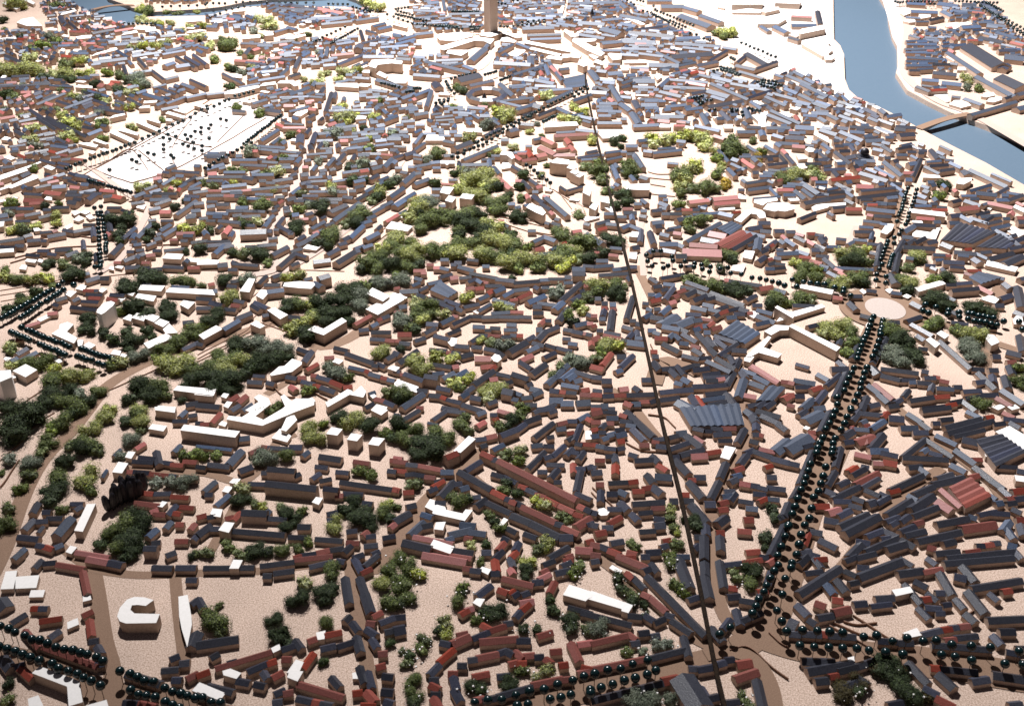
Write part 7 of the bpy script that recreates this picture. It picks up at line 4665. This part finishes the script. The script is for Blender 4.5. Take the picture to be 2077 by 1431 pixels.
# spires
def cone(mb, x, y, r, z0, z1, n=8, r1=0.0):
    mb.add([(x + r * math.cos(i * math.tau / n), y + r * math.sin(i * math.tau / n), z0) for i in range(n)] + ([(x + r1 * math.cos(i * math.tau / n), y + r1 * math.sin(i * math.tau / n), z1) for i in range(n)] if r1 else [(x, y, z1)]),
           [(i, (i + 1) % n, n + (i + 1) % n, n + i) for i in range(n)] + [tuple(range(n, 2 * n))] if r1 else [(i, (i + 1) % n, n) for i in range(n)])
for i, (p, r) in enumerate(spires):
    c = at(*p, 2.8); e = empty("spire_tower", c.x, c.y)
    tag(e, ["dark pointed spire on a wooden tower right of the tall tower", "small dark pointed turret inside the ten-sided ring"][i % 2], "spire")
    mb = MB(); mb.prism([(c.x - .7, c.y - .7), (c.x + .7, c.y - .7), (c.x + .7, c.y + .7), (c.x - .7, c.y + .7)], -.05, 2.2 - i * .8); mb.build("wall", M['wood'], e, (c.x, c.y))
    mb = MB(); cone(mb, c.x, c.y, .85, 2.21 - i * .8, 5.2 - i * 2.2); mb.build("roof", M['black'], e, (c.x, c.y))
# black dome
c = at(1754, 309, 3.0); e = empty("domed_church", c.x, c.y); tag(e, "church with a round black dome near the river quay", "church")
mb = MB(); mb.prism([(c.x - 1.7, c.y - 1.6), (c.x + 1.7, c.y - 1.6), (c.x + 1.7, c.y + 1.6), (c.x - 1.7, c.y + 1.6)], -.05, 1.7)
mb.prism([(c.x - .9 + 0, c.y - 2.9), (c.x + .9, c.y - 2.9), (c.x + .9, c.y - 1.61), (c.x - .9, c.y - 1.61)], -.05, 1.4); mb.build("wall", M['wood'], e, (c.x, c.y))
mb = MB(); mb.prism([(c.x - 1.8, c.y - 1.7), (c.x + 1.8, c.y - 1.7), (c.x + 1.8, c.y + 1.7), (c.x - 1.8, c.y + 1.7)], 1.71, 1.95); cone(mb, c.x, c.y, 1.25, 1.96, 2.4, 12, 1.2); mb.build("roof", M['slate'], e, (c.x, c.y))
def ball_mesh(name, r, m, seg=14, rings=9):
    bm = bmesh.new(); bmesh.ops.create_uvsphere(bm, u_segments=seg, v_segments=rings, radius=r)
    me = bpy.data.meshes.new(name); bm.to_mesh(me); bm.free(); me.materials.append(m)
    for p in me.polygons: p.use_smooth = True
    return me
d_ = bpy.data.objects.new("dome", ball_mesh("dome", 1.15, M['black'], 20, 14)); col.objects.link(d_); d_.parent = e; d_.location = (0, 0, 3.1)
# black cypress grove
cyp = MB()
def cypress_mesh():
    mb = MB(); n = 7; prof = [(0, .06), (.25, .07), (.35, .38), (.9, .52), (1.8, .55), (2.6, .47), (3.1, .30), (3.4, .0)]
    for (z0, r0), (z1, r1) in zip(prof, prof[1:]):
        mb.add([(r0 * math.cos(i * math.tau / n), r0 * math.sin(i * math.tau / n), z0) for i in range(n)] + [(r1 * math.cos(i * math.tau / n), r1 * math.sin(i * math.tau / n), z1) for i in range(n)],
               [(i, (i + 1) % n, n + (i + 1) % n, n + i) for i in range(n)])
    return mb.mesh("cypress", M['black'])
cym = cypress_mesh()
g0, g1 = at(222, 1035), at(290, 1005)
for i in range(16):
    t = i / 15; p = g0.lerp(g1, t) + Vector((0, (i % 2) * 1.3 - .2)) + Vector((random.uniform(-.15, .15), random.uniform(-.15, .15)))
    o = bpy.data.objects.new("cypress_tree", cym); col.objects.link(o); o.location = (p.x, p.y, 0); s = random.uniform(.85, 1.1); o.scale = (s * 1.15, s * 1.15, s * (1.0 + .25 * math.sin(t * 3.1))); o.rotation_euler = (R(random.uniform(-4, 4)), R(random.uniform(2, 9)), random.random() * 6)
    tag(o, "%s black cypress from the left in the dark grove by the white slab" % ["first", "second", "third", "fourth", "fifth", "sixth", "seventh", "eighth", "ninth", "tenth", "eleventh", "twelfth", "thirteenth", "fourteenth", "fifteenth", "last"][i], "cypress", "black cypresses in the dark grove")
# bridges
def bridge(p0, p1, w, rise, lab):
    a, b = at(*p0), at(*p1); d = b - a; L = d.length; d /= L; n = Vector((-d.y, d.x)) * w / 2
    e = empty("arched_bridge", ((a + b) / 2).x, ((a + b) / 2).y); tag(e, lab, "bridge"); og = ((a + b) / 2)
    N = 20; deck, side = MB(), MB()
    for i in range(N):
        t0, t1 = i / N, (i + 1) / N
        z = lambda t: .3 + rise * math.sin(math.pi * t); zu = lambda t: -1.45 + 1.5 * (math.sin(math.pi * min(1, max(0, (t - .04) / .92))) ** .6) + rise * math.sin(math.pi * t)
        p, q = a + d * L * t0, a + d * L * t1
        deck.add([((p - n).x, (p - n).y, z(t0)), ((q - n).x, (q - n).y, z(t1)), ((q + n).x, (q + n).y, z(t1)), ((p + n).x, (p + n).y, z(t0))], [(0, 1, 2, 3)])
        for s in (-1, 1):
            P0, Q0 = p + n * s * .99, q + n * s * .99
            side.add([(P0.x, P0.y, zu(t0)), (Q0.x, Q0.y, zu(t1)), (Q0.x, Q0.y, z(t1) - .01), (P0.x, P0.y, z(t0) - .01)], [(0, 1, 2, 3)])
        pm, qm_, pp, qp = p - n * .99, q - n * .99, p + n * .99, q + n * .99
        side.add([(pm.x, pm.y, zu(t0)), (qm_.x, qm_.y, zu(t1)), (qp.x, qp.y, zu(t1)), (pp.x, pp.y, zu(t0))], [(0, 1, 2, 3)])
    deck.build("deck", M['road'], e, (og.x, og.y)); side.build("arch", M['wood'], e, (og.x, og.y))
bridge((1862, 262), (1968, 232), 2.6, .6, "arched wooden bridge crossing the broad blue river at the right")
bridge((184, 22), (272, 12), 2.4, .8, "small arched bridge over the river in the top left corner")
# long strip over the seam
SEAM = [(1188,150),(1190,180),(1213,290),(1247,430),(1275,540),(1308,690),(1345,860),(1380,1000),(1420,1190),(1447,1330),(1470,1431),(1490,1520)]
g = smooth([at(*p, 1.75) for p in SEAM], 3); mb = MB()
for i, p in enumerate(g):
    a = g[max(0, i - 1)]; b = g[min(len(g) - 1, i + 1)]; d = (b - a).normalized(); nn = Vector((-d.y, d.x))
    for x, z in ((-.27, 1.5), (.27, 1.5), (.27, 1.72), (.16, 1.8), (-.27, 1.74)): mb.v.append((p.x + nn.x * x, p.y + nn.y * x, z))
for i in range(len(g) - 1):
    for k in range(5): mb.f.append((i * 5 + k, i * 5 + (k + 1) % 5, (i + 1) * 5 + (k + 1) % 5, (i + 1) * 5 + k))
tag(mb.build("brown_rod", M['rod']), "long thin brown rod lying over the roofs from top to bottom", "rod")
# ---------------------------------------------------------------- bead trees
bead_me = ball_mesh("crown", .60, M['bead'])
pin_mb = MB(); cone(pin_mb, 0, 0, .05, -.02, 1.0, 6, .05); pin_me = pin_mb.mesh("trunk", M['pin'])
B = []
rr = random.Random(5)
for p, q, n, tl in rows:
    if n >= (3 if 380 < p[1] < 680 else 6): n = round(n * (1.0 if p[1] < 380 else 1.4 if p[1] < 640 else 1.25 if p[1] < 1250 else 1.0))
    hb = 2.3 if (tl[1] > 1000 or tl == (1260, 291)) else (1.5 if p[1] > 380 else 2.0)
    for i in range(n):
        t = i / (n - 1) if n > 1 else 0
        px = (p[0] + (q[0] - p[0]) * t, p[1] + (q[1] - p[1]) * t)
        c = at(px[0], px[1], hb); c += Vector((rr.uniform(-.12, .12), rr.uniform(-.15, .15)))
        B.append((c, hb * rr.uniform(.95, 1.05), px, id(n), (p, q, n), i))
B.sort(key=lambda t: t[0].y)
nearB, farB = B[:300], B[300:]
rowdef = {}
for t in nearB: rowdef.setdefault(t[4], None)
keys = list(rowdef); labs = label_all([("row" , ((k[0][0] + k[1][0]) / 2, (k[0][1] + k[1][1]) / 2)) for k in keys])
for k, l in zip(keys, labs): rowdef[k] = l
NUM = ["first", "second", "third", "fourth", "fifth", "sixth", "seventh", "eighth", "ninth", "tenth", "eleventh", "twelfth"]
for c, h, px, _, rw, i in nearB:
    e = empty("bead_tree", c.x, c.y); rl = rowdef[rw]
    lab = ("lone bead tree, " + rl.replace("row ", "", 1)) if rw[2] == 1 else "%s bead tree in %s" % (NUM[i] if i < 12 else "%dth" % (i + 1), rl)
    tag(e, lab, "bead tree", "green bead trees lining the avenues")
    o = bpy.data.objects.new("crown", bead_me); col.objects.link(o); o.parent = e; s = rr.uniform(.93, 1.06) * (.97 if c.y < 115 else 1.07); o.scale = (s, s, s); o.location = (0, 0, h)
    o = bpy.data.objects.new("trunk", pin_me); col.objects.link(o); o.parent = e; o.scale = (1, 1, h - .4)
mb = MB(); bs = [tuple(v.co) for v in ball_mesh("t", .58, M['bead'], 10, 6).vertices]; bf = [tuple(p.vertices) for p in bpy.data.meshes["t"].polygons]
for c, h, *_ in farB:
    mb.add([(x + c.x, y + c.y, z + h) for x, y, z in bs], bf); cone(mb, c.x, c.y, .05, 0, h, 4, .05)
o = mb.build("distant_bead_trees", M['bead']); o.data.polygons.foreach_set("use_smooth", [True] * len(o.data.polygons))
kind(tag(o, "tiny dark green bead trees lining the distant plaza and boulevards", "bead trees"), "stuff")
# ---------------------------------------------------------------- lichen trees
def leaf_mat(name, c, c2):
    m = mat(name, c, .7, .62, c2, 2.6, 0, .15); return m
LM = {1: leaf_mat("dark_green_lichen", (.026, .040, .018), (.075, .098, .045)), 2: leaf_mat("green_lichen", (.080, .108, .034), (.205, .24, .090)),
      3: leaf_mat("yellow_green_lichen", (.21, .24, .060), (.48, .49, .20)), 4: leaf_mat("grey_green_lichen", (.12, .15, .105), (.24, .26, .19)),
      5: leaf_mat("brown_olive_lichen", (.050, .040, .016), (.10, .085, .040)), 6: leaf_mat("ochre_lichen", (.24, .16, .016), (.40, .28, .04))}
def lichen(kind_, seed, nl, ls):
    rg = random.Random(seed * 31 + kind_); mb = MB(); off = Vector((seed * 7.1, kind_ * 3.3, 0))
    lobes = [(Vector((rg.uniform(-.5, .5), rg.uniform(-.5, .5), rg.uniform(.25, .75))), rg.uniform(.42, .66)) for _ in range(6)]
    for i in range(nl):
        c, r = lobes[i % 6]
        d = Vector((rg.gauss(0, 1), rg.gauss(0, 1), rg.gauss(0, 1) + .25)).normalized()
        rad = r * (.55 + .5 * rg.random() ** .5) * (1 + .25 * noise.noise(d * 2.5 + off))
        p = c + d * rad
        if p.z < .02: p.z = rg.uniform(.02, .2)
        t = Vector((rg.gauss(0, 1), rg.gauss(0, 1), rg.gauss(0, 1))); t = (t - d * t.dot(d) * .55).normalized(); s = t.cross(d)
        s = s.normalized() if s.length > .1 else Vector((1, 0, 0))
        L = ls * rg.uniform(.7, 1.5); wd = ls * rg.uniform(.22, .42); bend = d * L * rg.uniform(-.1, .35)
        mb.add([p - t * L, p - s * wd + bend * .6, p + t * L + bend * .2, p + s * wd + bend * .6], [(0, 1, 2), (0, 2, 3)])
    # solid knobbly body inside the filaments
    bm = bmesh.new(); bmesh.ops.create_icosphere(bm, subdivisions=3 if nl > 400 else 2, radius=1)
    cv = []
    for v in bm.verts:
        d = v.co.normalized(); best = .25
        for c, r in lobes:
            b = d.dot(c - Vector((0, 0, .4))); q = r * r * .36 - ((c - Vector((0, 0, .4))).length_squared - b * b)
            if q > 0: best = max(best, b + math.sqrt(q))
        best *= 1 + .22 * noise.noise(d * 6 + off) + .12 * noise.noise(d * 14 + off)
        p = Vector((0, 0, .4)) + d * best; cv.append((p.x, p.y, max(0, p.z)))
    mb.add(cv, [tuple(v.index for v in f.verts) for f in bm.faces]); bm.free()
    return mb
BU = sorted(bushes, key=lambda t: -(t[2]))
nearU, farU = BU[:300], BU[300:]
lib = {(k, s): lichen(k, s, 2600, .058).mesh("crown", LM[k]) for k in LM for s in range(5)}
def twig_mesh():
    mb = MB(); cone(mb, 0, 0, .09, -.02, .5, 5, .05); return mb.mesh("trunk", M['pin'])
twm = twig_mesh()
CN = {1: "dark green", 2: "mid green", 3: "yellow-green", 4: "grey-green", 5: "brown-olive", 6: "ochre"}
labs = label_all([("%s %s lichen tree" % ("large" if r > 20 else "small" if r < 15 else "bushy", CN[k]), p) for k, p, r in nearU])
ru = random.Random(11)
for (k, p, r), lab in zip(nearU, labs):
    sc_ = (p[1] + 550) * .863 / 100; rad = r / sc_ * 1.16
    h = rad * .5; c = at(p[0], p[1], h)
    e = empty("lichen_tree", c.x, c.y); tag(e, lab, "lichen tree", "lichen trees of the city model")
    o = bpy.data.objects.new("crown", lib[(k, ru.randrange(5))]); col.objects.link(o); o.parent = e
    o.scale = (rad * ru.uniform(.95, 1.12), rad * ru.uniform(.9, 1.15), rad * ru.uniform(.7, .95)); o.rotation_euler = (0, 0, ru.random() * 6.28)
    o = bpy.data.objects.new("trunk", twm); col.objects.link(o); o.parent = e; o.scale = (rad, rad, rad)
far = {k: [lichen(k, 20 + s, 420, .11) for s in range(2)] for k in LM}
vv, ff, mi = [], [], []
for k, p, r in farU:
    sc_ = (p[1] + 550) * .863 / 100; rad = r / sc_ * 1.12; c = at(p[0], p[1], rad * .5); src = far[k][ru.randrange(2)]
    a = ru.random() * 6.28; ca, sa = math.cos(a), math.sin(a); o_ = len(vv)
    sz = rad * ru.uniform(.8, 1.0)
    vv += [(c.x + (x * ca - y * sa) * rad, c.y + (x * sa + y * ca) * rad, z * sz) for x, y, z in src.v]
    ff += [tuple(i + o_ for i in q) for q in src.f]; mi += [k - 1] * len(src.f)
me = bpy.data.meshes.new("distant_lichen"); [me.materials.append(LM[k]) for k in range(1, 7)]
me.from_pydata(vv, [], ff); me.polygons.foreach_set("material_index", mi); me.update()
o = bpy.data.objects.new("distant_lichen", me); col.objects.link(o)
kind(tag(o, "small lichen bushes dotted through the farther quarters", "lichen bushes"), "stuff")
# white crumbs caught in the front bushes
mb = MB()
for k, p, r in bushes:
    if p[1] > 1120 and 780 < p[0] < 1560 or p[1] > 1330:
        for _ in range(ru.choice((0, 2, 4, 7))):
            c = at(p[0] + ru.gauss(0, r * .7), p[1] + ru.gauss(0, r * .5), 1.0); s = ru.choice((.05, .06, .08, .14)); z = ru.uniform(.5, 1.5)
            q = [(c.x + s * math.cos(a), c.y + s * math.sin(a)) for a in (0, 1.4, 2.9, 4.4)]
            mb.prism(q, z, z + s * 1.4)
kind(tag(mb.build("white_crumbs", M['white']), "white crumbs of debris caught in the front lichen trees", "crumbs"), "stuff")
print("houses", len(H), "white", len(W), "beads", len(B), "bushes", len(BU))
